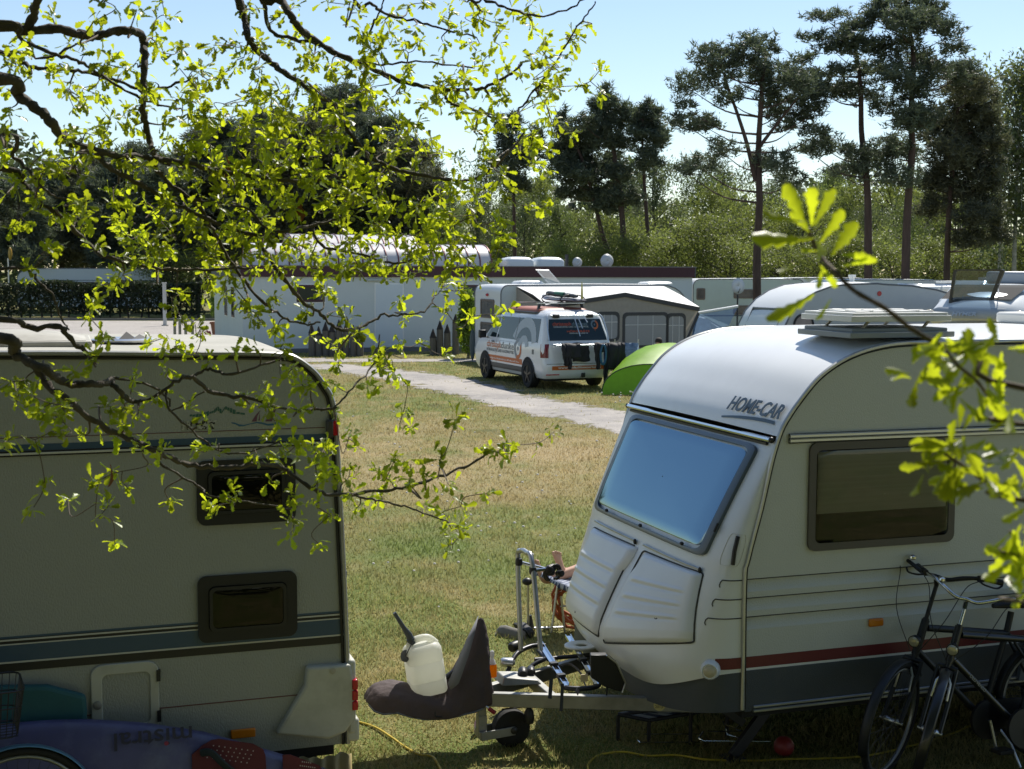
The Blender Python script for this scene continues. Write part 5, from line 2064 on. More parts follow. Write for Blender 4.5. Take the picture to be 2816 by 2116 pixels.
# ------------------------------------------------------------------ van
VN = Frame(.53, 33.75, 22.0)
van = frame_thing(VN, 'van', 'white van with orange and grey lettering, orange roof and a rear rack', 'van')
WHT = mat('van_white', (.72, .73, .74), .22, coat=.4, var=.02)
VGL = mat('van_glass', (.012, .026, .032), .06, spec=.45)
ORG = mat('van_orange', (.50, .12, .025), .45)
GRYD = mat('van_grey_print', (.20, .205, .21), .5)
VXC = .81
def yr(z): return interp(z, [(.28, -.88), (.36, -.96), (.62, -.985), (.70, -.955), (1.1, -.93), (1.3, -.88), (1.78, -.68), (1.9, -.6), (2.0, -.5)])
def yf(z): return interp(z, [(.28, 3.84), (.45, 3.92), (.75, 3.90), (.95, 3.82), (1.08, 3.55), (1.14, 3.25), (1.76, 2.38), (1.9, 2.15), (2.0, 2.0)])
def hw(z): return interp(z, [(.28, .86), (.40, .93), (.70, .952), (1.0, .948), (1.12, .93), (1.76, .78), (1.86, .72), (1.94, .60), (1.98, .3)])
zl = [.28, .34, .42, .55, .62, .70, .85, 1.0, 1.06, 1.12, 1.2, 1.35, 1.5, 1.65, 1.76, 1.83, 1.88, 1.92, 1.945, 1.955]
rws = []
for z in zl:
    h = hw(z)
    k = 1 if z < 1.9 else 1 - (z - 1.9) * 2.5
    a, b = yr(z) + (0 if z < 1.9 else (z - 1.9) * 6), yf(z) - (0 if z < 1.9 else (z - 1.9) * 6)
    rws.append([(VXC + p[0], p[1], z) for p in rrect(-h, h, a, b, .16 if z < 1.0 else .13, 6)])
mb = MB()
mb.grid(rws, wrap=True)
mb.add(rws[-1], [tuple(range(len(rws[0])))])
mb.add(rws[0], [tuple(range(len(rws[0])))[::-1]])
mb.build('body', WHT, van, smooth=40)
def side_pt(y, z, off=.004, left=True):
    return (VXC - (hw(z) + off), y, z) if left else (VXC + hw(z) + off, y, z)
def side_poly(name, pts, m, off=.004, sub=6, left=True, thick=0, parent=None):
    """panel on the flank: pts = bottom-left, bottom-right, top-right, top-left (y, z) seen from the left side"""
    (a, b, c, d) = pts
    rows_ = []
    for j in range(sub + 1):
        t = j / sub
        p, q = (a[0] + (d[0] - a[0]) * t, a[1] + (d[1] - a[1]) * t), (b[0] + (c[0] - b[0]) * t, b[1] + (c[1] - b[1]) * t)
        rows_.append([side_pt(p[0] + (q[0] - p[0]) * s / 4, p[1] + (q[1] - p[1]) * s / 4, off, left) for s in range(5)])
    mb = MB()
    mb.grid(rows_, flip=not left)
    return mb.build(name, m, parent or van, smooth=60)
for left in (True, False):
    w_ = side_poly('window', [(2.95, 1.17), (2.28, 1.17), (2.2, 1.72), (2.5, 1.70)], VGL, .006, left=left)
    side_poly('window', [(2.20, 1.17), (-.55, 1.16), (-.45, 1.74), (2.14, 1.73)], VGL, .006, left=left)
    side_poly('window_pillar', [(.95, 1.16), (.90, 1.16), (.90, 1.74), (.95, 1.74)], BKF, .010, left=left)
    side_poly('grey_band', [(3.0, .36), (.42, .36), (.42, .50), (3.0, .50)], mat('van_band_dark', (.10, .095, .09), .6), .005, left=left)
    side_poly('orange_band', [(3.02, .55), (.40, .55), (.40, .69), (3.02, .69)], ORG, .005, left=left)
    side_poly('door_gap', [(2.22, .34), (2.21, .34), (2.21, 1.16), (2.22, 1.16)], M['interior'], .003, left=left)
    side_poly('door_gap', [(.32, 1.10), (2.2, 1.10), (2.2, 1.092), (.32, 1.092)], mat('van_line_grey', (.3, .3, .3), .5), .003, left=left)  # mid grey line below the side windows
# big print running over the rear quarter
pr = MB()
for (r0, r1, a0, a1) in ((.55, .82, 20, 165), (.16, .34, 10, 170)):
    rows_ = []
    for r in (r0, r1):
        rows_.append([side_pt(.35 + r * math.cos(rad(a)) * 1.0, min(1.76, .98 + r * math.sin(rad(a)) * .95), .009) for a in np.linspace(a0, a1, 24)])
    pr.grid(rows_)
tag(pr.build('window_print', mat('van_print_pale', (.42, .47, .50), .6), van, smooth=True), kind=None)
# lettering; writing runs from the nose to the tail on this side
dwn = Vector(side_pt(0, .9)) - Vector(side_pt(0, 1.06))
upv = Vector((0, 0, 1))
def vtext(s, y, z, size, m, xs=1.0, off=.006, width=None, name='lettering'):
    o = text(s, size, m, van, side_pt(y, z, off), (0, -1, 0), (0.04, 0, 1), extrude=.001, bold=.002, xs=xs, name=name)
    if width:
        ys = [v.co.y for v in o.data.vertices]
        k = width / (max(ys) - min(ys))
        for v in o.data.vertices:
            v.co.y = y - (max(ys) - v.co.y) * k
    return o
vtext('christoph', 2.88, .90, .25, ORG, width=1.02)
vtext('dunkel', 1.84, .90, .25, GRYD, width=.95)
vtext('HÖRAKUSTIK UND AUGENOPTIK', 2.9, .79, .11, GRYD, width=1.95)
vtext('SEHTESTS. HÖRTESTS. SPORTOPTIK.', 2.86, .59, .085, mat('van_white_print', (.8, .8, .78), .5), width=2.25, off=.008)
def logo(c_fn, r, m1, m2):
    mb = MB()
    for (a0, a1, mi) in ((70, 250, 1), (-120, 70, 0)):
        mb.grid([[c_fn(q * math.cos(rad(a)), q * math.sin(rad(a)) * 1.15) for a in np.linspace(a0, a1, 16)] for q in (r * .62, r)], mi)
    mb.grid([[c_fn(-.05 * r + q * math.cos(rad(a)) * .8, -r * .95 - .35 * r + q * math.sin(rad(a))) for a in np.linspace(0, 360, 10)] for q in (.02, .25 * r)], 0)
    mb.grid([[c_fn(q * math.cos(rad(a)), q * math.sin(rad(a))) for a in np.linspace(0, 360, 12)] for q in (.005, .22 * r)], 1)
    mb.build('logo', [m1, m2], van, smooth=True)
logo(lambda a, b: side_pt(.68 - a, .95 + b, .007), .24, ORG, mat('van_grey_blue', (.24, .27, .30), .5))
# tail light, fuel flap, door handle, bumper line
for left in (True, False):
    s = -1 if left else 1
    mb = MB()
    rows_ = []
    for z in (.80, .9, 1.0, 1.1, 1.14):
        x = VXC + s * (hw(z) + .004)
        rows_.append([(x, yr(z) + .16, z), (x - s * .01, yr(z) + .10, z), (x - s * .06, yr(z) + .018, z), (x - s * .12, yr(z) - .006, z), (x - s * .15, yr(z) - .008, z)])
    mb.grid(rows_, flip=not left)
    mb.build('tail_light', mat('van_tail_red', (.16, .008, .015), .15), van, smooth=60)
side_poly('fuel_flap', [(-.25, .86), (-.37, .86), (-.37, .98), (-.25, .98)], mat('van_flap', (.10, .11, .12), .5), .005)
mb = MB(); p = side_pt(2.42, 1.06, .02); mb.box(p[0] - .015, p[0] + .02, 2.35, 2.52, 1.04, 1.07)
mb.build('door_handle', M['black_plastic'], van, bevel=.01)
# wheels and arches
for (x, s) in ((-.145, -1), (1.765, 1)):
    for yy in (0.0, 3.0):
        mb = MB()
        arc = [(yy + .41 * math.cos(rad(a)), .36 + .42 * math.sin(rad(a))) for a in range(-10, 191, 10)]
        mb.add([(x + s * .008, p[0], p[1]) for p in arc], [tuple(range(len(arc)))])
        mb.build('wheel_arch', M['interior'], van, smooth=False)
        mb = MB()
        o0 = (x - s * .20, yy, .335)
        mb.lathe([(.20, 0), (.32, .005), (.335, .03), (.335, .19), (.32, .222), (.235, .226), (.22, .20)], 30, o0, (s, 0, 0))
        wh = mb.build('wheel', M['rubber'], van, smooth=40)
        for k in range(5):
            a = 2 * math.pi * k / 5 + .3
            mb = MB()
            c = Vector((x + s * .018, yy, .335))
            mb.beam(c + Vector((0, .03 * math.cos(a), .03 * math.sin(a))), c + Vector((-s * .01, .225 * math.cos(a), .225 * math.sin(a))), .055, .02, (s, 0, 0))
            mb.build('spoke', mat('van_wheel_black', (.018, .018, .02), .35, .4), wh)
        mb = MB()
        mb.lathe([(.05, 0), (.045, .012)], 14, (x + s * .018, yy, .335), (s, 0, 0))
        mb.build('hub_cap', M['van_wheel_black'], wh)
# rear door: window, writing, plate, bumper marker
def rear_pt(x, z, off=.004):
    return (VXC + x, yr(z) - off, z)
def rear_poly(name, x0, x1, z0, z1, m, off=.005, par=None, tx=0.0):
    mb = MB()
    n = 8
    mb.grid([[rear_pt((x0 + (x1 - x0) * i / 6) * (1 - tx * j / n), z0 + (z1 - z0) * j / n, off) for i in range(7)] for j in range(n + 1)])
    return mb.build(name, m, par or van, smooth=60)
rw = rear_poly('rear_window', -.80, .80, 1.22, 1.74, VGL, .006, tx=.13)
rear_poly('orange_band', -.72, .74, .50, .60, ORG)
rear_poly('bumper_reflector', -.88, -.52, .375, .40, M['red_lens'], .008)
rear_poly('number_plate_recess', -.28, .28, .86, 1.0, M['interior'])
rear_poly('tailgate_gap', -.86, .86, .645, .655, M['interior'], .003)
def rtext(s, x, z, size, m, width, off=.010):
    o = text(s, size, m, van, rear_pt(x, z, off), (1, 0, 0), (0, .35 if z > 1.2 else 0, 1), extrude=.001, bold=.002)
    xs_ = [v.co.x for v in o.data.vertices]
    k = width / (max(xs_) - min(xs_))
    for v in o.data.vertices:
        v.co.x = VXC + x + (v.co.x - min(xs_)) * k
    return o
rtext('christoph', -.62, 1.585, .13, mat('van_red_print', (.42, .07, .03), .6), .50)
rtext('dunkel', -.10, 1.585, .13, mat('van_blue_print', (.12, .17, .20), .6), .42)
rtext('HÖRAKUSTIK UND AUGENOPTIK', -.60, 1.535, .052, mat('van_pale_print', (.30, .33, .33), .6), .95)
rtext('HÖRGERÄTE', -.26, 1.42, .065, M['van_red_print'], .62)
rtext('BRILLEN', -.2, 1.385, .035, M['van_pale_print'], .5)
rtext('www.einfachbesserleben', -.56, .535, .07, M['van_white_print'], 1.16)
logo(lambda a, b: rear_pt(.52 + a, 1.60 + b, .011 + b * .0), .10, ORG, M['van_blue_print'])
rear_poly('maker_badge', -.05, .16, .70, .72, M['alu'], .005)
# mirrors
for s in (-1, 1):
    mb = MB()
    x = VXC + s * (hw(1.15) + .02)
    mb.beam((x - s * .02, 2.86, 1.14), (x + s * .09, 2.86, 1.16), .06, .04)
    mb.box(min(x + s * .05, x + s * .25), max(x + s * .05, x + s * .25), 2.80, 2.92, 1.13, 1.34)
    mr = mb.build('wing_mirror', M['black_plastic'], van, bevel=.03)
# windscreen
mb = MB()
rws_ = []
for z in np.linspace(1.18, 1.72, 6):
    h = hw(z) - .1
    rws_.append([(VXC + x * h, yf(z) + .005 - .04 * x * x, z) for x in np.linspace(-1, 1, 9)])
mb.grid(rws_, flip=True)
mb.build('windscreen', VGL, van, smooth=60)
# pop-up roof shell
rws_ = []
for (z, k, ex) in ((1.87, 1.0, 0), (1.93, 1.0, 0), (1.97, .96, -.04), (2.0, .86, -.12), (2.01, .6, -.3)):
    rws_.append([(VXC + p[0], p[1], z - .02 * ((p[1] - .9) / 1.5) ** 2) for p in rrect(-.70 * k, .70 * k, -.10 - ex, 2.20 + ex, .2 * k, 5)])
mb = MB()
mb.grid(rws_, wrap=True)
mb.add(rws_[-1], [tuple(range(len(rws_[0])))])
mb.build('pop_up_roof', mat('van_roof_terracotta', (.32, .10, .055), .5), van, smooth=50)
mb = MB()
mb.tube([(VXC + p[0], p[1], 1.875) for p in rrect(-.72, .72, -.14, 2.24, .2, 5)], .03, 6, closed=True)
mb.build('roof_seal', M['black_plastic'], van)
# roof bars
for yy in (1.55, .15):
    mb = MB()
    for s in (-1, 1):
        mb.hexa([(VXC + s * .62 - .03, yy - .05, 1.93), (VXC + s * .62 + .03, yy - .05, 1.93), (VXC + s * .62 + .03, yy + .05, 1.93), (VXC + s * .62 - .03, yy + .05, 1.93), (VXC + s * .58 - .03, yy - .03, 2.10), (VXC + s * .58 + .03, yy - .03, 2.10), (VXC + s * .58 + .03, yy + .03, 2.10), (VXC + s * .58 - .03, yy + .03, 2.10)])
    rbr = mb.build('roof_bar_feet', M['black_plastic'], van, bevel=.008)
    mb = MB()
    mb.beam((VXC - .66, yy, 2.11), (VXC + .66, yy, 2.11), .06, .025)
    mb.build('crossbar', M['alu'], rbr)
# rear bicycle rack
RK = mat('rack_alu', (.55, .6, .64), .35, .7)
for s in (-1, 1):
    mb = MB()
    mb.tube(spline([rear_pt(s * .70, 1.86, .02), rear_pt(s * .76, 1.75, .05), rear_pt(s * .80, 1.4, .07), rear_pt(s * .80, 1.12, .09)], 4), .016, 8)
    mb.build('rack_upright', RK, van, smooth=60)
mb = MB()
mb.tube([rear_pt(-.66, 1.83, .05), rear_pt(.66, 1.83, .05)], .016, 8)
tb_ = mb.build('rack_tube', RK, van)
for x in (-.5, .42):
    mb = MB()
    q = rear_pt(x, 1.82, .05)
    mb.box(q[0] - .09, q[0] + .09, q[1] - .03, q[1] + .05, q[2] - .05, q[2] + .04)
    mb.build('rack_clamp', M['black_plastic'], tb_, bevel=.02)
for (x, z1) in ((-.02, 1.33), (.08, 1.52), (.24, 1.66)):
    mb = MB()
    mb.tube([rear_pt(x - .01, 1.82, .08), rear_pt(x + .03, z1, .16)], .012, 8)
    mb.build('rack_arm', RK, tb_)
for zz, dd in ((1.13, .12), (1.12, .30)):
    mb = MB()
    mb.tube([rear_pt(-.72, zz, dd), rear_pt(.98, zz, dd)], .018, 8)
    mb.build('rack_rail', RK, van)
mb = MB()
mb.box(VXC + .08, VXC + .16, yr(.4) - .06, yr(.4) + .05, .31, .42)
mb.build('tow_coupling', M['black_plastic'], van, bevel=.01)
mb = MB()
mb.box(VXC - .75, VXC + .75, -.75, 3.6, .22, .29)
mb.build('underbody', M['interior'], van)

# ---- boards on the roof bars
def lens_board(name, label, y0, y1, xc, z, wmax, th, m, tilt=0.0):
    rws_ = []
    n = 18
    for i in range(n + 1):
        f = i / n
        w_ = wmax * max(.05, math.sin(math.pi * min(1, f * .92 + .06)) ** .55) / 2
        h = th * max(.15, math.sin(math.pi * f) ** .4) / 2
        zz = z + .10 * max(0, (f - .75) / .25) ** 2 + tilt * f
        rws_.append([(xc + w_ * math.cos(a), y0 + (y1 - y0) * f, zz + h * math.sin(a)) for a in np.linspace(0, 2 * math.pi, 15)[:-1]])
    mb = MB()
    mb.grid(rws_, wrap=True)
    mb.add(rws_[0], [tuple(range(14))]); mb.add(rws_[-1], [tuple(range(14))[::-1]])
    t = frame_thing(VN, name, label, 'surfboard')
    mb.build('board', m, t, smooth=50)
    return t
bA = lens_board('surfboard', 'dark grey board with a red tail strapped on the van roof bars', -.35, 2.05, VXC + .38, 2.19, .62, .10, mat('board_slate', (.07, .075, .085), .35, var=.3, vscale=2, dirt=.5, dscale=3, dcol=(.22, .04, .05)))
mb = MB()
mb.prism([(-.30, 2.22), (-.20, 2.22), (-.20, 2.42), (-.235, 2.66), (-.255, 2.60), (-.29, 2.4)], lambda a, b: (VXC + .40, a, b), lambda a, b: (VXC + .425, a, b))
mb.build('fin', mat('fin_yellow', (.55, .48, .10), .4), bA, bevel=.006)
for yy in (.25, 1.45):
    mb = MB()
    mb.tube([(VXC + .38 + .34 * math.cos(a), yy, 2.20 + .13 * math.sin(a)) for a in np.linspace(0, 2 * math.pi, 19)[:-1]], .016, 6, closed=True)
    mb.build('strap', M['black_plastic'], bA)
sg = frame_thing(VN, 'rolled_sail', 'rolled sail with a green stripe tied on top of the roof board', 'sail')
mb = MB()
mb.tube(spline([(VXC + .30, -.2, 2.29), (VXC + .32, .3, 2.305), (VXC + .28, .9, 2.31), (VXC + .3, 1.5, 2.34), (VXC + .32, 1.75, 2.33)], 5), [.03, .045, .05, .055, .05, .055, .06, .05, .055, .06, .055, .06, .065, .06, .065, .06, .06, .065, .06, .055, .04], 8)
mb.build('roll', mat('sail_dark', (.05, .055, .06), .6, var=.4, vscale=6), sg, smooth=60)
mb = MB()
mb.tube([(VXC + .285, .55, 2.325), (VXC + .28, 1.1, 2.335)], .058, 8)
mb.build('stripe', mat('sail_green', (.03, .16, .09), .6), sg)

# ---- wet clothes hung on the rear rack
NEO = mat('neoprene', (.012, .012, .016), .75, bump=.3, bscale=20)
def hung(name, label, x0, x1, ztop, ys, drops, m, grp='wet clothes hung on the van rack'):
    """cloth over the rail: list of hanging strips with their own length"""
    t = frame_thing(VN, name, label, 'wetsuit', grp)
    yb = yr(ztop) - ys
    for k, (xa, xb, dz, skew) in enumerate(drops):
        rws_ = []
        nn_ = 9
        for i in range(nn_ + 1):
            f = i / nn_
            z = ztop + .02 - dz * f
            row = []
            for j in range(9):
                s = j / 8
                x = VXC + xa + (xb - xa) * s + skew * f + .012 * math.sin(i * 1.7 + k)
                y = yb - .05 * min(1, f * 6) + .025 * math.sin(s * 9 + k * 2 + f * 3) - .02 * math.sin(s * math.pi)
                if f == 0:
                    y = yb
                row.append((x, y, z + .015 * math.sin(s * 7 + k)))
            rws_.append(row)
        mb = MB()
        mb.grid(rws_)
        o = mb.build('sleeve' if k else 'torso', m, t, smooth=60)
        o.modifiers.new('thick', 'SOLIDIFY').thickness = .03
    return t
hung('wetsuit_jacket', 'short black neoprene top hanging at the near end of the rack', -.58, -.1, 1.13, .30, [(-.56, -.10, .34, 0), (-.58, -.44, .52, .03), (-.46, -.36, .60, .04)], NEO)
hung('neoprene_shorts', 'black neoprene shorts hanging over the number plate', -.2, .2, 1.13, .12, [(-.22, .22, .44, 0)], NEO)
hs_ = hung('harness', 'black and blue harness with a loop hanging between the wetsuits', .28, .6, 1.13, .30, [(.30, .56, .20, 0), (.30, .40, .62, .02)], NEO)
mb = MB()
q = rear_pt(.50, .88, .38)
mb.tube([(q[0] + .075 * math.cos(a), q[1], q[2] + .24 * math.sin(a)) for a in np.linspace(0, 2 * math.pi, 21)[:-1]], .03, 7, closed=True)
mb.build('loop', mat('harness_blue', (.02, .10, .20), .6), hs_, smooth=True)
hung('wetsuit', 'long black wetsuit with one sleeve trailing to the bumper', .6, 1.1, 1.13, .30, [(.60, 1.12, .66, 0), (.60, .70, 1.12, -.10), (.80, 1.02, .80, 0)], NEO)

# ---- green beach shelter
TG1 = leafmat('tent_lime', (.26, .48, .03), (.30, .60, .02), .40, .5, .05)
tn = thing('beach_shelter', 'lime green pop-up beach shelter on the grass beside the van', 'beach tent')
g0 = ground(1655, 1087)
tx0, ty0 = g0[0], g0[1]
def hoop(f):
    """arch number f 0..1 from front to back"""
    w_ = 2.3 + .2 * f
    h = .72 + .42 * math.sin(f * math.pi * .62)
    y = ty0 + f * 1.9
    x0 = tx0 + .62 * f
    return [(x0 + w_ * (1 - math.cos(a)) / 2, y + .25 * math.sin(a), h * math.sin(a) ** .8 if 0 < a < math.pi - 1e-6 else 0) for a in np.linspace(0, math.pi, 25)]
front = hoop(0)
mb = MB()
c = ((front[0][0] + front[-1][0]) / 2, ty0 + .05, 0)
mb.add([c] + front, [(0, i + 1, i + 2) for i in range(24)])
mb.build('front_panel', TG1, tn, smooth=False)
mb = MB()
wr = [[(x, y, z + (.012 * math.sin(i * 1.9 + j * .8) + .008 * math.sin(j * 2.3 - i)) * min(1, z * 3)) for j, (x, y, z) in enumerate(hoop(i / 10))] for i in range(11)]
mb.grid(wr)
mb.build('roof_cloth', TG1, tn, smooth=True)
for f in (0, 1):
    mb = MB()
    mb.tube(hoop(f), .014, 6)
    mb.build('hoop_edge', mat('tent_edge', (.03, .06, .015), .7), tn)
# ---- photographer behind the shelter
man = thing('person', 'bearded person with a camera sitting behind the green shelter', 'person')
dm = 35.2
hd = np.array(at(1811, 945, dm))
J, E_ = {}, []
hx_, hy_, hz_ = hd
J['pelvis'] = ((hx_ + .02, hy_ + .12, .42), (.16, .13))
J['waist'] = ((hx_ + .03, hy_ + .10, .60), (.14, .10))
J['chest'] = ((hx_ + .02, hy_ + .06, hz_ - .38), (.17, .12))
J['neck'] = ((hx_ + .01, hy_ + .02, hz_ - .16), (.055, .055))
J['jaw'] = ((hx_ - .02, hy_ - .02, hz_ - .06), (.065, .07))
J['head'] = ((hx_, hy_, hz_ + .04), (.078, .088))
J['top'] = ((hx_ + .005, hy_ + .01, hz_ + .10), (.055, .065))
E_ += [('pelvis', 'waist'), ('waist', 'chest'), ('chest', 'neck'), ('neck', 'jaw'), ('jaw', 'head'), ('head', 'top')]
for s, k in (('l', -1), ('r', 1)):
    J[s + 'sh'] = ((hx_ + k * .19, hy_ + .05, hz_ - .27), .06)
    J[s + 'el'] = ((hx_ + k * .24 - .04, hy_ - .12, hz_ - .42), .045)
    J[s + 'wr'] = ((hx_ - .12 + k * .07, hy_ - .24, hz_ - .14), .032)
    J[s + 'ha'] = ((hx_ - .14 + k * .05, hy_ - .26, hz_ - .06), .038)
    J[s + 'hip'] = ((hx_ + k * .1, hy_ + .1, .40), .09)
    J[s + 'kn'] = ((hx_ + k * .16, hy_ - .36, .52), .065)
    J[s + 'an'] = ((hx_ + k * .14, hy_ - .44, .09), .042)
    J[s + 'toe'] = ((hx_ + k * .15, hy_ - .62, .04), .04)
    E_ += [('chest', s + 'sh'), (s + 'sh', s + 'el'), (s + 'el', s + 'wr'), (s + 'wr', s + 'ha'), ('pelvis', s + 'hip'), (s + 'hip', s + 'kn'), (s + 'kn', s + 'an'), (s + 'an', s + 'toe')]
    for q in range(4):
        J[f'{s}f{q}'] = ((hx_ - .15 + k * (.03 - .004 * q), hy_ - .29, hz_ - .02 - .022 * q), .010)
        E_.append((s + 'ha', f'{s}f{q}'))
skin_body('body', J, E_, SKIN, man, 'pelvis')
mb = MB()
mb.ball((hx_ + .005, hy_ + .015, hz_ + .065), .102, 14, 10, (.95, 1.05, .92))
mb.build('hair', mat('hair_dark', (.018, .013, .010), .8), man, smooth=True)
mb = MB()
mb.ball((hx_ - .025, hy_ - .035, hz_ - .085), .075, 12, 9, (1, .9, 1))
mb.build('beard', M['hair_dark'], man, smooth=True)
mb = MB()
mb.lathe([(.20, .0), (.23, .15), (.24, .30), (.20, .42), (.08, .50)], 18, (hx_ + .02, hy_ + .08, hz_ - .66))
mb.build('shirt', mat('shirt_grey', (.10, .09, .09), .8), man, smooth=60)
cm = thing('camera_held', 'black camera held up by the bearded person', 'camera', (hx_ - .14, hy_ - .30, hz_ - .07))
mb = MB()
mb.box(-.07, .07, -.03, .03, -.045, .045)
mb.box(-.03, .03, -.025, .025, .045, .07)
mb.build('body', M['black_plastic'], cm, bevel=.008)
mb = MB()
mb.lathe([(.034, 0), (.036, .05), (.033, .08)], 16, (0, -.03, 0), (0, -1, 0))
mb.build('lens', M['black_plastic'], cm)
# folding chair for him
ch = thing('folding_chair', 'pale blue striped folding chair behind the green shelter', 'chair', (hx_ + .02, hy_ + .12, 0))
mb = MB()
mb.box(-.25, .25, -.22, .25, .26, .29)
mb.build('seat', mat('chair_cloth', (.16, .22, .30), .8), ch)
mb = MB()
mb.hexa([(-.25, .24, .30), (.25, .24, .30), (.25, .27, .30), (-.25, .27, .30), (-.25, .36, .72), (.25, .36, .72), (.25, .39, .72), (-.25, .39, .72)])
mb.build('backrest', M['chair_cloth'], ch)
for sx in (-.24, .24):
    for sy in (-.2, .22):
        mb = MB()
        mb.tube([(sx, sy, .27), (sx, sy * 1.15, 0)], .012, 8)
        mb.build('leg', M['alu'], ch)
# pale blue windbreak panel beside the van
wbk = thing('windbreak', 'pale blue checked windbreak standing between van and awning', 'windbreak')
a, b = ground(1690, 1030), ground(1755, 1030)
mb = MB()
z0, z1 = .05, 2.94 - (943 - 745) * a[1] / FPX
rws_ = [[(a[0] + (b[0] - a[0]) * i / 12, a[1] + .04 * math.sin(i * 1.6), z) for i in range(13)] for z in (z0, (z0 + z1) / 2, z1)]
mb.grid(rws_)
o = mb.build('cloth', mat('windbreak_blue', (.20, .29, .40), .7, var=.3, vscale=7, stretch=(1, 1, 3)), wbk, smooth=60)
o.modifiers.new('thick', 'SOLIDIFY').thickness = .01
for p in (a, b):
    mb = MB()
    mb.tube([(p[0], p[1], 0), (p[0], p[1], z1 + .1)], .015, 6)
    mb.build('pole', M['alu'], wbk)
# ------------------------------------------------------------------ long low building
BF = Frame(-9.401, 46.91, 18.5)
bl = frame_thing(BF, 'building', 'long low white building with a dark red fascia and vaulted skylights', 'building')
WALL = mat('wall_white', (.60, .64, .63), .8, var=.04, vscale=.5, bump=.1, bscale=20, dirt=.10, dscale=.7, dcol=(.3, .3, .28))
FAS = mat('fascia_maroon', (.055, .012, .018), .55)
LB, DB = 17.28, 9.0
mb = MB()
mb.box(0, LB, 0, DB, 0, 2.69)
mb.build('wall', WALL, bl)
for k in range(12):
    mb = MB()
    x0 = -.06 + (LB + .12) * k / 12
    mb.box(x0 + .002, x0 + (LB + .12) / 12 - .002, -.10, -.06, 2.685, 3.075)
    mb.build('fascia_panel', FAS, bl)
mb = MB()
mb.box(-.10, -.06, -.10, DB + .1, 2.685, 3.075)
mb.box(LB + .06, LB + .10, -.10, DB + .1, 2.685, 3.075)
mb.box(-.06, LB + .06, -.06, DB + .1, 2.69, 2.98)
mb.build('roof_deck', mat('roof_felt', (.12, .12, .12), .9), bl)
mb = MB()
mb.box(-.12, LB + .12, -.12, -.05, 3.07, 3.10)
mb.build('coping', mat('coping_grey', (.22, .20, .20), .5), bl)
MAR = mat('window_frame_maroon', (.05, .012, .016), .45)
def bwin(x0, x1, z0, z1, side=False):
    mb = MB()
    f0 = (lambda a, b: (a, -.03, b)) if not side else (lambda a, b: (-.03, a, b))
    f1 = (lambda a, b: (a, .01, b)) if not side else (lambda a, b: (.01, a, b))
    mb.ring([(x0, z0), (x1, z0), (x1, z1), (x0, z1)], [(x0 + .08, z0 + .08), (x1 - .08, z0 + .08), (x1 - .08, z1 - .08), (x0 + .08, z1 - .08)], f0, f1)
    w_ = mb.build('window', MAR, bl, smooth=False)
    mb = MB()
    if side:
        mb.box(-.012, .002, x0 + .07, x1 - .07, z0 + .07, z1 - .07)
    else:
        mb.box(x0 + .07, x1 - .07, -.012, .002, z0 + .07, z1 - .07)
    mb.build('pane', VGL, w_)
    mb = MB()
    if side:
        mb.box(-.012, .0, x0 - .04, x1 + .04, z0 - .04, z1 + .04)
    else:
        mb.box(x0 - .04, x1 + .04, -.006, .004, z0 - .04, z1 + .04)
    mb.build('surround', M['white_paint'], w_)
bwin(1.894, 2.89, 1.80, 2.406)
bwin(7.93, 9.45, 1.45, 2.405)
bwin(9.75, 10.9, 1.45, 2.405)
bwin(2.2, 3.0, 1.2, 2.3, True)
bwin(4.4, 5.2, 1.2, 2.3, True)
mb = MB()
mb.box(4.742, 5.724, -.035, .004, .18, 2.42)
dr = mb.build('door', mat('door_white_blue', (.62, .68, .72), .5), bl, bevel=.004)
mb = MB()
mb.ring([(4.69, .14), (5.776, .14), (5.776, 2.47), (4.69, 2.47)], [(4.742, .18), (5.724, .18), (5.724, 2.42), (4.742, 2.42)], lambda a, b: (a, -.02, b), lambda a, b: (a, .003, b))
mb.build('door_frame', M['white_paint'], dr, smooth=False)
mb = MB()
mb.box(5.60, 5.66, -.09, -.03, 1.15, 1.22)
mb.build('handle', M['alu'], dr)
mb = MB()
mb.box(4.41, 5.116, -.10, 0, 2.54, 2.622)
mb.build('wall_lamp', mat('lamp_diffuser', (.42, .46, .44), .4), bl, bevel=.02)
mb = MB()
mb.box(-.02, LB + .02, -.03, .0, 0, .16)
mb.build('plinth', mat('plinth_grey', (.15, .15, .15), .9), bl)
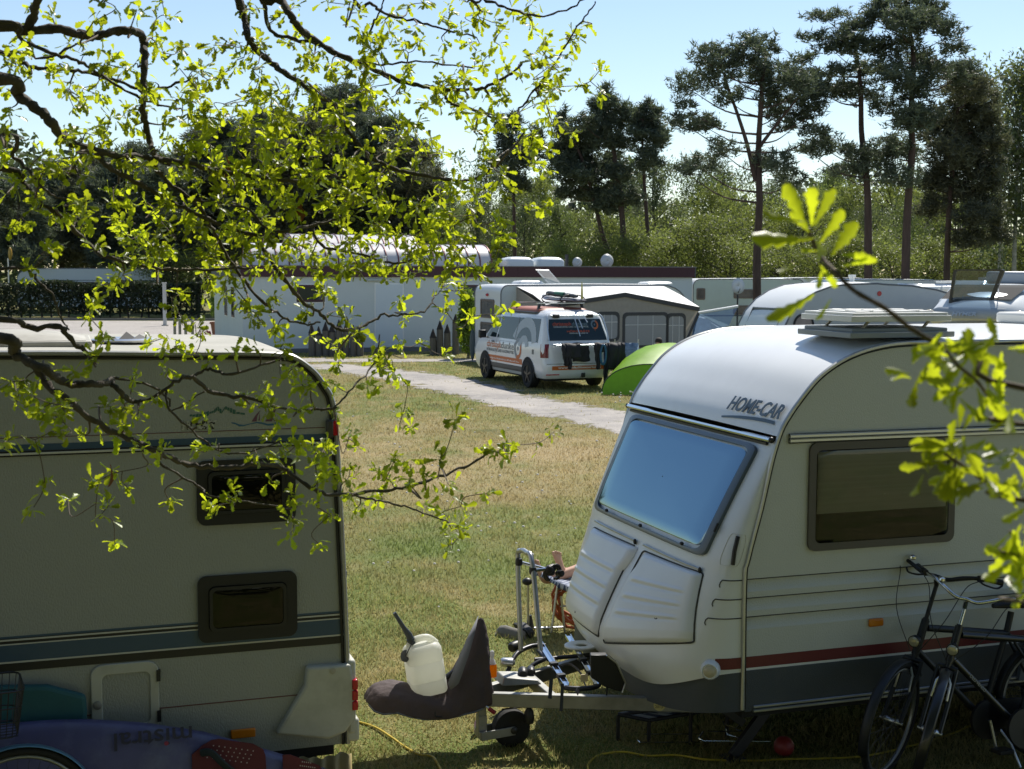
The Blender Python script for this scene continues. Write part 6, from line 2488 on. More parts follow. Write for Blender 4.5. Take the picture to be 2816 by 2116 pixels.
# vaulted skylights: bars and panes
PANE = mat('skylight_pane', (.62, .59, .57), .35, coat=.3)
RIB = mat('skylight_bar', (.16, .05, .05), .4, .4)
def vault(x0, x1, y0, wd, z0, h, n):
    def pt(x, a, k=1.0):
        return (x, y0 + wd / 2 - math.cos(a) * wd / 2 * k, z0 + h * k * math.sin(a) ** .85)
    angs = np.linspace(0, math.pi, 13)
    for i in range(n):
        xa, xb = x0 + (x1 - x0) * i / n, x0 + (x1 - x0) * (i + 1) / n
        mb = MB()
        mb.grid([[pt(xa + .02, max(1e-4, min(math.pi - 1e-4, a))) for a in angs], [pt(xb - .02, max(1e-4, min(math.pi - 1e-4, a))) for a in angs]], flip=True)
        mb.build('skylight_panel', PANE, bl, smooth=60)
    for i in range(n + 1):
        x = x0 + (x1 - x0) * i / n
        mb = MB()
        mb.tube([pt(x, max(1e-4, min(math.pi - 1e-4, a)), 1.01) for a in angs], .026, 6)
        mb.build('skylight_rib', RIB, bl)
    for x in (x0, x1):
        mb = MB()
        mb.add([pt(x, max(1e-4, min(math.pi - 1e-4, a)), .99) for a in angs], [tuple(range(13))])
        mb.build('skylight_end', PANE, bl, smooth=False)
    mb = MB()
    mb.box(x0 - .06, x1 + .06, y0 - .06, y0 + .02, z0 - .12, z0 + .04)
    mb.box(x0 - .06, x1 + .06, y0 + wd - .02, y0 + wd + .06, z0 - .12, z0 + .04)
    mb.build('skylight_kerb', M['white_plastic'], bl)
vault(.42, 9.3, .6, 2.6, 3.06, .84, 20)
vault(2.6, 7.6, 4.6, 3.4, 3.1, 1.25, 11)
# domes
for xc in (10.75, 12.0):
    mb = MB()
    rws_ = []
    for k, (sc_k, zz) in enumerate(((1.0, 3.0), (1.0, 3.27), (.97, 3.33), (.8, 3.41), (.5, 3.455), (.1, 3.465))):
        rws_.append([(xc + p[0], 2.0 + p[1], zz) for p in rrect(-.58 * sc_k, .58 * sc_k, -.5 * sc_k, .5 * sc_k, .16 * sc_k, 4)])
    mb.grid(rws_, wrap=True)
    mb.build('dome_skylight', mat('dome_white', (.66, .70, .72), .3), bl, smooth=50)
mb = MB()
mb.lathe([(.09, 0), (.09, .42), (.12, .44), (.12, .5)], 12, (5.15, .35, 2.95))
mb.build('roof_pipe', M['alu'], bl)
mb = MB()
mb.lathe([(.07, 0), (.07, .62)], 10, (12.9, 2.2, 2.95))
mb.build('roof_pipe', M['dark_steel'], bl)
for (px, r) in ((1587, .20), (1669, .27)):
    q = BF.V(px, 725, 1.5)
    mb = MB()
    rws_ = [[(q[0] + rr * math.cos(a), 1.5 - .06 + .25 * rr * rr / r, 3.05 + r + rr * math.sin(a)) for a in np.linspace(0, 2 * math.pi, 19)[:-1]] for rr in (.01, r * .5, r)]
    mb.grid(rws_, wrap=True)
    ds = mb.build('satellite_dish', mat('dish_grey', (.5, .52, .53), .4), bl, smooth=True)
    ds.modifiers.new('thick', 'SOLIDIFY').thickness = .012
    mb = MB()
    mb.tube([(q[0], 1.56, 2.95), (q[0], 1.56, 3.05 + r)], .025, 6)
    mb.tube([(q[0], 1.45, 3.05 + r * .3), (q[0], 1.1, 3.05 + r)], .012, 5)
    mb.build('mast', M['alu'], ds)
# palisade of pointed posts
WOOD = mat('post_wood_grey', (.115, .105, .09), .9, var=.25, vscale=5, bump=.6, bscale=9, stretch=(4, 4, .4))
POSTT = mat('post_tip', (.03, .026, .024), .9)
pk = 0
GAPS = []
def post(px, ytop, ybase, label, wpx=19):
    g = ground(px, ybase)
    h = 2.94 - (ytop - (744 + (px - CX) * -.0)) * g[1] / FPX
    r = wpx / 2 * g[1] / FPX
    t = thing('palisade_post', label, 'post', (g[0], g[1], 0), rng.uniform(0, 6), 'pointed palisade posts by the building')
    mb = MB()
    mb.lathe([(r, 0), (r * 1.02, h * .4), (r * .97, h - .30)], 12)
    mb.build('shaft', WOOD, t, smooth=50)
    mb = MB()
    mb.lathe([(r * 1.03, h - .31), (r * .9, h - .26), (r * .12, h)], 12)
    mb.build('point', POSTT, t, smooth=50)
desc = ['shortest pointed wooden post at the left of the four near the bunk window caravan', 'medium pointed wooden post second of the four near the bunk window caravan', 'pointed wooden post third of the four near the bunk window caravan', 'tallest pointed wooden post of the four near the bunk window caravan']
for (px, yt), d_ in zip(((1191, 905), (1210, 882), (1230, 892), (1253, 864)), desc):
    post(px, yt, 977, d_)
for i, (px, yt) in enumerate(((858, 893), (877, 899), (896, 886), (914, 890), (933, 880), (952, 889), (972, 895), (990, 902))):
    post(px, yt, 980, ['first', 'second', 'third', 'fourth', 'fifth', 'sixth', 'seventh', 'eighth'][i] + ' pointed grey post from the left in the palisade before the small window')
# dark gate post between them: bollards by the yard
for i, px in enumerate((481, 495, 511, 530)):
    g = ground(px, 935)
    mb = MB()
    h = 2.94 - ((876 + i * 2) - 744) * g[1] / FPX
    mb.lathe([(.06, 0), (.06, h - .02), (.04, h)], 10)
    o = mb.build('bollard', M['galvanised'])
    o.location = (g[0], g[1], 0)
    tag(o, ['leftmost', 'second', 'third', 'rightmost'][i] + ' thin grey bollard at the edge of the paved yard', 'bollard', 'bollards by the yard')
# potted plants by the left wall
def bush_mesh(n, c, rx, ry, rz, size, seed, shape=0.0):
    r = np.random.default_rng(seed)
    u = r.normal(size=(n, 3))
    u /= np.linalg.norm(u, axis=1)[:, None]
    rr = r.random(n) ** .45
    P = u * rr[:, None]
    P[:, 2] = (P[:, 2] + 1) / 2
    if shape:
        k = 1 - shape * P[:, 2]
        P[:, 0] *= k
        P[:, 1] *= k
    P = P * np.array([rx, ry, rz * 1.0]) + np.array(c)
    return leaf_quads(P, size, r)
def leaf_quads(P, size, r, droop=0.0):
    n = len(P)
    a = r.normal(size=(n, 3))
    a[:, 2] -= droop
    a /= np.linalg.norm(a, axis=1)[:, None]
    b = np.cross(a, r.normal(size=(n, 3)))
    b /= np.linalg.norm(b, axis=1)[:, None]
    s = size * r.uniform(.6, 1.3, n)[:, None]
    V = np.stack([P - a * s, P - b * s * .45, P + a * s, P + b * s * .45], 1).reshape(-1, 3)
    return V, np.arange(4 * n).reshape(-1, 4)
POT = mat('terracotta', (.30, .12, .07), .8)
def potted(px, yb, hpot, rpot, hb, rb, m, label, shape, wd=1.0):
    g = ground(px, yb)
    t = thing('potted_plant', label, 'plant', (g[0], g[1], 0), 0)
    mb = MB()
    mb.lathe([(rpot * .7, 0), (rpot, hpot), (rpot * 1.08, hpot), (rpot * 1.08, hpot - .08)], 16)
    mb.build('pot', POT, t)
    V, Fq = bush_mesh(900, (0, 0, hpot), rb, rb, hb, .09, int(px), shape)
    tri_mesh('foliage', V, Fq, m, t)
PINE = leafmat('conifer_leaf', (.035, .065, .03), (.05, .09, .03), .25, .6, .3)
FRESH = leafmat('fresh_leaf', (.13, .20, .035), (.22, .32, .04), .45, .5, .3, vs=2.0)
potted(604, 935, .75, .38, 1.5, .45, FRESH, 'bushy plant in a terracotta tub by the building corner', .2)
potted(725, 950, .4, .3, 1.35, .5, PINE, 'little cone shaped conifer in front of the white wall', .85)
# red watering can and a red-haired garden figure beside the tub
g = ground(572, 938)
t = thing('watering_can', 'red watering can standing beside the terracotta tub', 'watering can', (g[0], g[1], 0))
mb = MB()
mb.lathe([(.14, 0), (.15, .02), (.13, .36), (.10, .40)], 14)
mb.build('can', mat('can_red', (.45, .02, .03), .4), t)
mb = MB()
mb.tube([(.1, 0, .1), (.3, 0, .3), (.36, 0, .5)], .025, 6)
mb.tube(spline([(-.12, 0, .1), (-.28, 0, .25), (-.15, 0, .45), (0, 0, .42)], 4), .018, 6)
mb.build('spout_and_handle', M['can_red'], t)

# ------------------------------------------------------------------ distant caravans
def bg_caravan(fr, label, length, width, height, nose=(.55, .8), tail=(.5, .5), sill=.45, wallm=None, roofm=None, stripes=(), wins=(), end_wins=(), extras=None, name='caravan', group=None):
    t = frame_thing(fr, name, label, 'caravan', group)
    wallm = wallm or MATS['far_wall']
    roofm = roofm or MATS['far_roof']
    n0, z0 = nose
    n1, z1 = tail
    pr_ = [(0, sill), (0, height - z0)]
    for k in range(1, 7):
        a = rad(90 * k / 6)
        pr_.append((n0 * (1 - math.cos(a)), height - z0 + z0 * math.sin(a)))
    pr_ += [(length * .45, height + .02)]
    for k in range(0, 6):
        a = rad(90 * k / 6)
        pr_.append((length - n1 + n1 * math.sin(a), height - z1 + z1 * math.cos(a)))
    pr_ += [(length, height - z1), (length, sill)]
    for y in (0, width):
        mb = MB()
        mb.add([(u, y, z) for u, z in pr_], [tuple(range(len(pr_)))])
        mb.build('side_wall', wallm, t, smooth=False)
        mb = MB()
        mb.tube([(u, y, z) for u, z in pr_], .022, 5)
        mb.build('edge_trim', MATS['far_trim'], t)
    mb = MB()
    mb.grid([[(u, width * k / 6, z + .03 * math.sin(math.pi * k / 6)) for k in range(7)] for u, z in pr_], flip=True)
    mb.build('roof', roofm, t, smooth=40)
    mb = MB()
    mb.box(.05, length - .05, .05, width - .05, sill - .08, sill)
    mb.build('floor_pan', M['interior'], t)
    for (z_0, z_1, m) in stripes:
        mb = MB()
        mb.box(.02, length - .02, -.006, .004, z_0, z_1)
        mb.build('stripe', m, t)
    for (a, b, c, d) in wins:
        mb = MB()
        mb.ring(rrect(a, b, c, d, .06, 3), rrect(a + .05, b - .05, c + .05, d - .05, .04, 3), lambda x, z: (x, -.03, z), lambda x, z: (x, .0, z))
        w_ = mb.build('window', MATS['far_frame'], t, smooth=False)
        mb = MB()
        mb.box(a + .04, b - .04, -.016, .002, c + .04, d - .04)
        mb.build('pane', MATS['far_pane'], w_)
    for (a, b, c, d) in end_wins:
        mb = MB()
        mb.ring(rrect(a, b, c, d, .06, 3), rrect(a + .06, b - .06, c + .06, d - .06, .04, 3), lambda y, z: (-.03, y, z), lambda y, z: (.0, y, z))
        w_ = mb.build('window', MATS['far_frame'], t, smooth=False)
        mb = MB()
        mb.box(-.016, .002, a + .05, b - .05, c + .05, d - .05)
        mb.build('pane', MATS['far_pane'], w_)
    for xw in (length * .52,):
        mb = MB()
        mb.lathe([(.19, 0), (.31, .01), (.33, .04), (.33, .16), (.3, .18)], 20, (xw, .02, .33), (0, 1, 0))
        mb.build('wheel', M['rubber'], t)
    return t
mat('far_wall', (.58, .62, .61), .5, var=.03, vscale=1)
mat('far_roof', (.74, .75, .74), .35)
mat('far_trim', (.16, .17, .18), .5)
mat('far_frame', (.16, .12, .10), .5)
mat('far_pane', (.10, .085, .075), .12, var=.4, vscale=4)
mat('far_silver', (.50, .53, .54), .45, var=.03, bump=.1, bscale=30)
mat('far_green_white', (.50, .58, .55), .5, var=.03)
DGREY = mat('stripe_slate', (.08, .11, .13), .5)
# caravan with bunk windows, behind the van
KF = Frame(*(ground(1377, 1003)[:2]), 22.0)
kc = bg_caravan(KF, 'white caravan with two bunk windows in its end, behind the van', 6.6, 2.3, 2.47, nose=(.22, .28), tail=(.9, .7), sill=.30, end_wins=((.55, 1.75, 1.42, 2.02), (.55, 1.75, .72, 1.28)))
mb = MB()
mb.ball((-.02, 1.15, 2.16), .10, 10, 6, (.4, 1.1, .5))
mb.build('brake_light', M['red_lens'], kc)
mb = MB()
mb.box(-.10, .02, .02, 2.28, .22, .48)
mb.build('rear_bumper', M['white_plastic'], kc, bevel=.04)
for (u_, v_, sx, sy, hh) in ((1.4, 1.2, .45, .35, .13), (6.0, 1.1, .5, .35, .10), (7.0, .8, .2, .15, .08)):
    if u_ < 6.4:
        mb = MB()
        rws_ = [[(u_ + p[0], v_ + p[1], 2.49 + zz) for p in rrect(-sx * k, sx * k, -sy * k, sy * k, .08 * k, 3)] for k, zz in ((1, 0), (1, .04), (.85, hh * .8), (.3, hh), (.05, hh))]
        mb.grid(rws_, wrap=True)
        mb.build('roof_hatch', M['far_roof'], kc, smooth=50)
# propped open skylight
q0, q1, q2, q3 = KF.V(1513, 789, 1.1), KF.V(1550, 789, 1.1), KF.V(1510, 744, .9), KF.V(1474, 743, .9)
mb = MB()
mb.ring([(0, 0), (1, 0), (1, 1), (0, 1)], [(.08, .06), (.92, .06), (.92, .94), (.08, .94)], lambda s, t_: tuple(np.array(q0) * (1 - s) * (1 - t_) + np.array(q1) * s * (1 - t_) + np.array(q2) * s * t_ + np.array(q3) * (1 - s) * t_), lambda s, t_: tuple(np.array(q0) * (1 - s) * (1 - t_) + np.array(q1) * s * (1 - t_) + np.array(q2) * s * t_ + np.array(q3) * (1 - s) * t_ + np.array((0, .03, .02))))
sk_ = mb.build('open_skylight', mat('skylight_rim', (.5, .53, .55), .4), kc, smooth=False)
mb = MB()
mb.add([q0, q1, q2, q3], [(0, 1, 2, 3)])
mb.build('pane', glass('skylight_acrylic', (.72, .76, .80), (1, 1, 1), .18, .12), sk_, smooth=False)
# awning in front of it
aw = frame_thing(KF, 'awning', 'beige awning tent with dark framed windows beside the van', 'awning')
AV = -2.3
def kp(px, py, v=AV):
    return KF.V(px, py, v)
PKV = kp(1718, 810)
def kz(px, py):
    q = kp(px, py)
    return (q[0], q[2])
AWC = leafmat('awning_beige', (.42, .38, .34), (.30, .26, .22), .25, .8, .05)
AWG = mat('awning_dark', (.05, .05, .055), .7)
AWW = mat('awning_roof_white', (.66, .65, .64), .6)
e0, e1 = kz(1500, 846), kz(1922, 852)
pk_ = kz(1718, 812)
xa, xb = e0[0], e1[0]
mb = MB()
mb.add([(xa, AV, 0), (xb, AV, 0), (xb, AV, e1[1]), (pk_[0], AV, pk_[1]), (xa, AV, e0[1])], [(0, 1, 2, 3, 4)])
mb.build('front_wall', AWC, aw, smooth=False)
for (a, b) in (((xa, e0[1]), pk_), (pk_, (xb, e1[1]))):
    mb = MB()
    mb.beam((a[0], AV - .02, a[1] + .01), (b[0], AV - .02, b[1] + .01), .05, .13)
    mb.build('gable_edge', AWG, aw)
    mb = MB()
    hi_ = 2.44
    mb.grid([[(a[0], AV - .04, a[1] + .08), (b[0], AV - .04, b[1] + .08)], [(a[0] * .97 + .1, AV * .5, (a[1] + hi_) / 2 + .06), (b[0], AV * .5, (b[1] + hi_) / 2 + .08)], [(max(.4, a[0]), .0, hi_), (b[0], .0, hi_)]])
    mb.build('roof_cloth', AWW, aw, smooth=True)
for x in (xa, xb):
    mb = MB()
    zt = e0[1] if x == xa else e1[1]
    mb.add([(x, AV, 0), (x, 0, 0), (x, 0, 2.4), (x, AV, zt)], [(0, 1, 2, 3)])
    mb.build('side_cloth', AWC, aw, smooth=False)
for (p0, p1, p2) in (((1712, 860), (1838, 860), 958), ((1832, 862), (1886, 862), 958), ((1640, 858), (1704, 858), 940)):
    a, b = kz(*p0), kz(*p1)
    zb = kz(p0[0], p2)[1]
    mb = MB()
    mb.ring(rrect(a[0], b[0], max(.2, zb), a[1], .14, 3), rrect(a[0] + .09, b[0] - .07, max(.28, zb + .08), a[1] - .10, .12, 3), lambda x, z: (x, AV - .012, z), lambda x, z: (x, AV - .002, z))
    w_ = mb.build('window', AWG, aw, smooth=False)
    mb = MB()
    mb.add([(a[0] + .08, AV - .005, max(.26, zb + .06)), (b[0] - .06, AV - .005, max(.26, zb + .06)), (b[0] - .06, AV - .005, a[1] - .09), (a[0] + .08, AV - .005, a[1] - .09)], [(0, 1, 2, 3)])
    mb.build('pane', mat('awning_film', (.26, .27, .30), .25), w_, smooth=False)
    mb = MB()
    zc = a[1] - (a[1] - max(.26, zb)) * .35
    mb.box(a[0] + .09, b[0] - .07, AV - .011, AV - .007, zc - .012, zc + .012)
    for f in (.33, .66):
        xx = a[0] + (b[0] - a[0]) * f
        mb.box(xx - .012, xx + .012, AV - .0115, AV - .0075, max(.28, zb + .08), a[1] - .10)
    mb.build('glazing_bar', mat('awning_bar', (.5, .5, .52), .6), w_)
# ivy-grown stake beside it
g = ground(1288, 985)
iv = thing('climbing_shrub', 'tall slim shrub of light green leaves beside the bunk window caravan', 'shrub', (g[0], g[1], 0))
V, Fq = bush_mesh(1500, (0, 0, .1), .42, .4, 2.25, .10, 77, .15)
tri_mesh('foliage', V, Fq, FRESH, iv)
mb = MB()
mb.tube([(0, 0, 0), (.03, 0, 1.1), (0, .02, 2.0)], [.05, .04, .02], 8)
mb.build('stem', WOOD, iv)
# sup board leaning by the caravan
g = ground(1300, 990)
mb = MB()
mb.ball((0, 0, .52), .52, 14, 12, (.18, .08, 1.0))
o = mb.build('paddle_board', mat('board_slate_blue', (.05, .075, .085), .4), smooth=True)
o.location = (g[0], g[1] - .3, 0)
tag(o, 'dark oval board standing at the corner of the bunk window caravan', 'board')

# silver caravan right of the awning
SF = Frame(*(at(2150, 895, 31.0)[:2]), 18.5)
sc_ = bg_caravan(SF, 'silver rounded caravan with a round window, beyond the cream caravan roof', 5.6, 2.2, 2.64, nose=(1.75, 1.35), tail=(2.9, .95), sill=.4, wallm=MATS['far_silver'])
q = SF.V(2209, 892)
mb = MB()
mb.lathe([(.27, -.0), (.27, .03), (.23, .035), (.23, .01)], 26, (q[0], -.001, q[2] - .02), (0, -1, 0))
rwn = mb.build('round_window', M['black_plastic'], sc_)
mb = MB()
mb.lathe([(.23, 0), (.23, .012)], 26, (q[0], -.002, q[2] - .02), (0, -1, 0))
mb.build('pane', mat('round_pane', (.34, .29, .28), .3, var=.2, vscale=8), rwn)
q = SF.V(2418, 808)
mb = MB()
mb.lathe([(.06, 0), (.06, .01)], 12, (q[0], -.001, q[2]), (0, -1, 0))
mb.build('emblem', M['red_lens'], sc_)
# its front window lies on the sloping nose
a, b, c, d = SF.V(2036, 893, 1.75), SF.V(2106, 893, .55), SF.V(2126, 868, .55), SF.V(2058, 868, 1.75)
mb = MB()
off = np.array((-.05, -.02, .04))
P4 = [np.array(p) + off for p in (a, b, c, d)]
# snap to the nose curve
def nose_u(z):
    zz = max(0, min(1, (z - (2.64 - 1.35)) / 1.35))
    return 1.75 * (1 - math.sqrt(max(0, 1 - zz * zz)))
P4 = [(nose_u(z) - .03, y, z) for (y, z) in ((1.85, 1.45), (.35, 1.45), (.35, 2.05), (1.85, 2.05))]
mb.add(P4, [(0, 1, 2, 3)])
fwn = mb.build('front_window', mat('front_window_slate', (.09, .10, .13), .15), sc_, smooth=False)
mb = MB()
mb.tube(P4, .03, 6, closed=True)
mb.build('frame', MATS['far_trim'], fwn)
q = SF.V(2420, 795)
mb = MB()
mb.lathe([(.06, 0), (.06, .22), (.09, .22), (.09, .28)], 10, (q[0], 1.2, 2.58))
mb.build('roof_flue', M['white_plastic'], sc_)
# clear film awning hung on its nose
fa = frame_thing(SF, 'porch_awning', 'transparent film porch with a blue checked curtain on the silver caravan', 'awning')
tp = [SF.V(*p, v) for p, v in (((1921, 861), 1.9), ((2030, 843), 1.6), ((2005, 895), 1.4), ((1905, 935), 1.9))]
mb = MB()
mb.add(tp, [(0, 1, 2, 3)])
mb.build('film', glass('porch_film', (.55, .62, .68), (1, 1, 1), .22, .15), fa, smooth=False)
lowz = [(p[0], p[1], 0.0) for p in (tp[3], tp[0])]
mb = MB()
cu_ = [SF.V(*p, 1.95) for p in ((1912, 871), (1950, 880), (1956, 905), (1900, 940))]
mb.add(cu_, [(0, 1, 2, 3)])
mb.build('curtain', mat('curtain_check', (.09, .15, .28), .8, var=.5, vscale=6), fa, smooth=False)
for (p, q) in ((tp[0], tp[1]), (tp[0], (tp[0][0] - .9, tp[0][1], 0)), (tp[3], (tp[3][0], tp[3][1], 0))):
    mb = MB()
    mb.tube([p, q], .035, 6)
    mb.build('pole', AWG if p is tp[0] and q is not tp[1] else MATS['far_roof'], fa)

# motorhome with an open roof window
MF = Frame(*(at(2548, 888, 27.0)[:2]), -28.0)
mh = frame_thing(MF, 'motorhome', 'grey and white motorhome front with its roof window propped open', 'motorhome')
MW = mat('motorhome_white', (.70, .72, .72), .25, coat=.3)
MG = mat('motorhome_grey', (.36, .40, .44), .35)
zt = MF.V(2700, 800)[2]
# cab-over cap: loft across the width, in local x (across the picture) and y (away)
rws_ = []
for (y, z, x0, x1) in ((.0, 1.98, .10, 2.02), (-.06, 2.03, .02, 2.06), (-.04, 2.12, .0, 2.06), (.14, 2.30, .06, 2.02), (.55, 2.50, .16, 1.95), (1.1, 2.62, .24, 1.9), (1.9, 2.68, .28, 1.88), (4.5, 2.70, .28, 1.88)):
    rws_.append([(x0 + (x1 - x0) * k / 10, y + .25 * abs(k / 5 - 1) ** 2.5, z - .10 * abs(k / 5 - 1) ** 3) for k in range(11)])
mb = MB()
mb.grid(rws_)
mb.build('cab_over', MW, mh, smooth=60)
mb = MB()
mb.box(-.12, 2.2, 1.6, 6.6, .5, 2.4)
mb.box(.0, 2.06, .45, 1.7, .5, 1.98)
mb.build('body', MW, mh, bevel=.15)
rws_ = []
for (y, z, x0, x1) in ((-.075, 2.02, .12, 1.42), (-.10, 2.10, .06, 1.46), (-.06, 2.19, .10, 1.48), (.0, 2.235, .2, 1.5)):
    rws_.append([(x0 + (x1 - x0) * k / 8, y + .22 * abs((x0 + (x1 - x0) * k / 8) / 1.03 - 1) ** 2.5, z) for k in range(9)])
mb = MB()
mb.grid(rws_)
mb.build('grey_panel', MG, mh, smooth=60)
text('HYMER', .115, mat('letter_silver', (.50, .54, .58), .3, .5), mh, (.50, -.13, 2.075), (1, 0, 0), (0, .25, 1), extrude=.006, bold=.003, xs=1.25, shear=.2)
mb = MB()
mb.grid([[(.22, .30, 2.395), (1.55, .30, 2.395)], [(.30, 1.0, 2.63), (1.75, 1.0, 2.63)], [(.32, 1.3, 2.675), (1.78, 1.3, 2.675)]])
mb.build('roof_opening', M['interior'], mh, smooth=False)
c4 = [np.array(MF.V(*p, v)) for p, v in (((2608, 836), .33), ((2722, 842), .33), ((2762, 741), .1), ((2622, 741), .1))]
mb = MB()
bil = lambda s, t_: np.array(c4[0]) * (1 - s) * (1 - t_) + np.array(c4[1]) * s * (1 - t_) + np.array(c4[2]) * s * t_ + np.array(c4[3]) * (1 - s) * t_
mb.ring(rrect(0, 1, 0, 1, .06, 4), rrect(.05, .93, .09, .96, .05, 4), lambda s, t_: tuple(bil(s, t_)), lambda s, t_: tuple(bil(s, t_) + (.02, .05, .0)))
ow = mb.build('roof_window', mat('sunroof_frame', (.05, .055, .06), .3), mh, smooth=False)
mb = MB()
mb.add([tuple(bil(*p) + (.008, .02, 0)) for p in ((.03, .05), (.95, .05), (.95, .98), (.03, .98))], [(0, 1, 2, 3)])
mb.build('pane', glass('sunroof_smoke', (.20, .28, .36), (.8, .9, 1), .12, .03), ow, smooth=False)
mb = MB()
p = bil(.99, .6)
mb.tube([tuple(p), (p[0] - .05, p[1] + .5, 2.45)], .012, 6)
mb.build('strut', M['alu'], ow)
for (x, sgn) in ((.04, -1), (1.75, 1)):
    mb = MB()
    mb.ball((x, .06, 2.13), .1, 10, 8, (.9, .5, .6))
    mb.build('marker_lamp', MATS['clear_lens'], mh, smooth=True)
mb = MB()
mb.box(.1, 1.96, .40, .46, 1.0, 1.9)
mb.build('windscreen', VGL, mh)
for xw in (.2, 1.85):
    mb = MB()
    mb.lathe([(.2, 0), (.33, .02), (.33, .2), (.2, .22)], 20, (xw - .1, 1.2, .33), (1, 0, 0))
    mb.build('wheel', M['rubber'], mh)
# raised grey box on its roof further back
mb = MB()
q = MF.V(2780, 800, 3.2)
mb.box(q[0] - .5, q[0] + .7, 3.0, 3.8, 2.68, 2.95)
mb.build('roof_box', mat('roof_box_grey', (.35, .38, .42), .4), mh, bevel=.06)

# caravans and vehicles in the far row
far_specs = [
    (1905, 2030, 58, 16, 'pale green white caravan with two rows of small windows beside the building end', 5.4, 2.58, MATS['far_green_white'], ((.15, .55, 1.70, 2.2), (1.9, 3.1, 1.75, 2.15), (1.9, 3.1, 1.05, 1.45)), (.3, .3)),
    (2125, 0, 60, 14, 'pale grey caravan behind the thick pine trunk', 5.0, 2.62, None, ((1.0, 2.3, 1.45, 2.05), (3.2, 4.2, 1.45, 2.05)), (.55, .8)),
    (2270, 0, 52, 16, 'white caravan peeping out behind the blurred oak twig', 5.5, 2.60, None, ((1.0, 2.3, 1.45, 2.05),), (.8, .9)),
]
for (px, _, d_, an, lab, ln, ht, wm, wn, ns) in far_specs:
    p = at(px, 900, d_)
    bg_caravan(Frame(p[0], p[1], an), lab, ln, 2.2, ht, nose=ns, tail=(.4, .6), wallm=wm, wins=wn, stripes=((.98, 1.04, DGREY),) if px == 1905 else ((.8, .9, DGREY),), group='caravans in the far row')
# far dish on a stand and a parked car by the pale green caravan
p = at(2027, 900, 50)
t = thing('satellite_dish', 'round satellite dish on a stand beside the pale green white caravan', 'satellite dish', (p[0], p[1], 0))
mb = MB()
zc = 2.94 - (789 - 748) * 50 / FPX
rws_ = [[(rr * math.cos(a) * .8, -.1 + .3 * rr * rr, zc + rr * math.sin(a)) for a in np.linspace(0, 2 * math.pi, 19)[:-1]] for rr in (.01, .15, .30)]
mb.grid(rws_, wrap=True)
o = mb.build('dish', mat('dish_white', (.65, .66, .66), .4), t, smooth=True)
o.modifiers.new('thick', 'SOLIDIFY').thickness = .012
mb = MB()
mb.tube([(0, 0, 0), (0, 0, zc - .1)], .03, 6)
mb.tube([(0, -.1, zc - .25), (0, -.5, zc - .1)], .015, 5)
mb.build('stand', M['dark_steel'], t)
def far_car(px, py, d_, an, label, m, grp=None):
    p = at(px, py, d_)
    t = thing('parked_car', label, 'car', (p[0], p[1], 0), rad(an), grp)
    rws_ = []
    for (z, x0, x1, w_) in ((.25, .1, 4.3, .80), (.5, 0, 4.4, .86), (.85, .05, 4.35, .86), (.95, .9, 4.1, .80), (1.35, 1.6, 3.6, .66), (1.45, 1.9, 3.3, .55)):
        rws_.append([(q[0], q[1], z) for q in rrect(x0, x1, -w_, w_, .25, 4)])
    mb = MB()
    mb.grid(rws_, wrap=True)
    mb.add(rws_[-1], [tuple(range(len(rws_[0])))])
    mb.build('body', m, t, smooth=40)
    mb = MB()
    for s in (-1, 1):
        mb.add([(1.15, s * .80, .97), (4.0, s * .80, .97), (3.55, s * .69, 1.33), (1.68, s * .69, 1.33)], [(0, 1, 2, 3)])
    mb.add([(.93, -.74, .98), (.93, .74, .98), (1.56, .6, 1.34), (1.56, -.6, 1.34)], [(0, 1, 2, 3)])
    mb.build('windows', VGL, t, smooth=False)
    for x in (.85, 3.5):
        for s in (-1, 1):
            mb = MB()
            mb.lathe([(.2, 0), (.3, .02), (.3, .18), (.2, .2)], 18, (x, s * .88 - (.0 if s < 0 else .18), .3), (0, 1, 0))
            mb.build('wheel', M['rubber'], t)
far_car(2030, 900, 47, 200, 'silver car parked behind the film porch', mat('car_silver', (.45, .48, .5), .25, .3))
# camper vans beyond
def camper(px, d_, an, ht, label, ln=5.6):
    p = at(px, 900, d_)
    fr = Frame(p[0], p[1], an)
    t = frame_thing(fr, 'camper_van', label, 'camper van', 'camper vans in the far row')
    rws_ = []
    for (z, x0, x1, y0, y1) in ((.3, .0, ln, .0, 2.0), (1.0, -.05, ln, -.02, 2.02), (1.5, .5, ln, .0, 2.0), (2.1, 1.0, ln, .08, 1.92), (ht - .1, 1.3, ln - .05, .14, 1.86), (ht, 1.5, ln - .2, .3, 1.7)):
        rws_.append([(q[0], q[1], z) for q in rrect(x0, x1, y0, y1, .18, 4)])
    mb = MB()
    mb.grid(rws_, wrap=True)
    mb.add(rws_[-1], [tuple(range(len(rws_[0])))])
    mb.build('body', MW, t, smooth=40)
    mb = MB()
    mb.box(2.3, ln - .3, -.03, .02, 1.45, 2.05)
    mb.build('side_window', VGL, t)
    mb = MB()
    mb.box(2.2, ln - .2, -.10, .05, ht - .22, ht - .08)
    mb.build('awning_case', MW, t, bevel=.03)
    mb = MB()
    mb.box(2.2, ln - .3, .3, 1.7, ht + .02, ht + .10)
    mb.build('roof_rack', M['alu'], t)
    for x in (1.0, ln - 1.1):
        mb = MB()
        mb.lathe([(.2, 0), (.33, .02), (.33, .2), (.2, .22)], 18, (x, -.02, .33), (0, 1, 0))
        mb.build('wheel', M['rubber'], t)
camper(2425, 46, 14, 2.52, 'white camper van with a blue grey side awning case between two pine trunks')
camper(2600, 42, 14, 2.66, 'white high roofed camper van behind the motorhome roof window', 6.4)
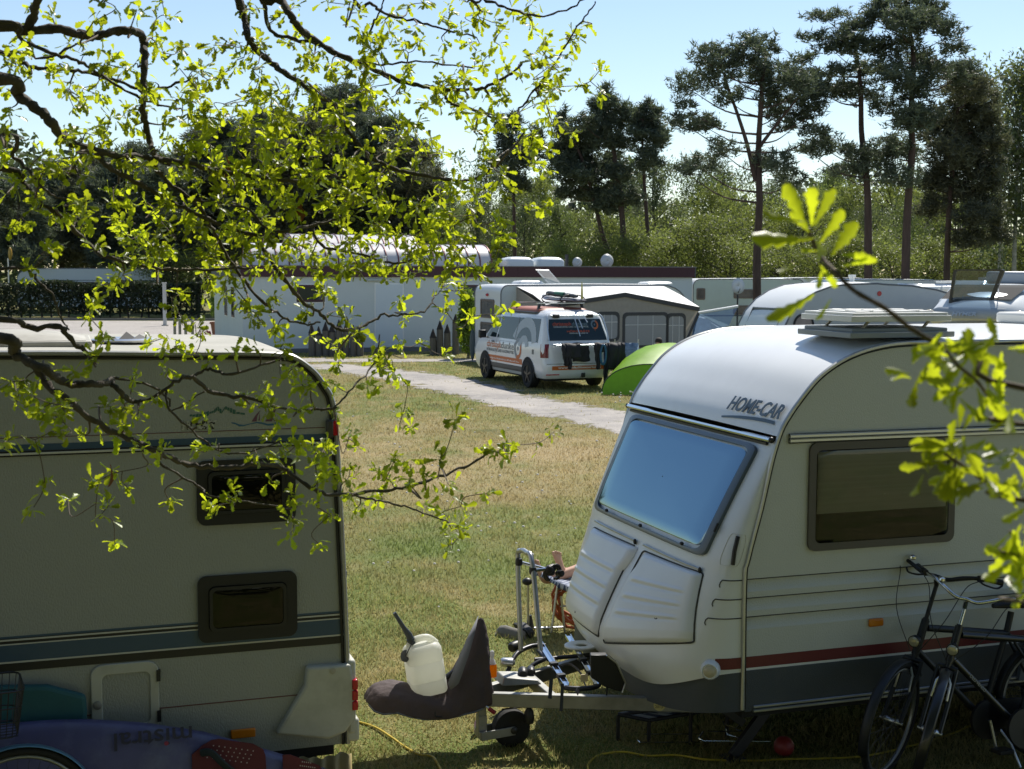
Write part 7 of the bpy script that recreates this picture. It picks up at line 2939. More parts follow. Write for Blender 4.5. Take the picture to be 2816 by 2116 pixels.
# white caravan behind the hedge on the other side
LF = Frame(*(at(48, 800, 88)[:2]), 6.0)
bg_caravan(LF, 'long white caravan standing behind the clipped hedge', 9.1, 2.3, 2.95, nose=(.9, .7), tail=(.3, .4), stripes=((2.18, 2.22, DGREY),), wins=((.6, 2.1, 1.3, 2.1), (3.4, 5.4, 1.3, 2.1), (6.2, 8.0, 1.3, 2.1)))
# lamp pole with a yellow head
p = at(25, 800, 86)
t = thing('yard_lamp', 'slim pole with a round yellow head beyond the hedge', 'lamp', (p[0], p[1], 0))
zt_ = 2.94 + (741 - 700) * 86 / FPX
mb = MB()
mb.tube([(0, 0, 0), (0, 0, zt_ - .3)], .05, 8)
mb.build('pole', M['alu'], t)
mb = MB()
mb.ball((.14, 0, zt_), .42, 12, 10, (.28, .4, 1.0))
mb.build('head', mat('lamp_yellow', (.42, .26, .04), .5), t, smooth=True)
p = at(453, 850, 70)
t = thing('flag_pole', 'short pale pole standing at the yard edge before the hedge', 'pole', (p[0], p[1], 0))
mb = MB()
zt_ = 2.94 - (780 - 741) * 70 / FPX
mb.lathe([(.10, 0), (.10, zt_), (.13, zt_), (.13, zt_ + .06)], 10)
mb.build('shaft', mat('pole_pale', (.5, .5, .48), .6), t)
mb = MB()
mb.lathe([(.18, 0), (.18, .06)], 12)
mb.build('foot', M['galvanised'], t)
# ------------------------------------------------------------------ trees behind the campsite
BARKP = mat('pine_bark', (.072, .047, .038), .95, var=.35, vscale=2.5, bump=.7, bscale=6, stretch=(3, 3, .5))
BARKD = mat('dark_bark', (.055, .05, .045), .95, var=.3, vscale=3, bump=.6, bscale=8, stretch=(3, 3, .6))
BARKB = mat('birch_bark', (.36, .35, .32), .85, var=.4, vscale=3, stretch=(1, 1, 3))
NEED = leafmat('pine_needles', (.092, .115, .080), (.12, .15, .075), .35, .55, .35, vs=.9)
NEED2 = leafmat('pine_needles_dull', (.095, .10, .065), (.12, .13, .06), .35, .55, .35, vs=.9)
def needles(C, rad_, r, per=20, ln=.22, wd=.022):
    """tufts of needles at centres C (n,3): each tuft radiates thin blades, mostly up and out"""
    n = len(C)
    d = r.normal(size=(n, per, 3))
    d[:, :, 2] = np.abs(d[:, :, 2]) * .8 + d[:, :, 2] * .2
    d /= np.linalg.norm(d, axis=2)[:, :, None]
    L = ln * r.uniform(.6, 1.3, (n, per, 1))
    root = C[:, None, :] + d * .02 + r.normal(size=(n, per, 3)) * rad_
    tip = root + d * L
    s = np.cross(d, r.normal(size=(n, per, 3)))
    s /= np.linalg.norm(s, axis=2)[:, :, None]
    V = np.stack([root - s * wd, root + s * wd, tip + s * wd * .3], 2).reshape(-1, 3)
    return V, np.arange(len(V)).reshape(-1, 3)
def pine(label, d, trunk, r0, pads, seed, m=None, dens=1.0, limbs=True, per=20, bark=None, group='pines at the edge of the wood', extra=()):
    """trunk: (px, py) from the ground up; pads: (px, py, rx, ry) foliage plates; all at distance d"""
    r = np.random.default_rng(seed)
    k = d / FPX
    base = at(trunk[0][0], 800, d)
    t = thing('pine_tree', label, 'tree', (base[0], base[1], 0), 0, group)
    P = [np.array(at(x, y, d)) - (base[0], base[1], 0) for x, y in trunk]
    P = [np.array((P[0][0], 0, -.1))] + [p for p in P if p[2] > .5]
    for i in range(1, len(P)):
        P[i][1] += r.normal(0, .12)
    S = spline(P, 5)
    n = len(S)
    mb = MB()
    mb.tube(S, [r0 * (1.0 - .72 * (i / (n - 1)) ** 1.1) for i in range(n)], 9)
    for (pl, rr) in extra:
        Q = [np.array(at(x, y, d)) - (base[0], base[1], 0) for x, y in pl]
        Q = spline(Q, 5)
        mb.tube(Q, [rr * (1 - .6 * i / (len(Q) - 1)) for i in range(len(Q))], 7)
    mb.build('trunk', bark or BARKP, t, smooth=60)
    lm = MB()
    C = []
    Sa = np.array(S)
    for (x, y, rx, ry) in pads:
        if 'edge' in group:
            rx, ry = rx * 1.12, ry * 1.3
        c = np.array(at(x, y, d)) - (base[0], base[1], 0)
        c[1] += r.normal(0, rx * k * .9)
        ax, az = rx * k, ry * k
        # limb from the trunk, a little lower than the plate
        h = c[2] - az * .4 - abs(c[0] - np.interp(c[2], Sa[:, 2], Sa[:, 0])) * .35
        h = min(max(h, Sa[:, 2].min() + 1), Sa[-1, 2] - .1)
        i = int(np.argmin(np.abs(Sa[:, 2] - h)))
        a = Sa[i]
        mid = (a + c) / 2 + np.array([0, 0, -.12 * np.linalg.norm(c - a)])
        lim = spline([a, mid, c + (0, 0, -az * .3)], 4)
        rr = max(.018, .030 * np.linalg.norm(c - a) ** .5)
        lm.tube(lim, [rr * (1 - .75 * j / (len(lim) - 1)) for j in range(len(lim))], 5)
        nt_ = int(max(16, 62 * dens * (ax * az) ** .5 * (ax + az)))
        nt_ = min(nt_, 260)
        u = r.normal(size=(nt_, 3))
        u /= np.linalg.norm(u, axis=1)[:, None]
        rr_ = r.random(nt_) ** .4
        q = u * rr_[:, None] * np.array([ax, ax * .85, az]) * (1 + .35 * np.abs(r.normal(size=(nt_, 1))) * (r.random((nt_, 1)) < .3))
        q[:, 2] += .25 * az * (1 - (q[:, 0] / ax) ** 2)
        C.append(q + c)
        for _ in range(3):
            j = r.integers(nt_)
            lm.tube([tuple(c + (0, 0, -az * .3)), tuple(c + q[j])], .014, 3, cap=False)
    tag(lm.build('limbs', bark or BARKP, t, smooth=False), kind='stuff')
    C = np.vstack(C)
    V, Fc = needles(C, .07 * d / 55, r, per, .24 * d / 55, .028 * d / 55)
    tri_mesh('crown', V, Fc, m or NEED, t)
    return t
PA = [(1930, 165, 42, 22), (1990, 190, 52, 42), (2058, 122, 32, 17), (2115, 128, 26, 24), (2050, 165, 45, 28), (2110, 185, 36, 34), (1905, 235, 52, 24), (1962, 215, 45, 25), (2005, 270, 40, 22), (1895, 340, 62, 20), (1950, 345, 46, 16), (2150, 215, 40, 32), (2180, 250, 46, 32), (2150, 300, 52, 26), (2220, 258, 50, 30), (2245, 300, 46, 24), (2200, 335, 56, 22), (2115, 262, 40, 28), (1985, 415, 46, 18), (1940, 455, 62, 20), (1890, 470, 32, 18), (2135, 455, 62, 22), (2182, 492, 42, 20), (2105, 440, 40, 18), (2080, 215, 40, 25), (1880, 290, 30, 14), (2260, 360, 45, 14)]
pine('broad crowned pine with a forked reddish trunk behind the bunk window caravan', 55, [(2083, 900), (2084, 700), (2086, 560), (2088, 420), (2092, 300), (2098, 200), (2105, 150)], .20, PA, 21, extra=[([(2078, 500), (2055, 400), (2030, 320), (2005, 250), (1990, 200)], .10), ([(2092, 400), (2130, 350), (2170, 300), (2200, 260)], .08)])
PB = [(2270, 55, 46, 14), (2345, 78, 46, 24), (2250, 108, 46, 12), (2310, 125, 52, 17), (2225, 155, 42, 11), (2290, 150, 50, 15), (2360, 145, 42, 22), (2222, 203, 46, 10), (2290, 208, 46, 12), (2375, 195, 50, 18), (2245, 245, 62, 20), (2310, 255, 56, 20), (2375, 250, 50, 24), (2265, 405, 56, 15), (2222, 420, 50, 14), (2330, 425, 42, 12), (2375, 435, 42, 22), (2310, 475, 46, 15)]
pine('tall thin pine with flat plates of needles reaching toward the broad crowned pine', 57, [(2385, 900), (2385, 700), (2384, 560), (2378, 450), (2372, 360), (2364, 250), (2360, 165), (2350, 90)], .20, PB, 22)
PC = [(2455, 25, 46, 28), (2483, 8, 36, 20), (2418, 28, 28, 22), (2565, 48, 46, 32), (2552, 20, 26, 20), (2405, 48, 30, 13), (2440, 87, 50, 26), (2500, 85, 46, 32), (2586, 104, 42, 22), (2604, 147, 36, 18), (2418, 143, 50, 20), (2482, 130, 46, 26), (2548, 165, 42, 20), (2440, 195, 56, 24), (2552, 208, 56, 24), (2678, 182, 42, 20), (2634, 204, 46, 22), (2440, 243, 50, 24), (2504, 260, 50, 28), (2440, 303, 46, 26), (2482, 347, 56, 28), (2440, 411, 60, 26), (2418, 468, 48, 24), (2500, 420, 50, 26), (2460, 500, 52, 22), (2520, 330, 45, 26)]
pine('tallest pine of the group, its crown cut by the top of the picture', 56, [(2490, 900), (2492, 700), (2497, 560), (2503, 420), (2507, 300), (2508, 180), (2506, 90), (2500, 20)], .21, PC, 23)
PD = [(2656, 243, 62, 28), (2612, 277, 56, 28), (2700, 268, 42, 24), (2656, 312, 72, 30), (2590, 330, 56, 28), (2677, 355, 66, 30), (2612, 381, 66, 30), (2677, 416, 62, 30), (2590, 433, 62, 30), (2655, 460, 66, 30), (2570, 500, 56, 28), (2700, 502, 46, 25), (2634, 530, 72, 30), (2700, 563, 50, 26), (2590, 577, 52, 22), (2655, 606, 62, 25), (2720, 650, 40, 22), (2655, 663, 50, 20), (2720, 330, 35, 24), (2725, 400, 40, 24), (2720, 460, 40, 24)]
pine('dense dull green pine beside the tallest pine', 60, [(2605, 900), (2607, 760), (2610, 600), (2618, 450), (2630, 330), (2640, 250)], .17, PD, 24, m=NEED2, dens=1.25)
PE1 = [(1545, 342, 18, 24), (1553, 380, 32, 18), (1536, 415, 32, 15), (1575, 406, 42, 22), (1605, 420, 42, 22), (1553, 458, 46, 18), (1596, 450, 42, 20), (1570, 493, 46, 18), (1618, 493, 36, 22), (1562, 532, 36, 16), (1625, 540, 36, 18)]
pine('leaning pine at the left of the trio above the building', 75, [(1690, 900), (1684, 735), (1655, 640), (1620, 500), (1592, 420), (1560, 360)], .17, PE1, 25)
PE2 = [(1663, 263, 14, 20), (1644, 298, 26, 17), (1679, 302, 26, 19), (1666, 324, 36, 17), (1605, 350, 36, 13), (1640, 355, 42, 17), (1687, 346, 32, 17), (1618, 380, 42, 15), (1670, 393, 46, 18), (1705, 406, 32, 17), (1683, 441, 42, 18), (1661, 476, 42, 20), (1705, 484, 42, 18), (1692, 528, 42, 18), (1718, 545, 46, 20), (1683, 575, 52, 18)]
pine('middle and highest pine of the trio above the building', 74, [(1722, 900), (1718, 735), (1706, 560), (1692, 440), (1680, 350), (1664, 270)], .20, PE2, 26)
PE3 = [(1726, 311, 26, 18), (1748, 328, 30, 17), (1778, 307, 26, 20), (1800, 320, 18, 14), (1770, 346, 42, 17), (1804, 354, 22, 15), (1740, 376, 36, 17), (1796, 380, 42, 19), (1813, 402, 18, 11), (1770, 428, 30, 16), (1796, 450, 26, 11), (1765, 463, 26, 14)]
pine('slim pine at the right of the trio with a bare trunk', 73, [(1795, 900), (1788, 735), (1776, 560), (1768, 420), (1768, 330)], .15, PE3, 27)
PE0 = [(1380, 359, 16, 24), (1415, 346, 18, 22), (1402, 398, 36, 26), (1458, 415, 36, 26), (1475, 390, 20, 22), (1440, 450, 36, 22), (1380, 450, 26, 18), (1400, 490, 36, 18), (1430, 520, 32, 18)]
pine('loose topped pine standing alone left of the trio', 76, [(1420, 900), (1416, 735), (1413, 560), (1411, 430), (1408, 360)], .14, PE0, 28)
# dark stand of pines behind the oak: one modelled per spot
def stand_pine(i, px, ytop, d, wpx, label, ybot=735):
    r = random.Random(100 + i)
    pads = []
    h = ybot - ytop
    nrow = max(5, int(h / 34))
    for j in range(nrow):
        f = j / (nrow - 1)
        y = ytop + 18 + h * .86 * f
        w_ = wpx * (.28 + .72 * math.sin(min(1, f * 1.35 + .12) * math.pi * .62)) * r.uniform(.8, 1.1)
        m_ = max(1, int(w_ / 52))
        for q in range(m_):
            x = px + (q - (m_ - 1) / 2) * w_ / m_ * 1.1 + r.uniform(-14, 14)
            pads.append((x, y + r.uniform(-12, 12), w_ / m_ * .62 + 12, 24 + r.uniform(-4, 6)))
    return pine(label, d, [(px, 860), (px + r.uniform(-6, 6), 700), (px + r.uniform(-10, 10), (ytop + ybot) / 2), (px, ytop + 20)], .2, pads, 200 + i, m=NEED if i % 3 else NEED2, dens=.75, per=16, bark=BARKD, group='dark pines behind the oak branches')
ORD = ['first', 'second', 'third', 'fourth', 'fifth', 'sixth', 'seventh', 'eighth', 'ninth', 'tenth', 'eleventh', 'twelfth', 'thirteenth', 'fourteenth', 'fifteenth', 'sixteenth', 'seventeenth', 'eighteenth', 'nineteenth', 'twentieth']
spots = [(-40, 470, 96, 150), (60, 500, 90, 150), (165, 470, 98, 150), (255, 425, 96, 160), (345, 395, 92, 170), (450, 440, 90, 160), (545, 385, 95, 170), (640, 345, 98, 180), (735, 300, 92, 200), (840, 330, 90, 200), (935, 225, 94, 190), (1030, 315, 92, 210), (1120, 390, 88, 180), (1185, 470, 90, 120)]
for i, (px, yt, d, wp) in enumerate(spots):
    stand_pine(i, px, yt, d, wp, ORD[i] + ' dark bushy pine from the left behind the oak branches')
# birches and young leaf trees
LB1 = leafmat('birch_leaf', (.10, .13, .055), (.18, .24, .06), .42, .5, .4, vs=.35)
LB2 = leafmat('spring_leaf', (.13, .155, .04), (.23, .275, .06), .45, .5, .4, vs=.35)
LB3 = leafmat('grey_green_leaf', (.09, .12, .06), (.16, .20, .075), .40, .5, .4, vs=.35)
def leaf_tree(seed, H, W, nb, nl, weep=0.0, low=.36):
    """returns trunk MB and leaf arrays for a slim broadleaf tree of height H, half width W"""
    r = np.random.default_rng(seed)
    S = np.array(spline([(0, 0, -.1), (r.normal(0, .1), r.normal(0, .1), H * .35), (r.normal(0, .25), r.normal(0, .25), H * .7), (r.normal(0, .3), r.normal(0, .3), H)], 6))
    mb = MB()
    mb.tube(S, [.02 + .011 * H * (1 - i / (len(S) - 1)) ** .9 for i in range(len(S))], 7)
    Ls = []
    for k in range(nb):
        f = low + (1 - low) * (k / nb) ** .9
        a = S[int(f * (len(S) - 1))]
        env = math.sin(math.pi * min(1, max(.06, (f - low) / (1 - low) * .78 + .2))) ** .8
        ln = W * env * r.uniform(.6, 1.15)
        az = r.uniform(0, 2 * math.pi)
        dv = np.array([math.cos(az), math.sin(az), r.uniform(.5, 1.1)])
        e = a + dv * ln
        e2 = e + np.array([math.cos(az) * ln * .25, math.sin(az) * ln * .25, -weep * H * r.uniform(.05, .16)])
        Q = np.array(spline([a, a + dv * ln * .5, e, e2], 4))
        mb.tube(Q, [max(.008, .02 * ln * (1 - j / (len(Q) - 1))) for j in range(len(Q))], 4, cap=False)
        m_ = int(nl / nb * (.4 + env))
        j = r.integers(2, len(Q), m_)
        p = Q[j] + r.normal(size=(m_, 3)) * np.array([.32, .32, .28]) * (.5 + ln * .28)
        if weep:
            p[:, 2] -= r.random(m_) ** 2 * weep * 1.6
        Ls.append(p)
    P = np.vstack(Ls)
    V, Fq = leaf_quads(P, .095 * (H / 9) ** .5, r, droop=.4)
    return mb, V, Fq
protos = []
for i, (H, W, nb, nl, wp, m, bk) in enumerate(((9.0, 2.0, 30, 5200, .5, LB1, BARKD), (7.5, 2.2, 30, 5600, .2, LB2, BARKD), (10.5, 2.2, 34, 5000, .8, LB3, BARKB), (6.0, 2.4, 28, 5600, 0, LB2, BARKD), (8.5, 1.8, 30, 4400, .4, LB3, BARKD))):
    mb, V, Fq = leaf_tree(50 + i, H, W, nb, nl, wp)
    protos.append((mb, V, Fq, m, bk, H))
made = {}
def place_leaf_tree(k, px, ytop, d, label, group, wide=1.0, name='birch_tree'):
    mb, V, Fq, m, bk, H = protos[k]
    p = at(px, 800, d)
    ht = 2.94 + (744 - ytop) * d / FPX
    s = ht / H
    if k not in made:
        t = thing(name, label, 'tree', (p[0], p[1], 0), 0, group)
        mb.build('trunk', bk, t, smooth=True)
        tri_mesh('crown', V, Fq, m, t)
        made[k] = t
    else:
        t = copy_tree(made[k])
        t.name = name
        t['label'] = label
        t['group'] = group
        t.location = (p[0], p[1], 0)
    t.scale = (s * wide, s * wide, s)
    t.rotation_euler = (0, 0, px * 1.7)
    return t
rows = []
rr = random.Random(3)
row1 = [(1205, 560), (1255, 580), (1300, 545), (1345, 420), (1392, 560), (1440, 545), (1490, 500), (1535, 560), (1580, 590), (1640, 600), (1700, 610), (1750, 560), (1812, 430), (1850, 560), (1900, 470), (1950, 520), (2000, 455), (2040, 560), (2100, 520), (2160, 480), (2215, 540), (2265, 470), (2320, 520), (2380, 560), (2440, 500), (2500, 560), (2560, 520), (2620, 560), (2690, 500), (2745, 330), (2790, 150), (2850, 260)]
for i, (px, yt) in enumerate(row1):
    k = 2 if px in (1345, 2790, 2745) else [0, 1, 4, 3, 0, 4, 1][i % 7]
    d = 82 + (i * 37 % 23) if px < 2700 else 66
    lab = (ORD[i] if i < 20 else ORD[i - 20] + ' after the twentieth') + ' light green leaf tree from the left in the wood edge'
    if px == 2790: lab = 'tall weeping birch at the right edge of the picture'
    if px == 1345: lab = 'thin open birch with a pale trunk left of the lone pine'
    place_leaf_tree(k, px, yt, d, lab, 'leaf trees along the wood edge', .8)
# low leafy shrubs before the wood
for i, (px, yt, d, k) in enumerate(((1560, 685, 70, 3), (1660, 690, 72, 3), (1745, 680, 70, 3), (1850, 640, 70, 3), (1935, 600, 72, 1), (2010, 670, 70, 3), (2150, 680, 72, 3), (2260, 690, 70, 3), (2330, 650, 72, 1), (2440, 690, 70, 3), (2540, 670, 71, 3), (2640, 690, 72, 3), (2740, 680, 70, 3), (2820, 660, 70, 1))):
    place_leaf_tree(k, px, yt, d, ORD[i] + ' bushy yellow green shrub from the left before the wood', 'shrubs before the wood', 1.25, 'leafy_shrub')
for i, (px, yt, d, k) in enumerate(((300, 655, 104, 3), (1010, 640, 90, 3), (480, 700, 88, 3))):
    place_leaf_tree(k, px, yt, d, ['rounded yellow green bush behind the long white caravan', 'green bush left of the vaulted roof end', 'low bush at the end of the hedge'][i], 'bushes by the yard', 1.5, 'leafy_shrub')
# the wood further back, one mass
def far_wood():
    r = np.random.default_rng(9)
    n = 42000
    x = r.uniform(-75, 95, n)
    y = 125 + r.random(n) * 14
    top = 9.5 + 2.5 * np.sin(x * .23) + 1.8 * np.sin(x * .61 + 1) + 1.0 * np.sin(x * 1.7 + 2)
    top = np.where(x < -15, top + 3.5, top)
    z = top * r.random(n) ** .8
    V, Fq = leaf_quads(np.c_[x, y, z], .5, r)
    o = tri_mesh('woodland', V, Fq, leafmat('far_wood_leaf', (.06, .08, .035), (.09, .12, .04), .35, .6, .4, vs=.12))
    tag(o, 'dim wood filling the background behind the campsite', 'woodland', kind='stuff')
far_wood()
# clipped hedge
hgd = thing('hedge', 'long clipped dark green hedge behind the paved yard', 'hedge')
a, b = at(-150, 800, 82), at(560, 800, 82)
r = np.random.default_rng(4)
n = 15000
u = r.random(n)
x = a[0] + (b[0] - a[0]) * u
zt = 2.94 - (779 - 741) * 82 / FPX
z = zt * (1 - .9 * r.random(n) ** 1.7) + .10 * np.sin(x * 1.3) + r.normal(0, .04, n)
y = 82 + r.uniform(-.6, .6, n)
V, Fq = leaf_quads(np.c_[x, y, z], .12, r)
tri_mesh('foliage', V, Fq, leafmat('hedge_leaf', (.032, .045, .022), (.05, .07, .022), .25, .6, .35, vs=.8), hgd)
mb = MB()
for k in range(26):
    xx = a[0] + (b[0] - a[0]) * (k + .5) / 26 + r.normal(0, .1)
    mb.tube([(xx, 82, -.05), (xx + r.normal(0, .08), 82, .8), (xx + r.normal(0, .2), 82, 1.4)], .06, 6)
mb.build('stems', BARKD, hgd)
# ------------------------------------------------------------------ oak branches reaching into the picture
BARKO = mat('oak_bark', (.085, .072, .058), .9, var=.4, vscale=14, bump=.9, bscale=45, dirt=.35, dscale=9, dcol=(.05, .06, .03))
TWIG = mat('oak_twig', (.12, .09, .065), .8, var=.3, vscale=20)
OAKL = leafmat('oak_leaf', (.16, .23, .03), (.50, .57, .018), .60, .36, .48, .5, vs=7.0)
def oak_leaf_verts(seed):
    r = random.Random(seed)
    ts = [0, .14, .22, .34, .43, .55, .63, .76, .85, .95, 1.0]
    ws = [.012, .07, .05, .15, .095, .21, .15, .235, .17, .12, .02]
    mid, lf, rt = [], [], []
    cv = r.uniform(.05, .30)
    tw = r.uniform(-.25, .25)
    for t, w_ in zip(ts, ws):
        z = -cv * t * t
        sk = .05 if w_ > .1 else 0
        a, b = w_ * r.uniform(.85, 1.15), w_ * r.uniform(.85, 1.15)
        mid.append((t, 0, z))
        lf.append((t + sk, a, z + a * .35 + a * tw * t))
        rt.append((t + sk, -b, z + b * .35 - b * tw * t))
    V = mid + lf + rt
    n = len(ts)
    Fq = []
    for i in range(n - 1):
        Fq += [(i, i + 1, n + i + 1, n + i), (i + 1, i, 2 * n + i, 2 * n + i + 1)]
    return np.array(V), np.array(Fq)
LEAVES = [oak_leaf_verts(i) for i in range(5)]
LMESH = []
for i, (V, Fq) in enumerate(LEAVES):
    me = bpy.data.meshes.new('leaf')
    me.from_pydata([tuple(v) for v in V], [], [tuple(f) for f in Fq])
    finish(me, OAKL, True)
    LMESH.append(me)
class Leafset:
    def __init__(s):
        s.items = []                 # (variant, origin, rotation 3x3, size)
    def rosette(s, p, axis, n, size, r, spread=1.0):
        ax = np.array(axis) / (np.linalg.norm(axis) + 1e-9)
        for _ in range(n):
            d = ax * r.uniform(.0, 1.0) + r.normal(size=3) * .75 * spread
            d[2] -= .12
            d /= np.linalg.norm(d)
            up = r.normal(size=3) * .7 + np.array([0, 0, .9])
            y = np.cross(up, d)
            y /= np.linalg.norm(y) + 1e-9
            z = np.cross(d, y)
            s.items.append((int(r.integers(5)), np.array(p) + r.normal(size=3) * size * .22 + d * size * .05, np.stack([d, y, z], 1), size * r.uniform(.55, 1.15)))
    def build(s, parent, nsingle, name='leaf'):
        """the nsingle leaves that show largest become objects, the rest one mesh"""
        dist = [it[3] / np.linalg.norm(it[1] - CAM) for it in s.items]
        order = np.argsort(dist)[::-1]
        inv = Vector(parent.location)
        for i in order[:nsingle]:
            k, o, Rm, sz = s.items[i]
            ob = bpy.data.objects.new('leaf', LMESH[k])
            COL.objects.link(ob)
            ob.parent = parent
            m4 = Matrix(Rm.tolist()).to_4x4()
            ob.matrix_local = Matrix.Translation(Vector(o) - inv) @ m4 @ Matrix.Scale(sz, 4)
        Vs, Fs, off = [], [], 0
        for i in order[nsingle:]:
            k, o, Rm, sz = s.items[i]
            V, Fq = LEAVES[k]
            Vs.append((V * sz) @ Rm.T + o - np.array(inv))
            Fs.append(Fq + off)
            off += len(V)
        if Vs:
            o = tri_mesh('foliage', np.vstack(Vs), np.vstack(Fs), OAKL, parent, smooth=True)
            tag(o, kind='stuff')
TX, TY = -2.75, 4.6
oak = thing('oak_tree', 'old oak whose twisted branches with fresh yellow green leaves hang into the picture', 'tree', (TX, TY, 0))
def oloc(p):
    return (p[0] - TX, p[1] - TY, p[2])
mb = MB()
TR = spline([(0, 0, -.2), (.04, .02, 1.0), (-.02, .0, 2.2), (.05, -.05, 3.4), (.0, -.1, 4.6), (.15, -.3, 6.0), (.1, -.5, 7.6)], 6)
mb.tube(TR, [.30 * (1 - .62 * i / (len(TR) - 1)) + (.10 if i < 2 else 0) for i in range(len(TR))], 14)
mb.build('trunk', BARKO, oak, smooth=60)
# traced limbs: picture points, distance at both ends, radius in pixels at both ends, where they spring from
LIMBS = [
    ('T', 4.6, 4.7, 13, 7, [(0, 75), (60, 85), (150, 80), (220, 95), (265, 100), (300, 90), (350, 83), (385, 95), (396, 120), (398, 160), (395, 250), (393, 300), (400, 340), (410, 390), (424, 425), (470, 452)]),
    (None, 4.6, 4.5, 12, 8, [(70, 84), (90, 50), (103, 0), (112, -60), (100, -160)]),
    ('T', 4.5, 4.6, 6, 2.5, [(0, 60), (60, 110), (140, 145), (220, 172), (270, 200), (330, 240), (420, 285), (500, 300)]),
    ('T', 4.8, 4.9, 4, 2, [(0, 146), (70, 150), (130, 160), (230, 112), (300, 90)]),
    ('T', 4.4, 4.7, 15, 4, [(0, 215), (50, 262), (100, 300), (140, 335), (165, 370), (200, 395), (260, 415), (330, 430), (420, 437), (520, 450), (600, 470), (680, 485), (760, 495), (860, 498), (950, 490)]),
    ('T', 4.9, 5.0, 6, 3, [(0, 150), (60, 176), (110, 190), (190, 192), (260, 205), (330, 225), (390, 246), (460, 240), (540, 215)]),
    (None, 4.5, 4.8, 8, 3, [(262, 416), (300, 460), (370, 500), (440, 540), (520, 580), (600, 615), (700, 648), (760, 640), (860, 620), (940, 598)]),
    (None, 4.6, 4.7, 6, 3, [(420, 440), (440, 480), (480, 515), (540, 550), (610, 560), (680, 575), (740, 640)]),
    ('T', 4.6, 4.8, 8, 3, [(0, 465), (60, 500), (110, 552), (170, 600), (220, 650), (262, 688), (300, 710), (380, 728), (460, 741), (560, 742), (700, 735)]),
    ('T', 4.3, 4.4, 7, 2, [(0, 370), (40, 430), (90, 480), (130, 530), (190, 550)]),
    ('O', 4.7, 5.0, 10, 3, [(640, -40), (660, 10), (675, 60), (682, 100), (700, 130), (740, 170), (790, 205), (850, 245), (920, 290), (940, 306), (952, 345), (985, 400), (1030, 440), (1100, 470), (1180, 487), (1260, 500), (1310, 490), (1360, 460), (1400, 415), (1440, 370)]),
    ('O', 4.9, 5.1, 11, 3, [(690, -60), (770, 0), (795, 40), (820, 75), (860, 105), (930, 150), (1010, 185), (1080, 215), (1150, 236), (1220, 246), (1290, 246), (1340, 238), (1400, 205), (1440, 175)]),
    (None, 5.0, 5.2, 5, 2, [(745, 84), (800, 106), (880, 122), (960, 160), (1050, 178), (1140, 170), (1300, 186)]),
    (None, 5.0, 5.1, 4, 1.8, [(1212, 246), (1235, 280), (1300, 304), (1400, 334), (1430, 300), (1470, 250), (1540, 150), (1600, 60), (1640, 5)]),
    ('O', 5.0, 5.2, 5, 2, [(960, -40), (1020, 8), (1060, 40), (1150, 60), (1230, 85), (1310, 100)]),
    ('O', 5.1, 5.2, 4, 2, [(1260, -60), (1340, 0), (1400, 25), (1480, 45), (1560, 25), (1630, -15)]),
    (None, 4.9, 4.9, 4, 1.8, [(1010, 186), (1000, 140), (1020, 80), (1050, 20), (1060, -40)]),
    ('T', 4.1, 4.3, 14, 8, [(0, 934), (35, 969), (87, 999), (126, 1016), (160, 1042), (195, 1055), (243, 1057), (282, 1055), (308, 1047)]),
    (None, 4.3, 4.5, 7, 3, [(304, 1050), (325, 1075), (345, 1092), (370, 1105), (410, 1100), (480, 1052), (530, 1035), (580, 1016), (640, 1030), (760, 990)]),
    (None, 4.4, 4.6, 6, 3, [(530, 1040), (590, 1080), (700, 1100), (760, 1120), (850, 1130), (930, 1120)]),
    (None, 4.2, 4.6, 10, 3, [(105, 1008), (130, 1060), (190, 1105), (260, 1160), (340, 1200), (420, 1235), (480, 1265), (560, 1285), (650, 1285), (720, 1275), (780, 1290), (850, 1340), (910, 1360), (1030, 1352), (1120, 1340), (1209, 1311), (1290, 1280), (1350, 1241)]),
    (None, 4.4, 4.6, 4, 2, [(420, 1240), (450, 1280), (530, 1330), (580, 1365), (650, 1375), (740, 1390), (800, 1400)]),
    (None, 4.6, 4.7, 3.5, 2, [(930, 1358), (1010, 1370), (1080, 1388), (1150, 1405), (1240, 1440)]),
    ('T', 4.2, 4.3, 8, 6, [(0, 882), (74, 899), (165, 901), (186, 925), (230, 964), (262, 1000)]),
    ('T', 4.4, 4.5, 4, 2, [(0, 742), (70, 740), (105, 775), (150, 820), (165, 870), (190, 908)]),
    (None, 4.8, 5.0, 6, 2, [(560, 590), (600, 660), (662, 762), (731, 836), (789, 878), (847, 893), (880, 884)]),
    (None, 4.8, 5.1, 6.5, 2, [(660, 640), (700, 650), (762, 743), (820, 816), (885, 866), (924, 901), (962, 907), (1000, 897), (1047, 870), (1116, 866), (1174, 851), (1193, 812)]),
    (None, 4.9, 5.1, 4, 2, [(860, 620), (885, 674), (1000, 705), (1100, 724), (1155, 697), (1230, 640), (1270, 610)]),
    (None, 4.6, 4.9, 3, 1.8, [(880, 1130), (924, 1117), (981, 1055), (1039, 986), (1046, 920)]),
    (None, 4.5, 4.6, 4, 2, [(300, 1045), (380, 1050), (460, 1090), (470, 1130), (560, 1080)]),
    (None, 4.4, 4.5, 3, 1.8, [(470, 1130), (560, 1210), (640, 1250), (760, 1220)]),
]
nodes = []                     # skeleton points that twigs may attach to: (point, radius)
rg = np.random.default_rng(31)
OVER = [np.array((TX, TY, 4.0)), np.array((-1.9, 4.75, 4.5)), np.array((-1.1, 4.9, 4.75)), np.array((-.4, 5.0, 4.8)), np.array((.5, 5.15, 4.85))]
mb = MB()
OV = spline(OVER, 6)
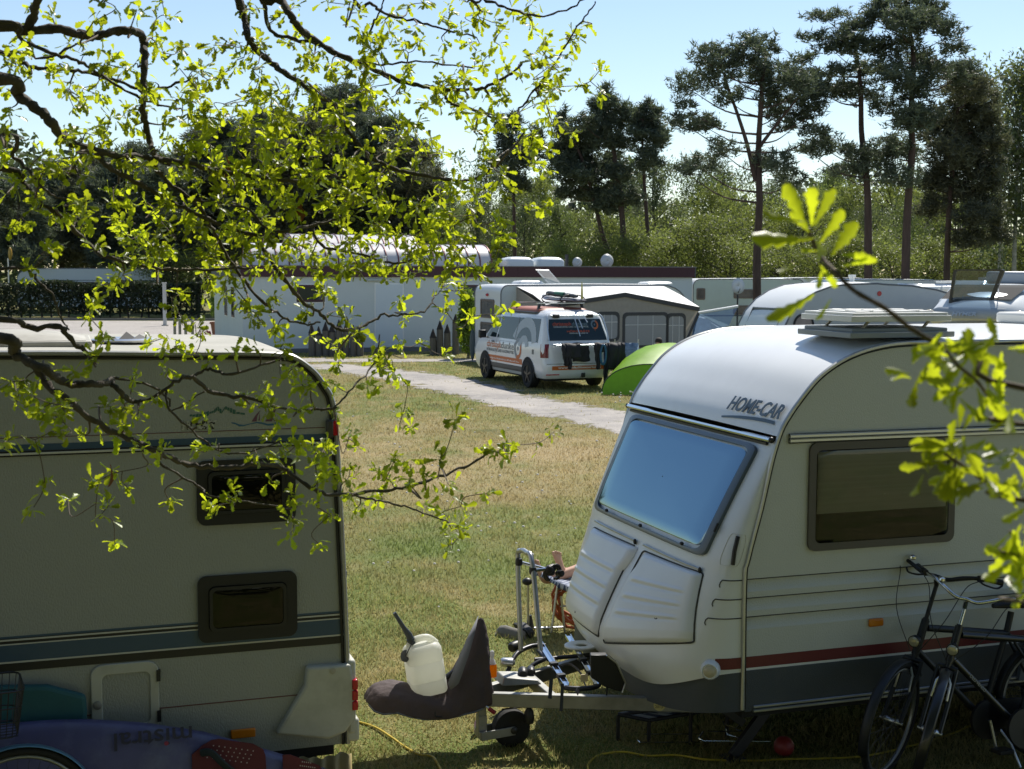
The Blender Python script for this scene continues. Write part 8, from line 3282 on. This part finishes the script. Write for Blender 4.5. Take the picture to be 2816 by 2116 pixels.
mb.tube([oloc(p) for p in OV], [.085 * (1 - .7 * i / (len(OV) - 1)) for i in range(len(OV))], 9)
mb.build('branch', BARKO, oak, smooth=60)
for (src, d0, d1, r0, r1, pts) in LIMBS:
    n = len(pts)
    P = []
    for i, (x, y) in enumerate(pts):
        f = i / (n - 1)
        d = d0 + (d1 - d0) * f + .05 * math.sin(i * 1.3 + x * .01)
        P.append(np.array(at(x, y, d)))
    R_ = [1.08 * (r0 + (r1 - r0) * (i / (n - 1)) ** .8) * P[i][1] / FPX for i in range(n)]
    if src == 'T':
        z0 = P[0][2] - .25
        P = [np.array((TX + .05, TY, z0)), np.array((P[0][0] * .45 + TX * .55, (P[0][1] + TY) / 2, P[0][2] - .06))] + P
        R_ = [R_[0] * 1.5, R_[0] * 1.15] + R_
    elif src == 'O':
        q = min(OV, key=lambda o: abs(o[0] - P[0][0] + .25))
        P = [np.array(q)] + P
        R_ = [R_[0] * 1.1] + R_
    else:
        # spring from the nearest limb already there
        if nodes:
            q = min(nodes, key=lambda o: np.linalg.norm(o[0] - P[0]))
            if np.linalg.norm(q[0] - P[0]) > .02:
                P = [q[0]] + P
                R_ = [min(q[1], R_[0] * 1.1)] + R_
    S = spline(P, 6)
    Rr = np.interp(np.linspace(0, len(P) - 1, len(S)), range(len(P)), R_)
    S2 = [p + rg.normal(size=3) * .0025 for p in S]
    Rr2 = [q * (1 + .12 * math.sin(i * 1.7) + rg.normal(0, .07)) for i, q in enumerate(Rr)]
    mb = MB()
    mb.tube([oloc(p) for p in S2], Rr2, 8)
    mb.build('branch', BARKO, oak, smooth=70)
    for p, q in zip(S2[2:], Rr2[2:]):
        nodes.append((p, q))
# leaf clusters: how thickly each 100-unit square of the picture is filled
GRID = ["1122142334531", "4334445544561", "1445788764531", "3433797644430", "3535566877410", "1145567788500", "0243454424400", "1133444542000", "5542134340000", "3233343422110", "2121324553100", "0010003003000"]
clusters = []
for j, row in enumerate(GRID):
    for i, ch_ in enumerate(row):
        for _ in range(int(round(int(ch_) * (1.85 if j < 6 else 1.1)))):
            clusters.append(((i + rg.random()) * 127.3, (j + rg.random()) * 127.3))
clusters += [(1395, 1225), (1370, 1240), (1340, 1245), (280, 1405), (300, 1390), (270, 1330), (1465, 380), (1440, 375), (1490, 350), (1260, 1450), (1230, 1420), (1180, 1390), (1210, 800), (1230, 740), (1040, 960), (1060, 1000), (1580, 110), (1560, 150), (1540, 200), (870, 1390), (900, 1420)]
NP = np.array([o[0] for o in nodes])
NPX = np.array([proj(p) for p in NP])
NR = np.array([o[1] for o in nodes])
LS = Leafset()
tw = MB()
pend = list(clusters)
order = sorted(pend, key=lambda c: ((NPX - np.array(c)) ** 2).sum(1).min())
px_nodes, p_nodes, r_nodes = NPX.tolist(), NP.tolist(), NR.tolist()
for c in order:
    A = np.array(px_nodes)
    dd = ((A - np.array(c)) ** 2).sum(1)
    i = int(np.argmin(dd + rg.uniform(0, 500, len(dd))))
    a = np.array(p_nodes[i])
    d = a[1] + rg.normal(0, .16)
    e = np.array(at(c[0], c[1], max(3.7, d)))
    L = np.linalg.norm(e - a)
    if L > .75:
        continue
    bend = rg.normal(size=3) * L * .12 + np.array([0, 0, -.06 * L])
    S = spline([a, (a + e) / 2 + bend, e], 4)
    r0 = min(r_nodes[i] * .8, .0035 + .006 * L)
    tw.tube([oloc(p) for p in S], [max(.0016, r0 * (1 - .65 * k / (len(S) - 1))) for k in range(len(S))], 5, cap=False)
    for k, p in enumerate(S[1:]):
        p_nodes.append(p.tolist()); px_nodes.append(proj(p)); r_nodes.append(max(.0018, r0 * (1 - .65 * (k + 1) / len(S))))
    LS.rosette(e, e - S[-3], int(rg.integers(8, 15)), .043, rg, .9)
    if L > .16 and rg.random() < .6:
        LS.rosette(S[len(S) // 2], rg.normal(size=3), int(rg.integers(2, 5)), .038, rg)
tag(tw.build('twigs', TWIG, oak, smooth=True), kind='stuff')
LS.build(oak, 180)
SHADE_LEAF = leafmat('shade_crown_leaf', (.07, .10, .02), (.12, .15, .02), .4, .5, .3)
def shade_crown(parent, x0, x1, seed):
    """unseen leaves added over and behind the camera to block sky light"""
    r = np.random.default_rng(seed)
    n = 9000
    P = np.vstack([np.c_[r.uniform(x0, x1, n), r.uniform(-8, -1.2, n), .8 + 9 * r.random(n) ** .9], np.c_[r.uniform(x0, x1, n // 2), r.uniform(-2, 3.7, n // 2), r.uniform(4.9, 9.5, n // 2)]])
    V, Fq = leaf_quads(P - np.array(parent.location), .22, r)
    tag(tri_mesh('crown', V, Fq, SHADE_LEAF, parent), kind='stuff')  # added leaf mass out of view, dims the walls facing the camera
shade_crown(oak, -11, 0, 1)
# two withered brown leaves still hanging on
for (x, y, d) in ((822, 545, 4.6), (622, 425, 4.65), (302, 1275, 4.3)):
    p = at(x, y, d)
    ob = bpy.data.objects.new('withered_leaf', LMESH[2].copy())
    ob.data.materials.clear()
    ob.data.materials.append(leafmat('withered', (.16, .06, .02), (.25, .09, .02), .35, .6, .2))
    link(ob, oak)
    ob.location = oloc(p)
    ob.rotation_euler = (.3, 1.4, x)
    ob.scale = (.075,) * 3

# ------------------------------------------------------------------ twigs of the next oak, close to the camera
oak2 = thing('oak_sapling', 'young oak twigs with large blurred leaves close by at the right edge', 'tree', (1.55, 1.55, 0))
def o2(p):
    return (p[0] - 1.55, p[1] - 1.55, p[2])
mb = MB()
TR = spline([(0, 0, -.1), (.02, 0, .8), (-.03, .02, 1.6), (.02, 0, 2.6), (0, 0, 3.3)], 5)
mb.tube(TR, [.05 * (1 - .7 * i / (len(TR) - 1)) for i in range(len(TR))], 10)
mb.build('trunk', BARKO, oak2, smooth=60)
L2 = Leafset()
TW2 = [
    ([(2816, 1068), (2690, 985), (2603, 958), (2509, 906), (2433, 848), (2350, 801), (2300, 751), (2264, 715), (2240, 675), (2222, 630)], 9, 6),
    ([(2816, 1168), (2777, 1143), (2720, 1091), (2686, 1048), (2634, 1005), (2600, 962)], 7, 4),
    ([(2816, 1376), (2759, 1340), (2712, 1326), (2660, 1290), (2600, 1250)], 7, 5),
    ([(2830, 1530), (2800, 1500), (2775, 1460)], 5, 4),
    ([(2840, 1660), (2805, 1640), (2780, 1600)], 5, 4),
]
DT = 1.52
rg2 = np.random.default_rng(8)
for pts, r0, r1 in TW2:
    P = [np.array(at(x, y, DT + .03 * math.sin(i))) for i, (x, y) in enumerate(pts)]
    P = [np.array((1.55, 1.55, P[0][2] - .25)), (P[0] + np.array((1.55, 1.55, P[0][2]))) / 2 - (0, 0, .05)] + P
    S = spline(P, 5)
    mb = MB()
    mb.tube([o2(p) for p in S], [(r0 + (r1 - r0) * i / (len(S) - 1)) * DT / FPX * (1 + .1 * math.sin(i * 2.1)) for i in range(len(S))], 8)
    mb.build('branch', TWIG, oak2, smooth=True)
def leaf_to(base, tip, twist, w=None, dz=0.0):
    """one leaf drawn from base to tip in the picture"""
    a, b = np.array(at(*base, DT)), np.array(at(*tip, DT + dz))
    d = b - a
    sz = np.linalg.norm(d)
    d /= sz
    vw = (a - CAM) / np.linalg.norm(a - CAM)
    y0 = np.cross(vw, d)
    y0 /= np.linalg.norm(y0)
    z0 = np.cross(d, y0)
    y = y0 * math.cos(twist) + z0 * math.sin(twist)
    z = np.cross(d, y)
    L2.items.append((int(rg2.integers(5)), a, np.stack([d, y * .72, z], 1), sz))
for (b, t, tw_, dz) in [((2222, 628), (2160, 512), .3, .02), ((2232, 622), (2232, 515), -.2, -.02), ((2238, 622), (2293, 526), .5, .02), ((2215, 610), (2098, 590), 1.2, .0), ((2238, 655), (2074, 668), .5, .02), ((2252, 672), (2318, 580), -.4, 0), ((2285, 705), (2350, 618), .3, .03), ((2250, 690), (2204, 688), .2, .0), ((2312, 700), (2384, 706), .2, 0), ((2316, 734), (2408, 712), 1.0, 0), ((2196, 722), (2142, 756), .9, 0), ((2262, 735), (2250, 795), .2, 0), ((2232, 775), (2208, 760), .6, 0), ((2240, 808), (2128, 884), .5, .03), ((2285, 822), (2246, 882), .8, 0), ((2255, 730), (2300, 790), .3, 0), ((2245, 660), (2270, 720), .2, -.03), ((2225, 640), (2190, 590), -.5, .03)]:
    leaf_to(b, t, tw_, dz=dz)
for (cx, cy, n, sp) in ((2600, 945, 8, 62), (2560, 970, 7, 70), (2650, 985, 7, 70), (2690, 960, 6, 80), (2750, 965, 5, 70), (2520, 1030, 5, 70), (2640, 1070, 8, 75), (2700, 1075, 7, 70), (2780, 1120, 6, 75), (2600, 1250, 9, 85), (2550, 1290, 6, 75), (2660, 1290, 8, 90), (2700, 1320, 8, 90), (2780, 1250, 7, 80), (2800, 1470, 8, 85), (2780, 1550, 6, 80), (2800, 1610, 8, 80), (2640, 1210, 5, 70), (2810, 1380, 5, 80)):
    for _ in range(n):
        a = rg2.uniform(0, 2 * math.pi)
        l = sp * rg2.uniform(.75, 1.35)
        b = (cx + rg2.normal(0, 14), cy + rg2.normal(0, 12))
        leaf_to(b, (b[0] + l * math.cos(a), b[1] + l * math.sin(a) * .9 + 8), rg2.uniform(-1.2, 1.2), dz=rg2.normal(0, .02))
L2.build(oak2, 170)
shade_crown(oak2, 0, 11, 2)
